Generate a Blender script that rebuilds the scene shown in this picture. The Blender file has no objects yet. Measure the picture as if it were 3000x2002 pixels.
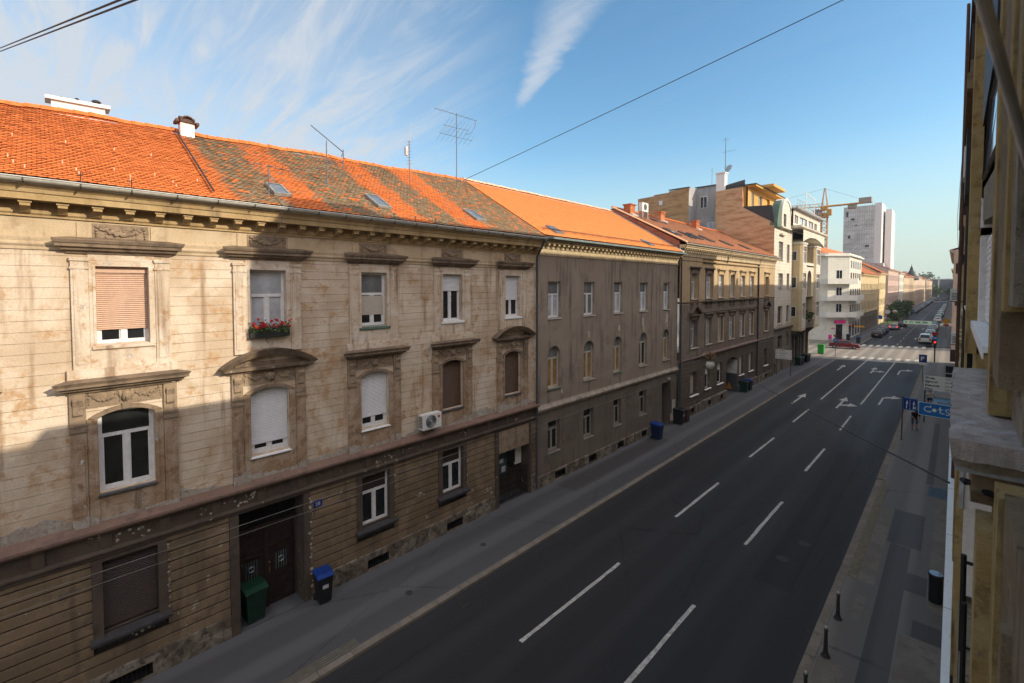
import bpy, math, random
import numpy as np
from mathutils import Vector, Matrix
rnd = random.Random(7)
R = math.radians
SC = bpy.context.scene
COL = SC.collection
XL = -15.55            # facade line of the left row
SUN_AZ, SUN_EL = 21.0, 24.8

# ------------------------------------------------------------------ materials
MATS = {}
class NT:
    """tiny node helper"""
    def __init__(s, name):
        m = bpy.data.materials.new(name); m.use_nodes = True
        s.m = m; s.t = m.node_tree; s.t.nodes.clear()
        s.out = s.n('ShaderNodeOutputMaterial'); s.b = s.n('ShaderNodeBsdfPrincipled')
        s.l(s.b.outputs[0], s.out.inputs[0]); MATS[name] = m
        s._co = None
    def n(s, t, **k):
        x = s.t.nodes.new(t)
        for a, v in k.items(): setattr(x, a, v)
        return x
    def l(s, a, b): s.t.links.new(a, b)
    def put(s, sock, v):
        if hasattr(v, 'is_linked') or hasattr(v, 'links'): s.l(v, sock)
        else: sock.default_value = v
    def co(s):
        if s._co is None: s._co = s.n('ShaderNodeTexCoord').outputs['Object']
        return s._co
    def map(s, scale=(1, 1, 1), loc=(0, 0, 0), rot=(0, 0, 0), src=None):
        x = s.n('ShaderNodeMapping'); s.l(src or s.co(), x.inputs[0])
        x.inputs['Scale'].default_value = scale; x.inputs['Location'].default_value = loc; x.inputs['Rotation'].default_value = rot
        return x.outputs[0]
    def noise(s, scale, detail=4, rough=.55, vec=None, dist=0):
        x = s.n('ShaderNodeTexNoise'); s.l(vec or s.co(), x.inputs['Vector'])
        x.inputs['Scale'].default_value = scale; x.inputs['Detail'].default_value = detail
        x.inputs['Roughness'].default_value = rough; x.inputs['Distortion'].default_value = dist
        return x.outputs['Fac']
    def ramp(s, fac, a, b, lo=0., hi=1.):
        x = s.n('ShaderNodeMapRange'); x.interpolation_type = 'SMOOTHSTEP'
        s.put(x.inputs[0], fac)
        x.inputs[1].default_value = a; x.inputs[2].default_value = b; x.inputs[3].default_value = lo; x.inputs[4].default_value = hi
        return x.outputs[0]
    def math(s, op, a, b=0., c=None):
        x = s.n('ShaderNodeMath', operation=op); s.put(x.inputs[0], a); s.put(x.inputs[1], b)
        if c is not None: s.put(x.inputs[2], c)
        return x.outputs[0]
    def mix(s, fac, a, b, mode='MIX'):
        x = s.n('ShaderNodeMix', data_type='RGBA', blend_type=mode)
        s.put(x.inputs[0], fac)
        for i, v in ((6, a), (7, b)):
            if isinstance(v, tuple): x.inputs[i].default_value = (*v[:3], 1)
            else: s.l(v, x.inputs[i])
        return x.outputs[2]
    def sep(s, vec=None):
        x = s.n('ShaderNodeSeparateXYZ'); s.l(vec or s.co(), x.inputs[0]); return x.outputs
    def attr(s, name):
        return s.n('ShaderNodeAttribute', attribute_name=name).outputs
    def fin(s, col, rough=.85, bump=None, bd=.02, spec=.3, metal=0.):
        if isinstance(col, tuple): s.b.inputs['Base Color'].default_value = (*col[:3], 1)
        else: s.l(col, s.b.inputs['Base Color'])
        s.put(s.b.inputs['Roughness'], rough); s.b.inputs['Specular IOR Level'].default_value = spec
        s.b.inputs['Metallic'].default_value = metal
        if bump is not None:
            x = s.n('ShaderNodeBump'); s.l(bump, x.inputs['Height']); x.inputs['Distance'].default_value = bd
            s.l(x.outputs[0], s.b.inputs['Normal'])
        return s.m

def plain(name, c, rough=.6, metal=0., spec=.4, var=.25, sc=6.):
    """one tone with soft wear"""
    t = NT(name); f = t.ramp(t.noise(sc, 5, .65), .35, .7)
    return t.fin(t.mix(f, tuple(x * (1 - var) for x in c), tuple(min(1, x * (1 + var * .6)) for x in c)), rough, None, .01, spec, metal)

def plaster(name, cols, stain, big=.45, streak=.5, joint=0., jcol=(.12, .09, .06), speck=None, bump=.012, jw=.045, fs=1., sl=.52):
    """layered render: large patches, vertical run marks, fine grain, optional course joints"""
    t = NT(name)
    a = t.ramp(t.noise(big, 6, .62, dist=.6), .40, .62)
    c = t.mix(a, cols[0], cols[1])
    b = t.ramp(t.noise(big * 3.1, 7, .68, vec=t.map(loc=(7, 3, 1))), .50, .68)
    c = t.mix(t.math('MULTIPLY', b, .9), c, cols[2])
    st = t.ramp(t.noise(1.0, 5, .6, vec=t.map(scale=(2.6 * fs, 2.6 * fs, .22 * fs), loc=(1, 4, 9))), sl, sl + .2)
    c = t.mix(t.math('MULTIPLY', st, streak), c, stain)
    fine = t.noise(24 * fs, 5, .75)
    c = t.mix(t.ramp(fine, .34, .72, 0., .35 if fs == 1 else .42), c, tuple(x * .55 for x in cols[0]))
    h = fine
    if speck:
        p = t.ramp(t.noise(2.2 * fs, 8, .72, vec=t.map(loc=(3, 8, 2))), .62, .67)
        c = t.mix(p, c, speck); h = t.math('SUBTRACT', h, t.math('MULTIPLY', p, .8))
    if joint:
        z = t.sep()[2]
        w = t.math('ADD', t.math('DIVIDE', z, joint), t.math('MULTIPLY', t.noise(.6, 2), .10))
        fr = t.math('FRACT', w)
        line = t.math('LESS_THAN', fr, jw)
        fade = t.ramp(t.noise(1.1, 4, .6, vec=t.map(scale=(1, 1, 3))), .36, .62, .10, .8)
        c = t.mix(t.math('MULTIPLY', line, fade), c, jcol)
        h = t.math('SUBTRACT', h, t.math('MULTIPLY', line, 1.5))
    return t.fin(c, .92, h, bump, .15)

def tile_mat(name, new, alt, old, olda, bands=None, oldmix=0.):
    """clay tiles, each tile its own tone ('tint' per tile); 'bands' = weathered strips running down the slope"""
    t = NT(name); tint = t.attr('tint')[2]
    c = t.mix(tint, new, alt)
    o = t.mix(tint, old, olda)
    if bands:
        x = t.sep()[0]
        wob = t.math('MULTIPLY', t.math('SUBTRACT', t.noise(.9, 5, .65), .5), 1.5)
        xx = t.math('ADD', x, wob)
        tot = None
        for a, b in bands:
            k = t.math('MULTIPLY', t.ramp(xx, a - .22, a + .22), t.ramp(xx, b - .22, b + .22, 1., 0.))
            tot = k if tot is None else t.math('MAXIMUM', tot, k)
        blot = t.ramp(t.math('ADD', t.noise(3.1, 5, .7), t.math('MULTIPLY', t.math('SUBTRACT', tint, .5), .35)), .30, .41)
        f = t.math('MULTIPLY', tot, blot)
        rest = t.math('MULTIPLY', t.ramp(t.math('ADD', t.noise(2.4, 5, .7), t.math('MULTIPLY', tint, .2)), .66, .76), t.ramp(x, 17.5, 17.7))
        f = t.math('MAXIMUM', f, t.math('MULTIPLY', rest, .8))
        c = t.mix(f, c, o)
    if oldmix:
        blot = t.ramp(t.math('ADD', t.noise(.8, 6, .7), t.math('MULTIPLY', tint, .25)), .5, .75, 0., oldmix)
        c = t.mix(blot, c, o)
    return t.fin(c, .88, t.noise(30, 3), .006, .2)

def brick_mat(name, c1, c2, mortar, rot=(R(90), 0, 0), sc=1.):
    t = NT(name); x = t.n('ShaderNodeTexBrick'); t.l(t.map(rot=rot), x.inputs['Vector'])
    x.inputs['Color1'].default_value = (*c1, 1); x.inputs['Color2'].default_value = (*c2, 1); x.inputs['Mortar'].default_value = (*mortar, 1)
    x.inputs['Scale'].default_value = 1.; x.inputs['Brick Width'].default_value = .29 * sc; x.inputs['Row Height'].default_value = .085 * sc
    x.inputs['Mortar Size'].default_value = .011 * sc; x.inputs['Bias'].default_value = -.1
    f = t.ramp(t.noise(1.3, 7, .75, vec=t.map(scale=(.35, .35, 1.6))), .42, .66)
    c = t.mix(t.math('MULTIPLY', f, .7), x.outputs[0], tuple(v * .42 for v in c1))
    g = t.ramp(t.noise(1.7, 6, .7, vec=t.map(loc=(4, 1, 2))), .55, .72)
    c = t.mix(t.math('MULTIPLY', g, .5), c, (.42, .30, .19))
    return t.fin(c, .93, x.outputs['Fac'], -.01, .1)

def asphalt(name, c, patch=.3, dash=True):
    t = NT(name)
    f = t.ramp(t.noise(.22, 6, .6, vec=t.map(scale=(1, .12, 1))), .35, .68)
    c1 = t.mix(f, tuple(x * (1 - patch) for x in c), tuple(x * (1 + patch) for x in c))
    g = t.ramp(t.noise(90, 3, .7), .35, .75, 0., .5)
    c1 = t.mix(g, c1, tuple(x * 1.9 for x in c))
    vo = t.n('ShaderNodeTexVoronoi', feature='DISTANCE_TO_EDGE'); t.l(t.map(scale=(.32, .16, 1), loc=(2, 1, 0)), vo.inputs['Vector']); vo.inputs['Scale'].default_value = 1.
    dis = t.math('ADD', vo.outputs['Distance'], t.math('MULTIPLY', t.math('SUBTRACT', t.noise(2.5, 5, .7), .5), .05))
    crack = t.math('MULTIPLY', t.ramp(t.math('ABSOLUTE', dis), .0, .011, 1., 0.), t.ramp(t.noise(.12, 3), .40, .54))
    c1 = t.mix(t.math('MULTIPLY', crack, .6), c1, tuple(x * .35 for x in c))
    wheel = t.ramp(t.math('ADD', t.math('SINE', t.math('MULTIPLY', t.sep()[0], 4.0)), t.math('MULTIPLY', t.noise(.35, 4, .6, vec=t.map(scale=(1, .15, 1))), 1.6)), .6, 1.7, 0., .35)  # wheel tracks, their sheen painted in as paler streaks
    c1 = t.mix(wheel, c1, tuple(x * 2.3 for x in c))
    k = t.ramp(t.noise(1.1, 7, .75, vec=t.map(loc=(5, 2, 0))), .62, .72, 0., .45)
    c1 = t.mix(k, c1, tuple(x * .55 for x in c))
    return t.fin(c1, t.ramp(f, 0, 1, .62, .8), t.noise(70, 3), .006, .35)

def glass_mat(name, c, rough=.06):
    t = NT(name); f = t.ramp(t.noise(1.2, 3), .35, .7)
    return t.fin(t.mix(f, c, tuple(x * 1.6 for x in c)), rough, t.noise(.9, 2), .004, .55)

def emis(name, c, s):
    t = NT(name); m = t.fin(c, .5); t.b.inputs['Emission Color'].default_value = (*c, 1); t.b.inputs['Emission Strength'].default_value = s; return m

# ------------------------------------------------------------------ mesh builder
class MB:
    def __init__(s, u0=0., local=True):
        s.v = []; s.f = []; s.m = []; s.u0 = u0; s.local = local
    def P(s, p):
        return (p[0] - s.u0, -p[1], p[2]) if s.local else tuple(p)
    def poly(s, pts, m=0):
        k = len(s.v); s.v += [s.P(p) for p in pts]; s.f.append(tuple(range(k, k + len(pts)))); s.m.append(m)
    def faces(s, pts, fs, m=0):
        k = len(s.v); s.v += [s.P(p) for p in pts]
        for f in fs: s.f.append(tuple(i + k for i in f)); s.m.append(m)
    def box(s, a0, a1, b0, b1, c0, c1, m=0):
        p = [(a, b, c) for c in (c0, c1) for b in (b0, b1) for a in (a0, a1)]
        s.faces(p, [(0, 1, 3, 2), (4, 6, 7, 5), (0, 4, 5, 1), (2, 3, 7, 6), (0, 2, 6, 4), (1, 5, 7, 3)], m)
    def prof(s, pr, a0, a1, m=0, closed=True, cap=True):
        """profile of (b, c) swept along a"""
        n = len(pr); p = [(a0, b, c) for b, c in pr] + [(a1, b, c) for b, c in pr]
        fs = [(i, (i + 1) % n, n + (i + 1) % n, n + i) for i in range(n if closed else n - 1)]
        s.faces(p, fs, m)
        if cap and closed: s.poly([(a0, b, c) for b, c in pr], m); s.poly([(a1, b, c) for b, c in pr], m)
    def mitre(s, pr, a0, a1, m=0):
        """moulding whose ends return to the wall: each profile point runs out past the ends by its own projection"""
        n = len(pr); p = [(a0 - b, b, c) for b, c in pr] + [(a1 + b, b, c) for b, c in pr]
        s.faces(p, [(i, (i + 1) % n, n + (i + 1) % n, n + i) for i in range(n)] + [tuple(range(n)), tuple(range(n, 2 * n))], m)
    def profb(s, pr, b0, b1, m=0):
        """profile of (a, c) swept along b"""
        n = len(pr); p = [(a, b0, c) for a, c in pr] + [(a, b1, c) for a, c in pr]
        s.faces(p, [(i, (i + 1) % n, n + (i + 1) % n, n + i) for i in range(n)] + [tuple(range(n)), tuple(range(n, 2 * n))], m)
    def profc(s, pr, c0, c1, m=0):
        """plan polygon of (a, b) swept up"""
        n = len(pr); p = [(a, b, c0) for a, b in pr] + [(a, b, c1) for a, b in pr]
        s.faces(p, [(i, (i + 1) % n, n + (i + 1) % n, n + i) for i in range(n)] + [tuple(range(n)), tuple(range(n, 2 * n))], m)
    def tube(s, pts, r, n=8, m=0, cap=True):
        pts = [Vector(p) for p in pts]; rs = r if isinstance(r, (list, tuple)) else [r] * len(pts)
        rings = []
        for i, p in enumerate(pts):
            d = (pts[min(i + 1, len(pts) - 1)] - pts[max(i - 1, 0)]).normalized()
            a = d.cross(Vector((0, 0, 1)) if abs(d.z) < .9 else Vector((1, 0, 0))).normalized(); b = d.cross(a)
            rings.append([tuple(p + (a * math.cos(2 * math.pi * j / n) + b * math.sin(2 * math.pi * j / n)) * rs[i]) for j in range(n)])
        P = [q for g in rings for q in g]; F = []
        for i in range(len(pts) - 1):
            for j in range(n): F.append((i * n + j, i * n + (j + 1) % n, (i + 1) * n + (j + 1) % n, (i + 1) * n + j))
        if cap: F += [tuple(range(n)), tuple(range((len(pts) - 1) * n, len(pts) * n))]
        s.faces(P, F, m)
    def lathe(s, c, pr, n=14, m=0, axis=2):
        P = []; F = []
        for r, h in pr:
            for j in range(n):
                a = 2 * math.pi * j / n; q = [r * math.cos(a), r * math.sin(a)]
                v = [q[0], q[1], h] if axis == 2 else ([h, q[0], q[1]] if axis == 0 else [q[0], h, q[1]])
                P.append((c[0] + v[0], c[1] + v[1], c[2] + v[2]))
        for i in range(len(pr) - 1):
            for j in range(n): F.append((i * n + j, i * n + (j + 1) % n, (i + 1) * n + (j + 1) % n, (i + 1) * n + j))
        F += [tuple(range(n)), tuple(range((len(pr) - 1) * n, len(pr) * n))]
        s.faces(P, F, m)
    def ball(s, c, rx, ry=None, rz=None, n=10, k=6, m=0):
        ry = ry or rx; rz = rz or rx; P = [(c[0], c[1], c[2] - rz)]; F = []
        for i in range(1, k):
            t = -math.pi / 2 + math.pi * i / k
            for j in range(n):
                a = 2 * math.pi * j / n; P.append((c[0] + rx * math.cos(t) * math.cos(a), c[1] + ry * math.cos(t) * math.sin(a), c[2] + rz * math.sin(t)))
        P.append((c[0], c[1], c[2] + rz)); e = len(P) - 1
        for j in range(n): F.append((0, 1 + j, 1 + (j + 1) % n)); F.append((e, e - n + j, e - n + (j + 1) % n))
        for i in range(k - 2):
            for j in range(n): F.append((1 + i * n + j, 1 + i * n + (j + 1) % n, 1 + (i + 1) * n + (j + 1) % n, 1 + (i + 1) * n + j))
        s.faces(P, F, m)
    def mesh(s, name, mats, smooth=False):
        me = bpy.data.meshes.new(name); me.from_pydata(s.v, [], s.f)
        mats = mats if isinstance(mats, (list, tuple)) else [mats]
        for x in mats: me.materials.append(MATS[x])
        if len(mats) > 1: me.polygons.foreach_set('material_index', s.m)
        if smooth: me.polygons.foreach_set('use_smooth', [True] * len(s.f))
        me.update(); return me
    def build(s, name, mats, parent=None, smooth=False, loc=None):
        return link(name, s.mesh(name, mats, smooth), parent, loc)

def link(name, me, parent=None, loc=None, rz=0.):
    o = bpy.data.objects.new(name, me); COL.objects.link(o)
    if parent is not None: o.parent = parent
    if loc: o.location = loc
    if rz: o.rotation_euler.z = rz
    return o
def tag(o, label, cat, group=None, kind=None):
    if label: o['label'] = label
    if cat: o['category'] = cat
    if group: o['group'] = group
    if kind: o['kind'] = kind
    return o
def empty(name, loc, rz, label, cat, group=None):
    return tag(link(name, None, None, loc, rz), label, cat, group)
def W(): return MB(local=False)
def struct(name, mb, mats):
    o = mb.build(name, mats); o['kind'] = 'structure'; return o
def copy_tree(o, parent=None):
    c = o.copy(); COL.objects.link(c)
    if parent is not None: c.parent = parent
    for ch in list(o.children): copy_tree(ch, c)
    return c

# ------------------------------------------------------------------ facades
class Fac:
    """a building: Empty at its base; local u runs along the facade, n outward, z up"""
    def __init__(s, name, x, u0, label, cat='building', side='L', group=None):
        s.u0 = u0; s.side = side
        s.root = empty(name, (x, u0, 0), R(90) if side == 'L' else R(-90) if side == 'R' else 0, label, cat, group)
        if side == 'F': s.root.location = (u0, x, 0)
    def mb(s): return MB(s.u0)if s.side != 'R' else MB(0)
    # right-hand facades are drawn with u = u0 - Y so that u grows toward the viewer

def wall(mb, u0, u1, z0, z1, ops=(), n=0., dep=.2, m=0, mr=0, seg=10):
    """wall sheet at depth n with openings (u0, u1, z0, z1, rise) and their reveals"""
    us = sorted({u0, u1, *[o[0] for o in ops], *[o[1] for o in ops]}); us = [u for u in us if u0 <= u <= u1]
    zs = sorted({z0, z1, *[o[2] for o in ops], *[o[3] for o in ops]}); zs = [z for z in zs if z0 <= z <= z1]
    for i in range(len(us) - 1):
        for j in range(len(zs) - 1):
            cu, cz = (us[i] + us[i + 1]) / 2, (zs[j] + zs[j + 1]) / 2
            if any(o[0] < cu < o[1] and o[2] < cz < o[3] for o in ops): continue
            mb.poly([(us[i], n, zs[j]), (us[i + 1], n, zs[j]), (us[i + 1], n, zs[j + 1]), (us[i], n, zs[j + 1])], m)
    for o in ops:
        a, b, c, d = o[:4]; rise = o[4] if len(o) > 4 else 0
        dd = o[5] if len(o) > 5 else dep
        sp = d - rise
        for u in (a, b): mb.poly([(u, n, c), (u, n - dd, c), (u, n - dd, sp), (u, n, sp)], mr)
        mb.poly([(a, n, c), (b, n, c), (b, n - dd, c), (a, n - dd, c)], mr)
        if rise <= 0: mb.poly([(a, n, d), (b, n, d), (b, n - dd, d), (a, n - dd, d)], mr)
        else:
            pts = arc(a, b, sp, rise, seg)
            for k in range(len(pts) - 1):
                p, q = pts[k], pts[k + 1]
                mb.poly([(p[0], n, p[1]), (q[0], n, q[1]), (q[0], n, d), (p[0], n, d)], m)
                mb.poly([(p[0], n, p[1]), (q[0], n, q[1]), (q[0], n - dd, q[1]), (p[0], n - dd, p[1])], mr)

def arc(a, b, z, rise, seg=10):
    w = (b - a) / 2; r = (w * w + rise * rise) / (2 * rise); c = (a + b) / 2; zc = z + rise - r
    t0 = math.atan2(z - zc, -w); t1 = math.atan2(z - zc, w)
    return [(c + r * math.cos(t0 + (t1 - t0) * i / seg), zc + r * math.sin(t0 + (t1 - t0) * i / seg)) for i in range(seg + 1)]

WC = {}
def window(F, u, z, w, h, dep=.18, tr=.62, mull='low', frame='white_frame', pane='glass', blind=0., bmat='blind_white', box=0., sill=None, fw=.07, upper=None, n=0., parent=None, simple=False, name='window'):
    """frame (with transom and mullion) > pane, blind, window_sill; meshes shared between equal windows"""
    key = (round(w, 2), round(h, 2), tr, mull, frame, fw, simple)
    if key not in WC:
        b = MB(0)
        b.box(0, fw, -.06, 0, 0, h); b.box(w - fw, w, -.06, 0, 0, h); b.box(fw, w - fw, -.06, 0, 0, fw); b.box(fw, w - fw, -.06, 0, h - fw, h)
        if tr: b.box(fw, w - fw, -.06, .012, tr * h - .045, tr * h + .045)
        if mull == 'low': b.box(w / 2 - .055, w / 2 + .055, -.06, .006, fw, (tr or 1) * h - (.045 if tr else fw))
        if mull == 'full': b.box(w / 2 - .055, w / 2 + .055, -.06, .015, fw, h - fw)
        if not simple and mull:
            top = (tr or 1) * h - .045
            for a, c in ((fw, w / 2 - .055), (w / 2 + .055, w - fw)):
                b.box(a, a + .03, -.05, -.012, fw, top); b.box(c - .03, c, -.05, -.012, fw, top); b.box(a + .03, c - .03, -.05, -.012, fw, fw + .035)
        WC[key] = b.mesh('window', frame)
    du = (u - F.u0) if F.side != 'R' else u
    o = link(name, WC[key], parent or F.root, (du, dep - n, z))
    key2 = ('p', round(w, 2), round(h, 2), pane, upper, tr)
    if key2 not in WC:
        b = MB(0)
        if upper and tr:
            b.poly([(.02, -.035, .02), (w - .02, -.035, .02), (w - .02, -.035, tr * h), (.02, -.035, tr * h)], 0)
            b.poly([(.02, -.035, tr * h), (w - .02, -.035, tr * h), (w - .02, -.035, h - .02), (.02, -.035, h - .02)], 1)
            WC[key2] = b.mesh('pane', [pane, upper])
        else:
            b.poly([(.02, -.035, .02), (w - .02, -.035, .02), (w - .02, -.035, h - .02), (.02, -.035, h - .02)]); WC[key2] = b.mesh('pane', pane)
    link('pane', WC[key2], o)
    if blind:
        key3 = ('b', round(w, 2), round(h, 2), blind, bmat, box)
        if key3 not in WC:
            b = MB(0); z1 = h - box; z0 = h * (1 - blind); k = max(3, int((z1 - z0) / .05)); d = (z1 - z0) / k
            for i in range(k):
                a = z0 + i * d
                b.faces([(.015, .018, a), (w - .015, .018, a), (w - .015, .036, a + d * .45), (.015, .036, a + d * .45), (.015, .020, a + d * .92), (w - .015, .020, a + d * .92), (.015, .006, a + d), (w - .015, .006, a + d)],
                        [(0, 1, 2, 3), (3, 2, 5, 4), (4, 5, 7, 6)])
            b.box(.015, w - .015, .012, .04, z0 - .03, z0)
            if box: b.box(0, w, .0, .07, h - box, h)
            WC[key3] = b.mesh('blind', bmat)
        link('blind', WC[key3], o)
    if sill:
        ext, out, smat = sill; key4 = ('s', round(w, 2), ext, out, smat, dep)
        if key4 not in WC:
            b = MB(0); b.prof([(-.02, .0), (-.02, -.03), (dep + out, -.075), (dep + out, -.045)], -ext, w + ext); WC[key4] = b.mesh('window_sill', smat)
        link('window_sill', WC[key4], o)
    return o

def tiles(F, name, mat, u0, u1, e, r, w=.18, ex=.15, jit=.004, keep=None, curve=0.):
    """beaver-tail clay tiles laid from the eave e=(n,z) up to the ridge r=(n,z), each with its own tone"""
    dn, dz = r[0] - e[0], r[1] - e[1]; L = math.hypot(dn, dz); cn, cz = dn / L, dz / L; on, oz = -cz * (1 if dn > 0 else -1), abs(cn)
    if dn < 0: on, oz = cz, -cn
    rows = int(L / ex); g = random.Random(len(name) * 31 + int(u0 * 7))
    vs = []; fs = []; tint = []
    for i in range(rows):
        s0 = i * ex; s1 = min(L, s0 + ex + .05); off = (i % 2) * w / 2
        k = int((u1 - u0 + w) / w)
        for j in range(-1, k + 1):
            a = u0 + j * w + off; b = a + w - .007
            a = max(a, u0); b = min(b, u1)
            if b - a < .03: continue
            if keep and not keep((a + b) / 2, s0 / L): continue
            lift = .019 + g.uniform(0, jit) ; t0 = .004; sj = g.uniform(-jit, jit) * 1.5
            sag = curve * math.sin(math.pi * (a - u0) / (u1 - u0))
            q = len(vs)
            for uu, ss, hh in ((a, s0 + .045 + sj, lift), (a + .22 * w, s0 + .008 + sj, lift), (b - .22 * w, s0 + .008 + sj, lift + g.uniform(0, jit)), (b, s0 + .045 + sj, lift), (b, s1, t0), (a, s1, t0)):
                hh -= sag
                vs.append((uu - (F.u0 if F.side != 'R' else 0), -(e[0] + cn * ss + on * hh), e[1] + cz * ss + oz * hh))
            fs.append((q, q + 1, q + 2, q + 3, q + 4, q + 5)); tint.append(g.random())
    me = bpy.data.meshes.new(name); me.from_pydata(vs, [], fs); me.materials.append(MATS[mat])
    at = me.attributes.new('tint', 'FLOAT', 'FACE'); at.data.foreach_set('value', tint); me.update()
    return link(name, me, F.root)

def ridge(F, mat, u0, u1, n, z, r=.13, step=.38, parent=None):
    b = F.mb(); u = u0; g = random.Random(3)
    while u < u1:
        a = min(u + step + .03, u1); rr = r + g.uniform(-.008, .012); zz = z + g.uniform(-.012, .012)
        pts0 = [(n + rr * math.cos(t), zz - .03 + rr * math.sin(t)) for t in [math.pi * k / 6 for k in range(7)]]
        pts1 = [(n + (rr - .02) * math.cos(t), zz - .03 + (rr - .02) * math.sin(t)) for t in [math.pi * k / 6 for k in range(7)]]
        P = [(u, p, q) for p, q in pts0] + [(a, p, q) for p, q in pts1]
        b.faces(P, [(i, i + 1, 8 + i, 7 + i) for i in range(6)] + [tuple(range(7))])
        u += step
    return b.build('ridge_tiles', mat, parent or F.root)

def text_mesh(s, size, mat, name='lettering', ext=.004, bold=0.):
    cu = bpy.data.curves.new(name, 'FONT'); cu.body = s; cu.size = size; cu.extrude = ext; cu.offset = bold
    cu.align_x = 'LEFT'; o = bpy.data.objects.new(name, cu); COL.objects.link(o)
    dg = bpy.context.evaluated_depsgraph_get(); me = bpy.data.meshes.new_from_object(o.evaluated_get(dg))
    bpy.data.objects.remove(o); me.materials.clear(); me.materials.append(MATS[mat]); me.name = name
    return me

def many(F, name, mb, mat, us):
    """one shared mesh, one part per place along the facade"""
    me = mb.mesh(name, mat)
    for u in us: link(name, me, F.root, ((u - F.u0) if F.side != 'R' else u, 0, 0))
# ------------------------------------------------------------------ palette
plaster('cream_render', [(.53, .42, .305), (.68, .585, .47), (.45, .265, .125)], (.27, .17, .095), .7, .9, .26, (.25, .175, .115))
plaster('frame_render', [(.58, .48, .37), (.69, .61, .51), (.42, .245, .12)], (.23, .14, .08), 1.1, .95, 0, speck=(.62, .58, .53))
plaster('relief_stone', [(.29, .22, .155), (.38, .29, .20), (.17, .13, .10)], (.11, .085, .065), 1.6, .6, bump=.02)
plaster('dirty_stone', [(.185, .14, .10), (.27, .20, .14), (.115, .09, .072)], (.085, .066, .053), 1.2, .7, 0, speck=(.48, .43, .36), bump=.02)
plaster('ochre_cornice', [(.42, .30, .15), (.50, .37, .20), (.31, .22, .12)], (.15, .11, .075), .8, .7)
plaster('frieze_render', [(.50, .39, .25), (.57, .46, .32), (.38, .28, .18)], (.24, .18, .125), .6, .6)
plaster('red_belt', [(.20, .13, .10), (.24, .16, .125), (.15, .105, .09)], (.12, .09, .08), 1.0, .3)
plaster('brown_rustic', [(.185, .135, .085), (.27, .195, .125), (.135, .105, .08)], (.085, .07, .055), .7, .55, speck=(.42, .36, .28), bump=.02)
plaster('brown_band', [(.085, .066, .052), (.11, .085, .066), (.066, .053, .043)], (.05, .04, .035), .8, .5, speck=(.46, .42, .33))
plaster('dark_groove', [(.035, .028, .024), (.045, .036, .03), (.03, .025, .02)], (.03, .025, .02), 1, .2)
plaster('plinth_stone', [(.13, .105, .08), (.30, .26, .21), (.05, .042, .036)], (.035, .03, .027), 1.9, .7, 0, speck=(.46, .42, .36), bump=.03)
plaster('white_patch', [(.50, .45, .38), (.58, .54, .48), (.36, .29, .22)], (.30, .24, .18), 1.5, .5, bump=.03)
plaster('grey_render', [(.305, .25, .20), (.345, .285, .23), (.25, .205, .165)], (.125, .105, .09), .4, 1., sl=.50)
plaster('grey_trim', [(.32, .27, .22), (.40, .35, .29), (.22, .185, .15)], (.10, .085, .07), .9, .8, speck=(.50, .45, .38))
plaster('grey_base', [(.165, .14, .115), (.20, .17, .14), (.13, .11, .09)], (.07, .06, .05), .4, .6)
plaster('tan_cornice', [(.50, .40, .26), (.56, .46, .31), (.36, .29, .19)], (.20, .16, .11), .8, .8)
plaster('dark_render', [(.215, .175, .14), (.26, .215, .17), (.165, .135, .11)], (.09, .075, .062), .5, .7, speck=(.36, .31, .25))
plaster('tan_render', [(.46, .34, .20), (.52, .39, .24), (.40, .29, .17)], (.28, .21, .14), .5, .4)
plaster('dark_trim', [(.12, .095, .075), (.16, .13, .10), (.09, .075, .06)], (.07, .06, .05), 1, .6)
plaster('rose_band', [(.20, .15, .125), (.25, .19, .16), (.15, .115, .095)], (.10, .085, .07), 1, .6)
plaster('dark_rustic', [(.13, .105, .08), (.16, .13, .10), (.10, .085, .068)], (.075, .06, .05), .7, .5, .30, (.03, .025, .02), speck=(.34, .29, .23), jw=.09)
plaster('ivory_render', [(.66, .61, .51), (.72, .67, .57), (.56, .50, .41)], (.32, .28, .22), .4, .7, .42, (.36, .32, .26))
plaster('bay_shade', [(.56, .45, .27), (.60, .49, .31), (.48, .38, .24)], (.33, .27, .19), .5, .5)  # shade tone of the bay flanks and reveals, put into the colour
plaster('dark_base', [(.17, .145, .115), (.23, .20, .155), (.12, .105, .085)], (.08, .07, .06), .7, .7, speck=(.36, .31, .25))  # dark grey-brown render for ground floors and recessed walls
plaster('white_render', [(.66, .65, .57), (.72, .71, .63), (.58, .57, .50)], (.44, .43, .37), .3, .4, .55, (.42, .41, .36))
plaster('white_smooth', [(.68, .67, .60), (.74, .73, .66), (.60, .58, .52)], (.45, .43, .38), .4, .4)
plaster('yellow_render', [(.60, .48, .28), (.66, .54, .33), (.52, .41, .24)], (.36, .27, .16), .4, .4)
plaster('pink_render', [(.55, .41, .35), (.60, .46, .40), (.49, .37, .32)], (.38, .28, .24), .4, .4)
plaster('sand_render', [(.58, .47, .31), (.63, .52, .36), (.50, .40, .27)], (.36, .29, .2), .4, .4)
plaster('rust_render', [(.45, .33, .25), (.50, .38, .29), (.39, .28, .21)], (.25, .18, .14), .4, .4)
plaster('grey_concrete', [(.40, .40, .40), (.46, .46, .46), (.34, .34, .34)], (.22, .22, .22), .4, .7)
plaster('orange_render', [(.62, .36, .10), (.66, .40, .13), (.56, .32, .09)], (.45, .28, .1), .4, .2)
plaster('near_ochre', [(.58, .42, .18), (.68, .53, .27), (.36, .25, .11)], (.19, .13, .07), 4., 1., fs=7., speck=(.50, .43, .33), bump=.02)
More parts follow.
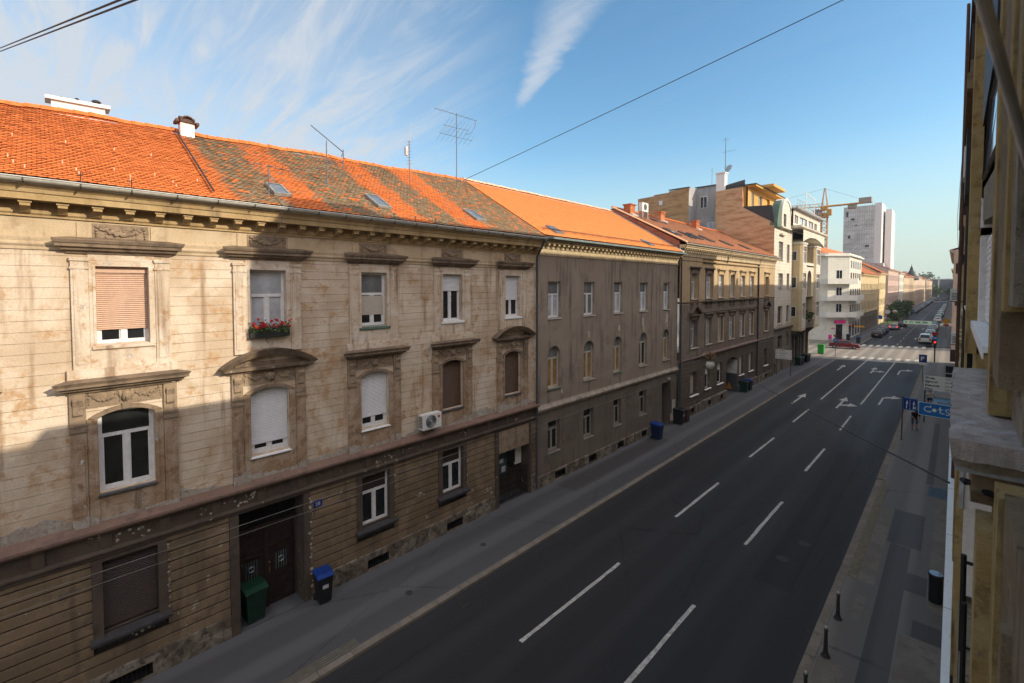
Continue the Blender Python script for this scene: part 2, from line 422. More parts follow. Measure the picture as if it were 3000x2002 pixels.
plaster('near_brown', [(.40, .305, .195), (.50, .40, .27), (.28, .21, .135)], (.16, .12, .08), 4., .9, fs=7., bump=.03)
plaster('near_rough', [(.62, .53, .40), (.70, .62, .49), (.36, .27, .19)], (.20, .15, .10), 8., .7, fs=8., speck=(.16, .12, .09), bump=.05)
plaster('near_dark', [(.30, .25, .19), (.40, .34, .265), (.17, .14, .105)], (.06, .05, .04), 9., .6, fs=8., speck=(.36, .30, .23), bump=.06)
plaster('near_white', [(.74, .71, .68), (.78, .76, .73), (.64, .60, .56)], (.40, .37, .33), .8, .35)
plaster('ledge_metal', [(.42, .365, .335), (.52, .48, .455), (.31, .265, .24)], (.56, .57, .60), 6., .8, fs=6., speck=(.52, .50, .49), bump=.008)
tile_mat('tiles_weathered', (.78, .215, .055), (.70, .18, .045), (.185, .13, .065), (.33, .235, .14), [(18.0, 19.6), (20.75, 23.5), (24.8, 26.5), (28.0, 31.9)])
tile_mat('tiles_bright', (.90, .32, .095), (.76, .24, .068), (.5, .2, .08), (.6, .25, .1))
tile_mat('tiles_faded', (.66, .25, .11), (.56, .20, .09), (.42, .24, .15), (.30, .19, .12), None, .8)
tile_mat('tiles_far', (.58, .17, .06), (.50, .14, .05), (.3, .16, .1), (.24, .15, .10), None, .5)
plain('roof_felt', (.20, .07, .03), .9)
plain('ridge_orange', (.72, .19, .045), .85); plain('ridge_pale', (.78, .52, .33), .85)
brick_mat('brick_wall', (.66, .29, .11), (.76, .42, .19), (.50, .38, .26))
brick_mat('brick_rear', (.50, .28, .12), (.58, .35, .17), (.42, .33, .23))
brick_mat('brick_red', (.40, .10, .05), (.48, .14, .07), (.30, .2, .15))
brick_mat('brick_chimney', (.52, .15, .05), (.60, .19, .07), (.45, .30, .2))
asphalt('road_asphalt', (.0165, .0165, .0178), .38); asphalt('walk_asphalt', (.066, .067, .071), .2); asphalt('walk_right', (.105, .098, .09), .22)
asphalt('cross_asphalt', (.20, .175, .145), .18); asphalt('patch_dark', (.05, .048, .048), .15); asphalt('road_patch_dark', (.0125, .0125, .0135), .2); asphalt('far_ground', (.14, .13, .11), .2)
plaster('kerb_stone', [(.20, .175, .145), (.25, .22, .185), (.15, .13, .11)], (.12, .105, .09), 1.2, .2)
plaster('slab_stone', [(.165, .15, .13), (.20, .185, .16), (.14, .125, .11)], (.07, .06, .055), 1.2, .2)
plain('tactile', (.17, .15, .105), .9); plain('road_paint', (.48, .47, .44), .8, var=.35, sc=9); plain('zebra_paint', (.62, .58, .48), .8, var=.25)
plain('blue_cover', (.05, .09, .125), .8); plain('iron', (.05, .048, .045), .6, .4)
plain('white_frame', (.72, .73, .74), .4, var=.1); plain('cream_frame', (.50, .46, .38), .6); plain('grey_frame', (.33, .30, .26), .7); plain('brown_frame', (.10, .065, .045), .6)
plain('blind_white', (.70, .71, .74), .45, var=.06); plain('blind_pink', (.56, .38, .28), .5, var=.08); plain('blind_brown', (.10, .055, .03), .5, var=.15); plain('blind_dark', (.040, .024, .02), .55, var=.15)
plain('shade_ivory', (.46, .42, .36), .7, var=.06); plain('curtain_amber', (.38, .22, .07), .7, var=.3, sc=9)
glass_mat('glass', (.012, .014, .016)); glass_mat('glass_sky', (.05, .065, .08), .04)
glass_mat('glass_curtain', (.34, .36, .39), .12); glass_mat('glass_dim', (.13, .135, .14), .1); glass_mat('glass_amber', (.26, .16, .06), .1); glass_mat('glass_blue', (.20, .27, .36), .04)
plain('zinc', (.42, .45, .46), .42, .6, var=.2); plain('zinc_pale', (.62, .62, .57), .5, .3, var=.12); plain('zinc_teal', (.34, .44, .45), .45, .5, var=.25); plain('zinc_dark', (.075, .08, .088), .6, .3)
plain('slate_sheet', (.045, .045, .048), .7); plain('copper_green', (.10, .16, .12), .7); plain('sill_metal', (.115, .12, .135), .5, .4); plain('white_metal', (.78, .79, .80), .4, var=.05)
plain('door_wood', (.030, .017, .014), .5, var=.4); plain('black_iron', (.018, .018, .02), .5, .5); plain('shade_black', (.006, .006, .006), .9)
plain('teal_box', (.035, .065, .075), .5); plain('black_box', (.012, .013, .016), .5)
plain('chimney_white', (.80, .78, .74), .85, var=.07); plain('cap_brown', (.10, .055, .04), .8)
plain('antenna_metal', (.13, .13, .135), .6, .2); plain('antenna_rust', (.27, .15, .10), .7, .3); plain('cable', (.018, .018, .02), .6); plain('cable_pale', (.22, .22, .20), .7)
plain('cover_iron', (.05, .049, .048), .9)
plain('bin_green', (.006, .028, .016), .45); plain('bin_lid_green', (.007, .042, .022), .4); plain('bin_black', (.011, .012, .014), .45); plain('bin_lid_blue', (.008, .04, .22), .4); plain('bin_brown', (.07, .035, .02), .5); plain('bin_blue', (.006, .018, .07), .45)
plain('rubber', (.015, .015, .015), .8); plain('sticker', (.5, .5, .5), .5)
plain('leaf', (.055, .105, .025), .6, var=.5, sc=3); plain('leaf_light', (.12, .19, .04), .6, var=.4, sc=3); plain('leaf_dark', (.028, .06, .018), .6, var=.5, sc=2); plain('bark', (.09, .065, .045), .9)
plain('petal_red', (.50, .012, .025), .6, var=.3); plain('petal_orange', (.70, .09, .03), .6); plain('planter', (.03, .035, .03), .7)
plain('sign_blue', (.008, .16, .50), .4, var=.1); plain('sign_navy', (.008, .03, .22), .4, var=.1); plain('sign_white', (.80, .79, .76), .5, var=.06); plain('sign_ink', (.02, .02, .022), .6); plain('sign_text', (.62, .76, .78), .4, var=.05); plain('sign_red', (.45, .015, .02), .4); plain('sign_green', (.45, .66, .50), .5); plain('sign_pink', (.75, .02, .25), .4); plain('pole_grey', (.10, .105, .10), .5, .4); plain('sign_amber', (.62, .30, .02), .5); plain('cream_dot', (.80, .82, .62), .4, var=.04)
plain('lamp_white', (.50, .48, .43), .3, var=.08); plain('brass', (.30, .16, .06), .4, .5)
plain('skin', (.36, .20, .13), .6, var=.1); plain('hair', (.018, .012, .009), .6); plain('shirt_black', (.012, .012, .014), .8); plain('jeans', (.045, .09, .16), .8); plain('shirt_pale', (.50, .44, .40), .8); plain('shorts_black', (.015, .015, .017), .8); plain('shoe', (.015, .013, .012), .6)
for nm, c in dict(red=(.16, .012, .022), white=(.62, .63, .64), black=(.012, .012, .014), silver=(.34, .36, .38), blue=(.015, .045, .14), grey=(.09, .095, .10), teal=(.03, .09, .13)).items():
    plain('paint_' + nm, c, .25, .2, .6, var=.05)
plain('car_glass', (.012, .016, .02), .06, 0, .6); plain('rim', (.35, .36, .37), .35, .8); plain('plastic_black', (.015, .015, .016), .6); plain('headlight', (.6, .62, .64), .15)
emis('tail_lit', (.9, .02, .02), 3.0); plain('tail_red', (.35, .01, .012), .3); emis('signal_red', (1., .02, .02), 5.0)
plain('crane_yellow', (.52, .26, .04), .5, .1); plain('crane_rust', (.45, .19, .06), .6); plain('net_sunlit', (.66, .66, .64), .8, var=.15); plain('counterweight', (.3, .27, .23), .8)
plain('slab_underside', (.38, .40, .42), .6); plain('louvre_white', (.70, .70, .71), .5, var=.05); plain('hall_glass', (.09, .10, .11), .3); plain('rod_grey', (.50, .49, .47), .45, .1)
plain('fascia_white', (.74, .78, .79), .5, var=.05); plain('ac_white', (.70, .70, .67), .5, var=.08); plain('grass', (.05, .09, .025), .9); plain('pink_cloth', (.62, .03, .28), .7); plain('box_green', (.02, .34, .05), .5)

def net_mat():
    t = NT('scaffold_net'); z = t.sep()
    a = t.math('LESS_THAN', t.math('FRACT', t.math('DIVIDE', z[2], 2.0)), .14)
    b = t.math('LESS_THAN', t.math('FRACT', t.math('DIVIDE', t.math('ADD', z[0], z[1]), 2.5)), .10)
    k = t.math('MAXIMUM', a, b)
    f = t.ramp(t.noise(.16, 6, .7), .36, .66)
    c = t.mix(f, (.40, .40, .385), (.62, .62, .60))
    c = t.mix(t.math('MULTIPLY', k, .15), c, (.72, .72, .72))
    g = t.ramp(t.noise(.33, 4, .8, vec=t.map(scale=(1, 1, .8), loc=(3, 3, 3))), .66, .70)
    c = t.mix(t.math('MULTIPLY', g, .55), c, (.16, .16, .17))
    return t.fin(c, .8)
net_mat()
glass_mat('glass_roof', (.10, .12, .14), .35); plain('zinc_roof', (.30, .30, .28), .7, .2)
plain('ledge_dark', (.045, .042, .045), .7); plaster('bare_render', [(.42, .37, .31), (.52, .48, .43), (.26, .20, .15)], (.20, .15, .11), 3., .7, bump=.04); plain('chip_white', (.42, .39, .33), .9)
plaster('frame_brown', [(.33, .225, .14), (.47, .37, .28), (.23, .135, .075)], (.14, .09, .058), 1.4, 1., 0, speck=(.58, .53, .47), bump=.02); plain('spire_slate', (.035, .045, .042), .6)
# ------------------------------------------------------------------ first house: weathered cream, three storeys
def festoon(b, cu, n, z, w, drop, lumps=26, m=0, r=.05):
    """relief garland of leaves and fruit hung between two rosettes"""
    g = random.Random(int(cu * 10) + lumps)
    for i in range(lumps):
        t = i / (lumps - 1); x = cu - w / 2 + w * t; zz = z - drop * math.sin(math.pi * t) + g.uniform(-.03, .03)
        k = r * (.65 + .6 * math.sin(math.pi * t)) * g.uniform(.7, 1.25)
        b.ball((x, n + .01, zz), k, k * .8, k, 6, 4, m)
    for sx in (-1, 1):
        b.ball((cu + sx * (w / 2 + .03), n, z + .03), r * 1.3, r, r * 1.3, 7, 4, m)
        for k in range(3): b.ball((cu + sx * (w / 2 + .05), n, z - .07 - .07 * k), r * (.9 - .2 * k), r * .7, r * .8, 6, 4, m)

def house_one():
    F = Fac('town_house', XL, -14, 'weathered cream town house with ornate window hoods and a half orange, half mossy tiled roof', 'building')
    F.root.location = (XL, -14, 0); U0, U1 = -14., 17.8
    bays = [-9.1, -5.6, -2.1, 1.42, 4.92, 8.57, 12.25, 15.98]
    nd = 'tests'
    up = [(c - .525, c + .525, 9.2, 11.2) for c in bays]
    fi = [(c - .57, c + .57, 5.4, 7.5, .16) for c in bays]
    # walls
    b = F.mb(); wall(b, U0, U1, 4.6, 11.55, up + fi, 0, .2, 0, 1)
    b.box(U0, U0 + .02, -.5, -.05, 0, 13)
    b.build('upper_wall', ['cream_render', 'frame_render'], F.root)
    b = F.mb(); b.box(U0, U1, -.4, .0, 11.552, 12.32)
    for c in bays:   # plain pilaster strips and panels of the frieze
        for s in (-1, 1): b.box(c + s * .72 - .12, c + s * .72 + .12, .002, .03, 11.9, 12.28)
    b.build('frieze', 'frieze_render', F.root)
    b = MB(0); b.box(-.56, .56, .002, .012, 11.92, 12.27); festoon(b, 0, .03, 12.17, .86, .14, 30, 0, .042); festoon(b, 0, .03, 12.16, .5, .05, 12, 0, .026)
    many(F, 'garland_relief', b, 'relief_stone', bays)
    b = F.mb()
    b.prof([(0, 11.56), (.03, 11.56), (.035, 11.63), (.07, 11.68), (.07, 11.72), (.04, 11.75), (.06, 11.83), (.06, 11.86), (0, 11.87)], U0, U1)
    b.build('string_course', 'frieze_render', F.root)
    # eaves cornice
    b = F.mb()
    b.prof([(0, 12.32), (.05, 12.32), (.05, 12.36), (.09, 12.40), (.09, 12.66), (0, 12.66)], U0, U1)
    b.prof([(0, 12.662), (.47, 12.662), (.47, 12.80), (.50, 12.82), (.52, 12.90), (.60, 12.97), (.62, 13.02), (0, 13.06)], U0, U1)
    b.build('cornice', 'ochre_cornice', F.root)
    b = MB(0); b.prof([(.09, 12.40), (.14, 12.405), (.20, 12.45), (.28, 12.50), (.38, 12.53), (.38, 12.655), (.09, 12.655)], -.085, .085); b.box(-.11, .11, .09, .40, 12.60, 12.66)
    many(F, 'corbel', b, 'ochre_cornice', np.arange(U0 + .2, U1, .615))
    # gutter with straps
    b = F.mb(); k = 10; pr = [(.70 + .085 * math.cos(math.pi + math.pi * i / k), 13.10 + .085 * math.sin(math.pi + math.pi * i / k)) for i in range(k + 1)]
    pr += [(.70 + .075 * math.cos(-math.pi * i / k), 13.10 + .075 * math.sin(-math.pi * i / k)) for i in range(k + 1)]
    b.prof(pr, U0, U1 - .05)
    b.tube([(U0, .79, 13.105), (U1 - .05, .79, 13.105)], .016, 6)
    b.prof([(.60, 12.99), (.63, 12.985), (.63, 13.05), (.60, 13.06)], U0, U1)
    b.build('gutter', 'zinc_pale', F.root)
    b = F.mb(); u = U0 + .7
    while u < U1 - .2:
        b.box(u - .012, u + .012, .60, .80, 13.00, 13.012); b.box(u - .012, u + .012, .787, .80, 13.0, 13.13)
        if int(u * 10) % 3 == 0: b.tube([(u, .72, 13.11), (u, .70, 13.36)], .011, 5); b.tube([(u - .05, .70, 13.30), (u + .05, .70, 13.36)], .008, 4)
        u += .93
    b.build('gutter_straps', 'iron', F.root)
    b = F.mb(); b.tube([(17.62, .70, 13.0), (17.62, .45, 12.6), (17.68, .12, 12.2), (17.68, .12, .3), (17.68, .16, .12)], .055, 8); b.build('downpipe', 'zinc_dark', F.root)
    # roof
    e, r = (.66, 13.18), (-5.95, 16.75)
    b = F.mb(); G = np.linspace(U0, U1, 49); K = np.linspace(0, 1, 9)
    for p, q in zip(G[:-1], G[1:]):
        for k0, k1 in zip(K[:-1], K[1:]): b.poly([(p, .60 - 6.55 * k0, 13.12 + 3.58 * k0), (q, .60 - 6.55 * k0, 13.12 + 3.58 * k0), (q, .60 - 6.55 * k1, 13.12 + 3.58 * k1), (p, .60 - 6.55 * k1, 13.12 + 3.58 * k1)])
        b.poly([(p, -5.95, 16.70), (q, -5.95, 16.70), (q, -12.2, 13.0), (p, -12.2, 13.0)])
    for u in (U0, U1): b.poly([(u, 0, 12.8), (u, -12.2, 12.8), (u, -12.2, 13.0), (u, -5.95, 16.69), (u, .6, 13.1)])
    b.poly([(U0, -12.2, 0), (U1, -12.2, 0), (U1, -12.2, 13), (U0, -12.2, 13)])
    b.build('roof_deck', 'roof_felt', F.root)
    rf = tiles(F, 'roof', 'tiles_weathered', U0, U1, e, r, .17, .148, .010, curve=.035)
    ridge(F, 'ridge_orange', U0, U1, -5.95, 16.71, .17, parent=rf).location = (0, 0, 0)
    b = F.mb(); g = random.Random(5)   # snow hooks
    for row in (3, 5, 8, 22):
        u = U0 + .4 + row * .21
        while u < 3.3:
            s = row * .148; n = .66 - s * .88; z = 13.18 + s * .475
            b.tube([(u, n, z + .02), (u, n - .02, z + .10)], .012, 4); u += .95 + g.uniform(-.1, .1)
    b.build('snow_hooks', 'ridge_pale', rf)
    b = F.mb(); b.tube([(3.6, -5.75, 16.72), (3.52, -3, 15.24), (3.42, .4, 13.40)], .028, 6); b.build('lightning_strip', 'iron', rf)
    # chimneys
    b = F.mb(); b.box(.30, 1.66, -6.9, -6.35, 15.9, 17.18); b.build('chimney', 'chimney_white', rf)
    b = F.mb(); b.box(.16, 1.80, -7.0, -6.25, 17.18, 17.29); b.build('chimney_cap', 'chimney_white', rf)
    b = F.mb(); b.lathe((1.45, -6.6, 17.29), [(.085, 0), (.085, .10), (.13, .11), (.13, .15), (.06, .19)], 10); b.lathe((.55, -6.6, 17.29), [(.05, 0), (.05, .06), (.02, .08)], 8); b.lathe((.95, -6.6, 17.29), [(.04, 0), (.04, .09), (.07, .1), (.02, .13)], 8)
    b.build('flue_pipes', 'iron', rf)
    b = F.mb(); b.box(3.72, 4.16, -5.95, -5.50, 16.1, 17.0); b.build('chimney', 'chimney_white', rf)
    b = F.mb()
    for i in range(6):
        t0, t1 = math.pi * i / 6, math.pi * (i + 1) / 6
        b.prof([(-5.7 + .27 * math.cos(t0), 17.0 + .26 * math.sin(t0)), (-5.7 + .27 * math.cos(t1), 17.0 + .26 * math.sin(t1)), (-5.7 + .22 * math.cos(t1), 17.0 + .21 * math.sin(t1)), (-5.7 + .22 * math.cos(t0), 17.0 + .21 * math.sin(t0))], 3.70, 4.18)
        b.profb([(3.94 + .24 * math.cos(t0), 17.0 + .25 * math.sin(t0)), (3.94 + .24 * math.cos(t1), 17.0 + .25 * math.sin(t1)), (3.94 + .2 * math.cos(t1), 17.0 + .2 * math.sin(t1)), (3.94 + .2 * math.cos(t0), 17.0 + .2 * math.sin(t0))], -5.98, -5.40)
    for s in (3.62, 4.26): b.prof([(-5.98, 16.98), (-5.45, 16.98), (-5.45, 17.08), (-5.98, 17.08)], s - .05, s + .05)
    b.build('chimney_cowl', 'cap_brown', rf)
    # skylights
    for (a, c, s0, s1) in ((5.2, 5.72, .9, 1.95), (8.9, 9.48, 1.0, 2.25), (13.85, 14.48, 1.0, 2.15)):
        b = F.mb(); q = lambda u, s, h: (u, .66 - s * .880 + h * .475, 13.18 + s * .475 + h * .88)
        for (x0, x1, y0, y1, h) in ((a, c, s0, s1, .10),):
            P = [q(x0, y0, 0), q(x1, y0, 0), q(x1, y1, 0), q(x0, y1, 0), q(x0, y0, h), q(x1, y0, h), q(x1, y1, h), q(x0, y1, h)]
            b.faces(P, [(0, 1, 5, 4), (1, 2, 6, 5), (2, 3, 7, 6), (3, 0, 4, 7)])
            i = .07
            P = [q(x0, y0, h), q(x1, y0, h), q(x1, y1, h), q(x0, y1, h), q(x0 + i, y0 + i, h), q(x1 - i, y0 + i, h), q(x1 - i, y1 - i, h), q(x0 + i, y1 - i, h)]
            b.faces(P, [(0, 1, 5, 4), (1, 2, 6, 5), (2, 3, 7, 6), (3, 0, 4, 7)])
        sk = b.build('skylight', 'zinc_roof', rf)
        b = F.mb(); b.poly([q(a + .07, s0 + .07, .085), q(c - .07, s0 + .07, .085), q(c - .07, s1 - .07, .085), q(a + .07, s1 - .07, .085)]); b.build('pane', 'glass_roof', sk)
    # the old ridge is not level: it sags toward the viewer's end
    def sag(o, rip, seen=set()):
        if o.data and o.data.name not in seen:
            seen.add(o.data.name)
            for v in o.data.vertices:
                u, n = v.co.x + U0, -v.co.y; t = (.66 - n) / 6.61 if n > -5.95 else (n + 12.2) / 6.25
                v.co.z += (16.42 + .034 * (u + .8) - 16.75) * max(0., min(1., t)) * (1 if v.co.z > 12.9 else 0) + rip * (.05 + .03 * math.sin(u * .9) + .02 * math.sin(u * 2.3)) * max(0., min(1., t)) * (1 if v.co.z > 12.9 else 0)
        for ch in o.children: sag(ch, rip)
    sag(rf, 1.);
    sag([c for c in F.root.children if c.name.startswith('roof_deck')][-1], 0.)
    # window surrounds
    for i, c in enumerate(bays):
        arched = i in (1, 4, 7)
        # second floor
        b = F.mb()
        for s in (-1, 1):
            a0, a1 = sorted((c + s * .98, c + s * .66)); b.box(a0, a1, 0, .07, 8.62, 11.32)
            a0, a1 = sorted((c + s * .93, c + s * .71)); b.box(a0, a1, .07, .085, 8.75, 11.15)
            a0, a1 = sorted((c + s * 1.0, c + s * .64)); b.box(a0, a1, 0, .10, 11.32, 11.40); b.box(a0, a1, 0, .10, 11.12, 11.17)
            a0, a1 = sorted((c + s * .655, c + s * .525)); b.box(a0, a1, 0, .05, 9.071, 11.2); a0, a1 = sorted((c + s * .585, c + s * .53)); b.box(a0, a1, .05, .065, 9.1, 11.19)
        b.box(c - .655, c + .655, 0, .05, 11.2, 11.335); b.box(c - .66, c + .66, 0, .03, 11.34, 11.50)
        b.box(c - .655, c + .655, 0, .045, 8.62, 9.07)
        if not arched: b.box(c - 1.1, c + 1.1, 0, .09, 8.36, 8.62)
        sur = b.build('window_surround', 'frame_render', F.root)
        b = F.mb(); b.mitre([(0, 11.50), (.06, 11.50), (.08, 11.54), (.17, 11.58), (.19, 11.63), (.27, 11.66), (.27, 11.73), (.30, 11.75), (.33, 11.82), (.33, 11.85), (0, 11.91)], c - .97, c + .97)
        b.build('window_hood', 'dirty_stone', sur)
        if i not in (4,): 
            b = F.mb(); b.prof([(-.18, 9.22), (.10, 9.17), (.10, 9.10), (.06, 9.07), (-.18, 9.07)], c - .62, c + .62); b.build('window_ledge', 'white_metal' if i > 5 else ('copper_green' if i == 5 else 'frame_render'), sur)
        # first floor
        b = F.mb()
        for s in (-1, 1):
            a0, a1 = sorted((c + s * 1.08, c + s * .78)); b.box(a0, a1, 0, .07, 4.72, 7.06)
            a0, a1 = sorted((c + s * 1.03, c + s * .83)); b.box(a0, a1, .07, .085, 4.95, 6.9)
            a0, a1 = sorted((c + s * .77, c + s * .57)); b.box(a0, a1, 0, .05, 4.72, 7.34); a0, a1 = sorted((c + s * .65, c + s * .58)); b.box(a0, a1, .05, .068, 5.3, 7.34)
        b.box(c - .57, c + .57, 0, .03, 4.72, 5.28)
        sur = b.build('window_surround', 'frame_brown', F.root)
        b = F.mb()
        for s in (-1, 1):
            a0, a1 = sorted((c + s * 1.10, c + s * .76)); b.box(a0, a1, 0, .11, 7.06, 7.14); b.box(a0, a1, 0, .09, 7.20, 7.26)
            a0, a1 = sorted((c + s * 1.08, c + s * .78)); b.box(a0, a1, 0, .07, 7.141, 8.02); a0, a1 = sorted((c + s * 1.02, c + s * .84)); b.prof([(.07, 7.45), (.11, 7.5), (.10, 7.7), (.16, 7.86), (.07, 7.92)], a0, a1)
        ar = arc(c - .57, c + .57, 7.34, .16, 12); ao = arc(c - .74, c + .74, 7.36, .24, 12)
        for k in range(12):
            (p0, q0), (p1, q1), (p2, q2), (p3, q3) = ar[k], ar[k + 1], ao[k + 1], ao[k]
            b.faces([(p0, 0, q0), (p1, 0, q1), (p2, 0, q2), (p3, 0, q3), (p0, .07, q0), (p1, .07, q1), (p2, .09, q2), (p3, .09, q3)], [(4, 5, 6, 7), (0, 1, 5, 4), (3, 2, 6, 7)])
        b.box(c - .77, c + .77, 0, .02, 7.62, 8.02)
        festoon(b, c - .42, .03, 7.93, .5, .14, 14, 0, .034); festoon(b, c + .42, .03, 7.93, .5, .14, 14, 0, .034)
        b.ball((c, .06, 7.84), .11, .09, .15, 8, 6); b.ball((c, .13, 7.80), .035, .05, .06, 6, 4)
        for s in (-1, 1): b.ball((c + s * .11, .04, 7.90), .06, .05, .1, 6, 4); b.ball((c + s * .045, .13, 7.88), .022, .02, .015, 5, 3)
        b.prof([(0, 7.5), (.10, 7.5), (.13, 7.62), (0, 7.66)], c - .09, c + .09)
        b.build('relief_panel', 'relief_stone', sur)
        b = F.mb(); hp = [(0, 8.02), (.08, 8.02), (.10, 8.07), (.20, 8.11), (.22, 8.16), (.31, 8.19), (.31, 8.25), (.36, 8.33), (0, 8.40)]
        if not arched: b.mitre(hp, c - 1.02, c + 1.02)
        else:
            b.mitre([(0, 8.02), (.08, 8.02), (.10, 8.07), (.22, 8.11), (.24, 8.2), (0, 8.22)], c - 1.08, c + 1.08)
            a1 = arc(c - 1.30, c + 1.30, 8.16, .38, 16); a2 = arc(c - 1.40, c + 1.40, 8.25, .50, 16)
            for k in range(16):
                A, B_, C_, D_ = a1[k], a1[k + 1], a2[k + 1], a2[k]
                b.faces([(A[0], 0, A[1]), (B_[0], 0, B_[1]), (C_[0], 0, C_[1]), (D_[0], 0, D_[1]), (A[0], .24, A[1]), (B_[0], .24, B_[1]), (C_[0], .37, C_[1]), (D_[0], .37, D_[1])], [(4, 5, 6, 7), (0, 1, 5, 4), (3, 2, 6, 7)])
            for s in (0, 16): b.faces([(a1[s][0], 0, a1[s][1]), (a2[s][0], 0, a2[s][1]), (a2[s][0], .37, a2[s][1]), (a1[s][0], .24, a1[s][1])], [(0, 1, 2, 3)])
            b.box(c - 1.0, c + 1.0, 0, .05, 8.22, 8.34)
        b.build('window_hood', 'dirty_stone', sur)
    # bare render along the foot of the first floor and chips where paint has come away
    g = random.Random(21); b = F.mb(); u = U0; prev = .2
    while u < U1:
        w_ = g.uniform(.10, .28); h = max(.03, min(.42, prev + g.uniform(-.13, .13))); e = min(u + w_, U1)
        if not any(abs((u + e) / 2 - c) < 1.08 for c in bays): b.poly([(u, .006, 4.64), (e, .006, 4.64), (e, .006, 4.66 + h), (u, .006, 4.66 + prev)])
        prev = h; u = e
    for c in bays:
        prev = .2; u = c - 1.08
        while u < c + 1.08:
            e = min(u + g.uniform(.06, .16), c + 1.08); h = max(.05, min(.45, prev + g.uniform(-.12, .12))); nn = .074 if abs((u + e) / 2 - c) > .78 else .054 if abs((u + e) / 2 - c) > .57 else .034
            b.poly([(u, nn, 4.64), (e, nn, 4.64), (e, nn, 4.70 + h * (1 if nn > .04 else .5)), (u, nn, 4.70 + prev * (1 if nn > .04 else .5))]); prev = h; u = e
    b.build('bare_render', 'bare_render', F.root)
    def chips(u, z, n, su, sz, k, s=.05):
        for _ in range(k):
            cu, cz, r_ = u + g.gauss(0, su), z + g.gauss(0, sz), s * g.uniform(.4, 1.4)
            b.poly([(cu + r_ * g.uniform(.5, 1.2) * math.cos(t * 1.05), n, cz + r_ * g.uniform(.5, 1.2) * math.sin(t * 1.05)) for t in range(6)])
    b = F.mb()
    for u, z, k in ((1.0, 4.1, 10), (1.6, 4.12, 8), (3.35, 4.15, 5), (4.1, 4.1, 6), (4.45, 4.18, 6), (9.2, 4.1, 8), (9.8, 4.15, 4), (16.6, 4.12, 4), (12.9, 4.1, 5)): chips(u, z, .0125, .16, .09, k, .04)
    for z in np.arange(.5, 3.6, .16): chips(6.11, z, .053, .015, .05, 1, .055); chips(2.22, z if z > 1.6 else 2.4, .048, .012, .06, 1, .035)
    for z in np.arange(1.8, 3.4, .25): chips(9.36, z, .048, .012, .06, 1, .04); chips(13.04, z, .048, .012, .06, 1, .035)
    for u in (1.4, 1.6, 1.8): chips(u, 1.42, .11, .05, .03, 2, .035)
    chips(10.6, 2.1, .004, .2, .06, 9, .05); chips(14.3, 1.1, .004, .2, .08, 6, .06)
    b.build('paint_chips', 'chip_white', F.root)
    # windows: storey, bay
    top = {3: dict(tr=0, mull='full', blind=.80, bmat='blind_pink', box=.16, frame='white_frame', pane='glass'),
           4: dict(tr=.60, pane='glass_curtain', frame='white_frame'), 5: dict(tr=.60, pane='glass', upper='glass_dim', frame='white_frame', fw=.09),
           6: dict(tr=.66, blind=.34, bmat='blind_white', pane='glass', frame='white_frame'), 7: dict(tr=0, mull='full', blind=.58, bmat='blind_white', pane='glass')}
    one = {3: dict(tr=.68, pane='glass', frame='white_frame', fw=.09), 4: dict(tr=0, mull='full', blind=.84, bmat='blind_white', pane='glass', fw=.12), 5: dict(tr=0, mull='full', blind=.80, bmat='blind_white', pane='glass', fw=.11),
           6: dict(tr=0, mull=None, blind=.98, bmat='blind_brown', pane='glass'), 7: dict(tr=0, mull=None, blind=.98, bmat='blind_brown', pane='glass')}
    for i, c in enumerate(bays):
        w = window(F, c - .525, 9.2, 1.05, 2.0, .17, parent=F.root, **top.get(i, dict(tr=.6)))
        if i == 5:
            b = F.mb(); b.poly([(c - .45, -.150, 9.62), (c + .45, -.150, 9.62), (c + .45, -.150, 10.33), (c - .45, -.150, 10.33)]); o = b.build('roller_shade', 'shade_ivory', w); o.location = (-w.location[0], -w.location[1], -w.location[2])
        if i == 4:
            pass
        window(F, c - .57, 5.4, 1.14, 2.1, .16, sill=(.04, .10, 'white_metal' if i in (4, 5) else 'sill_metal'), parent=F.root, **one.get(i, dict(tr=.68)))
    # band between ground floor and first floor
    b = F.mb(); b.prof([(0, 4.36), (.10, 4.36), (.12, 4.40), (.20, 4.43), (.22, 4.47), (.22, 4.53), (.06, 4.64), (0, 4.70)], U0, U1); b.build('belt_cornice', 'red_belt', F.root)
    b = F.mb(); b.box(U0, U1, -.3, .01, 3.94, 4.36)
    u = U0 + .25
    b.prof([(0, 3.72), (.03, 3.72), (.05, 3.80), (.09, 3.84), (.09, 3.88), (.03, 3.94), (0, 3.94)], U0, U1)
    b.build('ground_frieze', 'brown_band', F.root)
    b = MB(0); b.box(-.11, .11, .01, .05, 3.96, 4.34); many(F, 'frieze_block', b, 'brown_band', np.arange(U0 + .3, U1, 1.22))
    # rusticated ground floor: real courses in front of a recessed sheet
    go = [(c - .57, c + .57, 1.72, 3.62, 0) for i, c in enumerate(bays) if i not in (4, 7)]
    door = (3.96, 5.88, -.1, 3.66, 0, .75); gate = (15.02, 17.2, -.1, 2.62, 0, .9)
    ops = go + [door, gate]
    vents = [(c - .42, c + .46, .10, .42, 0, .35) for c in (1.35, 8.6, 12.3, -2.1)]
    b = F.mb(); wall(b, U0, U1, .6, 3.72, ops, -.05, .22, 0, 1); b.build('ground_wall', ['dark_groove', 'brown_band'], F.root)
    b = F.mb(); z = .66
    solid = []
    fr = [(c - .78, c + .78, 1.4, 3.9) for i, c in enumerate(bays) if i not in (4, 7)] + [(3.70, 6.10, -1, 3.9), (14.78, 17.33, -1, 3.9)]
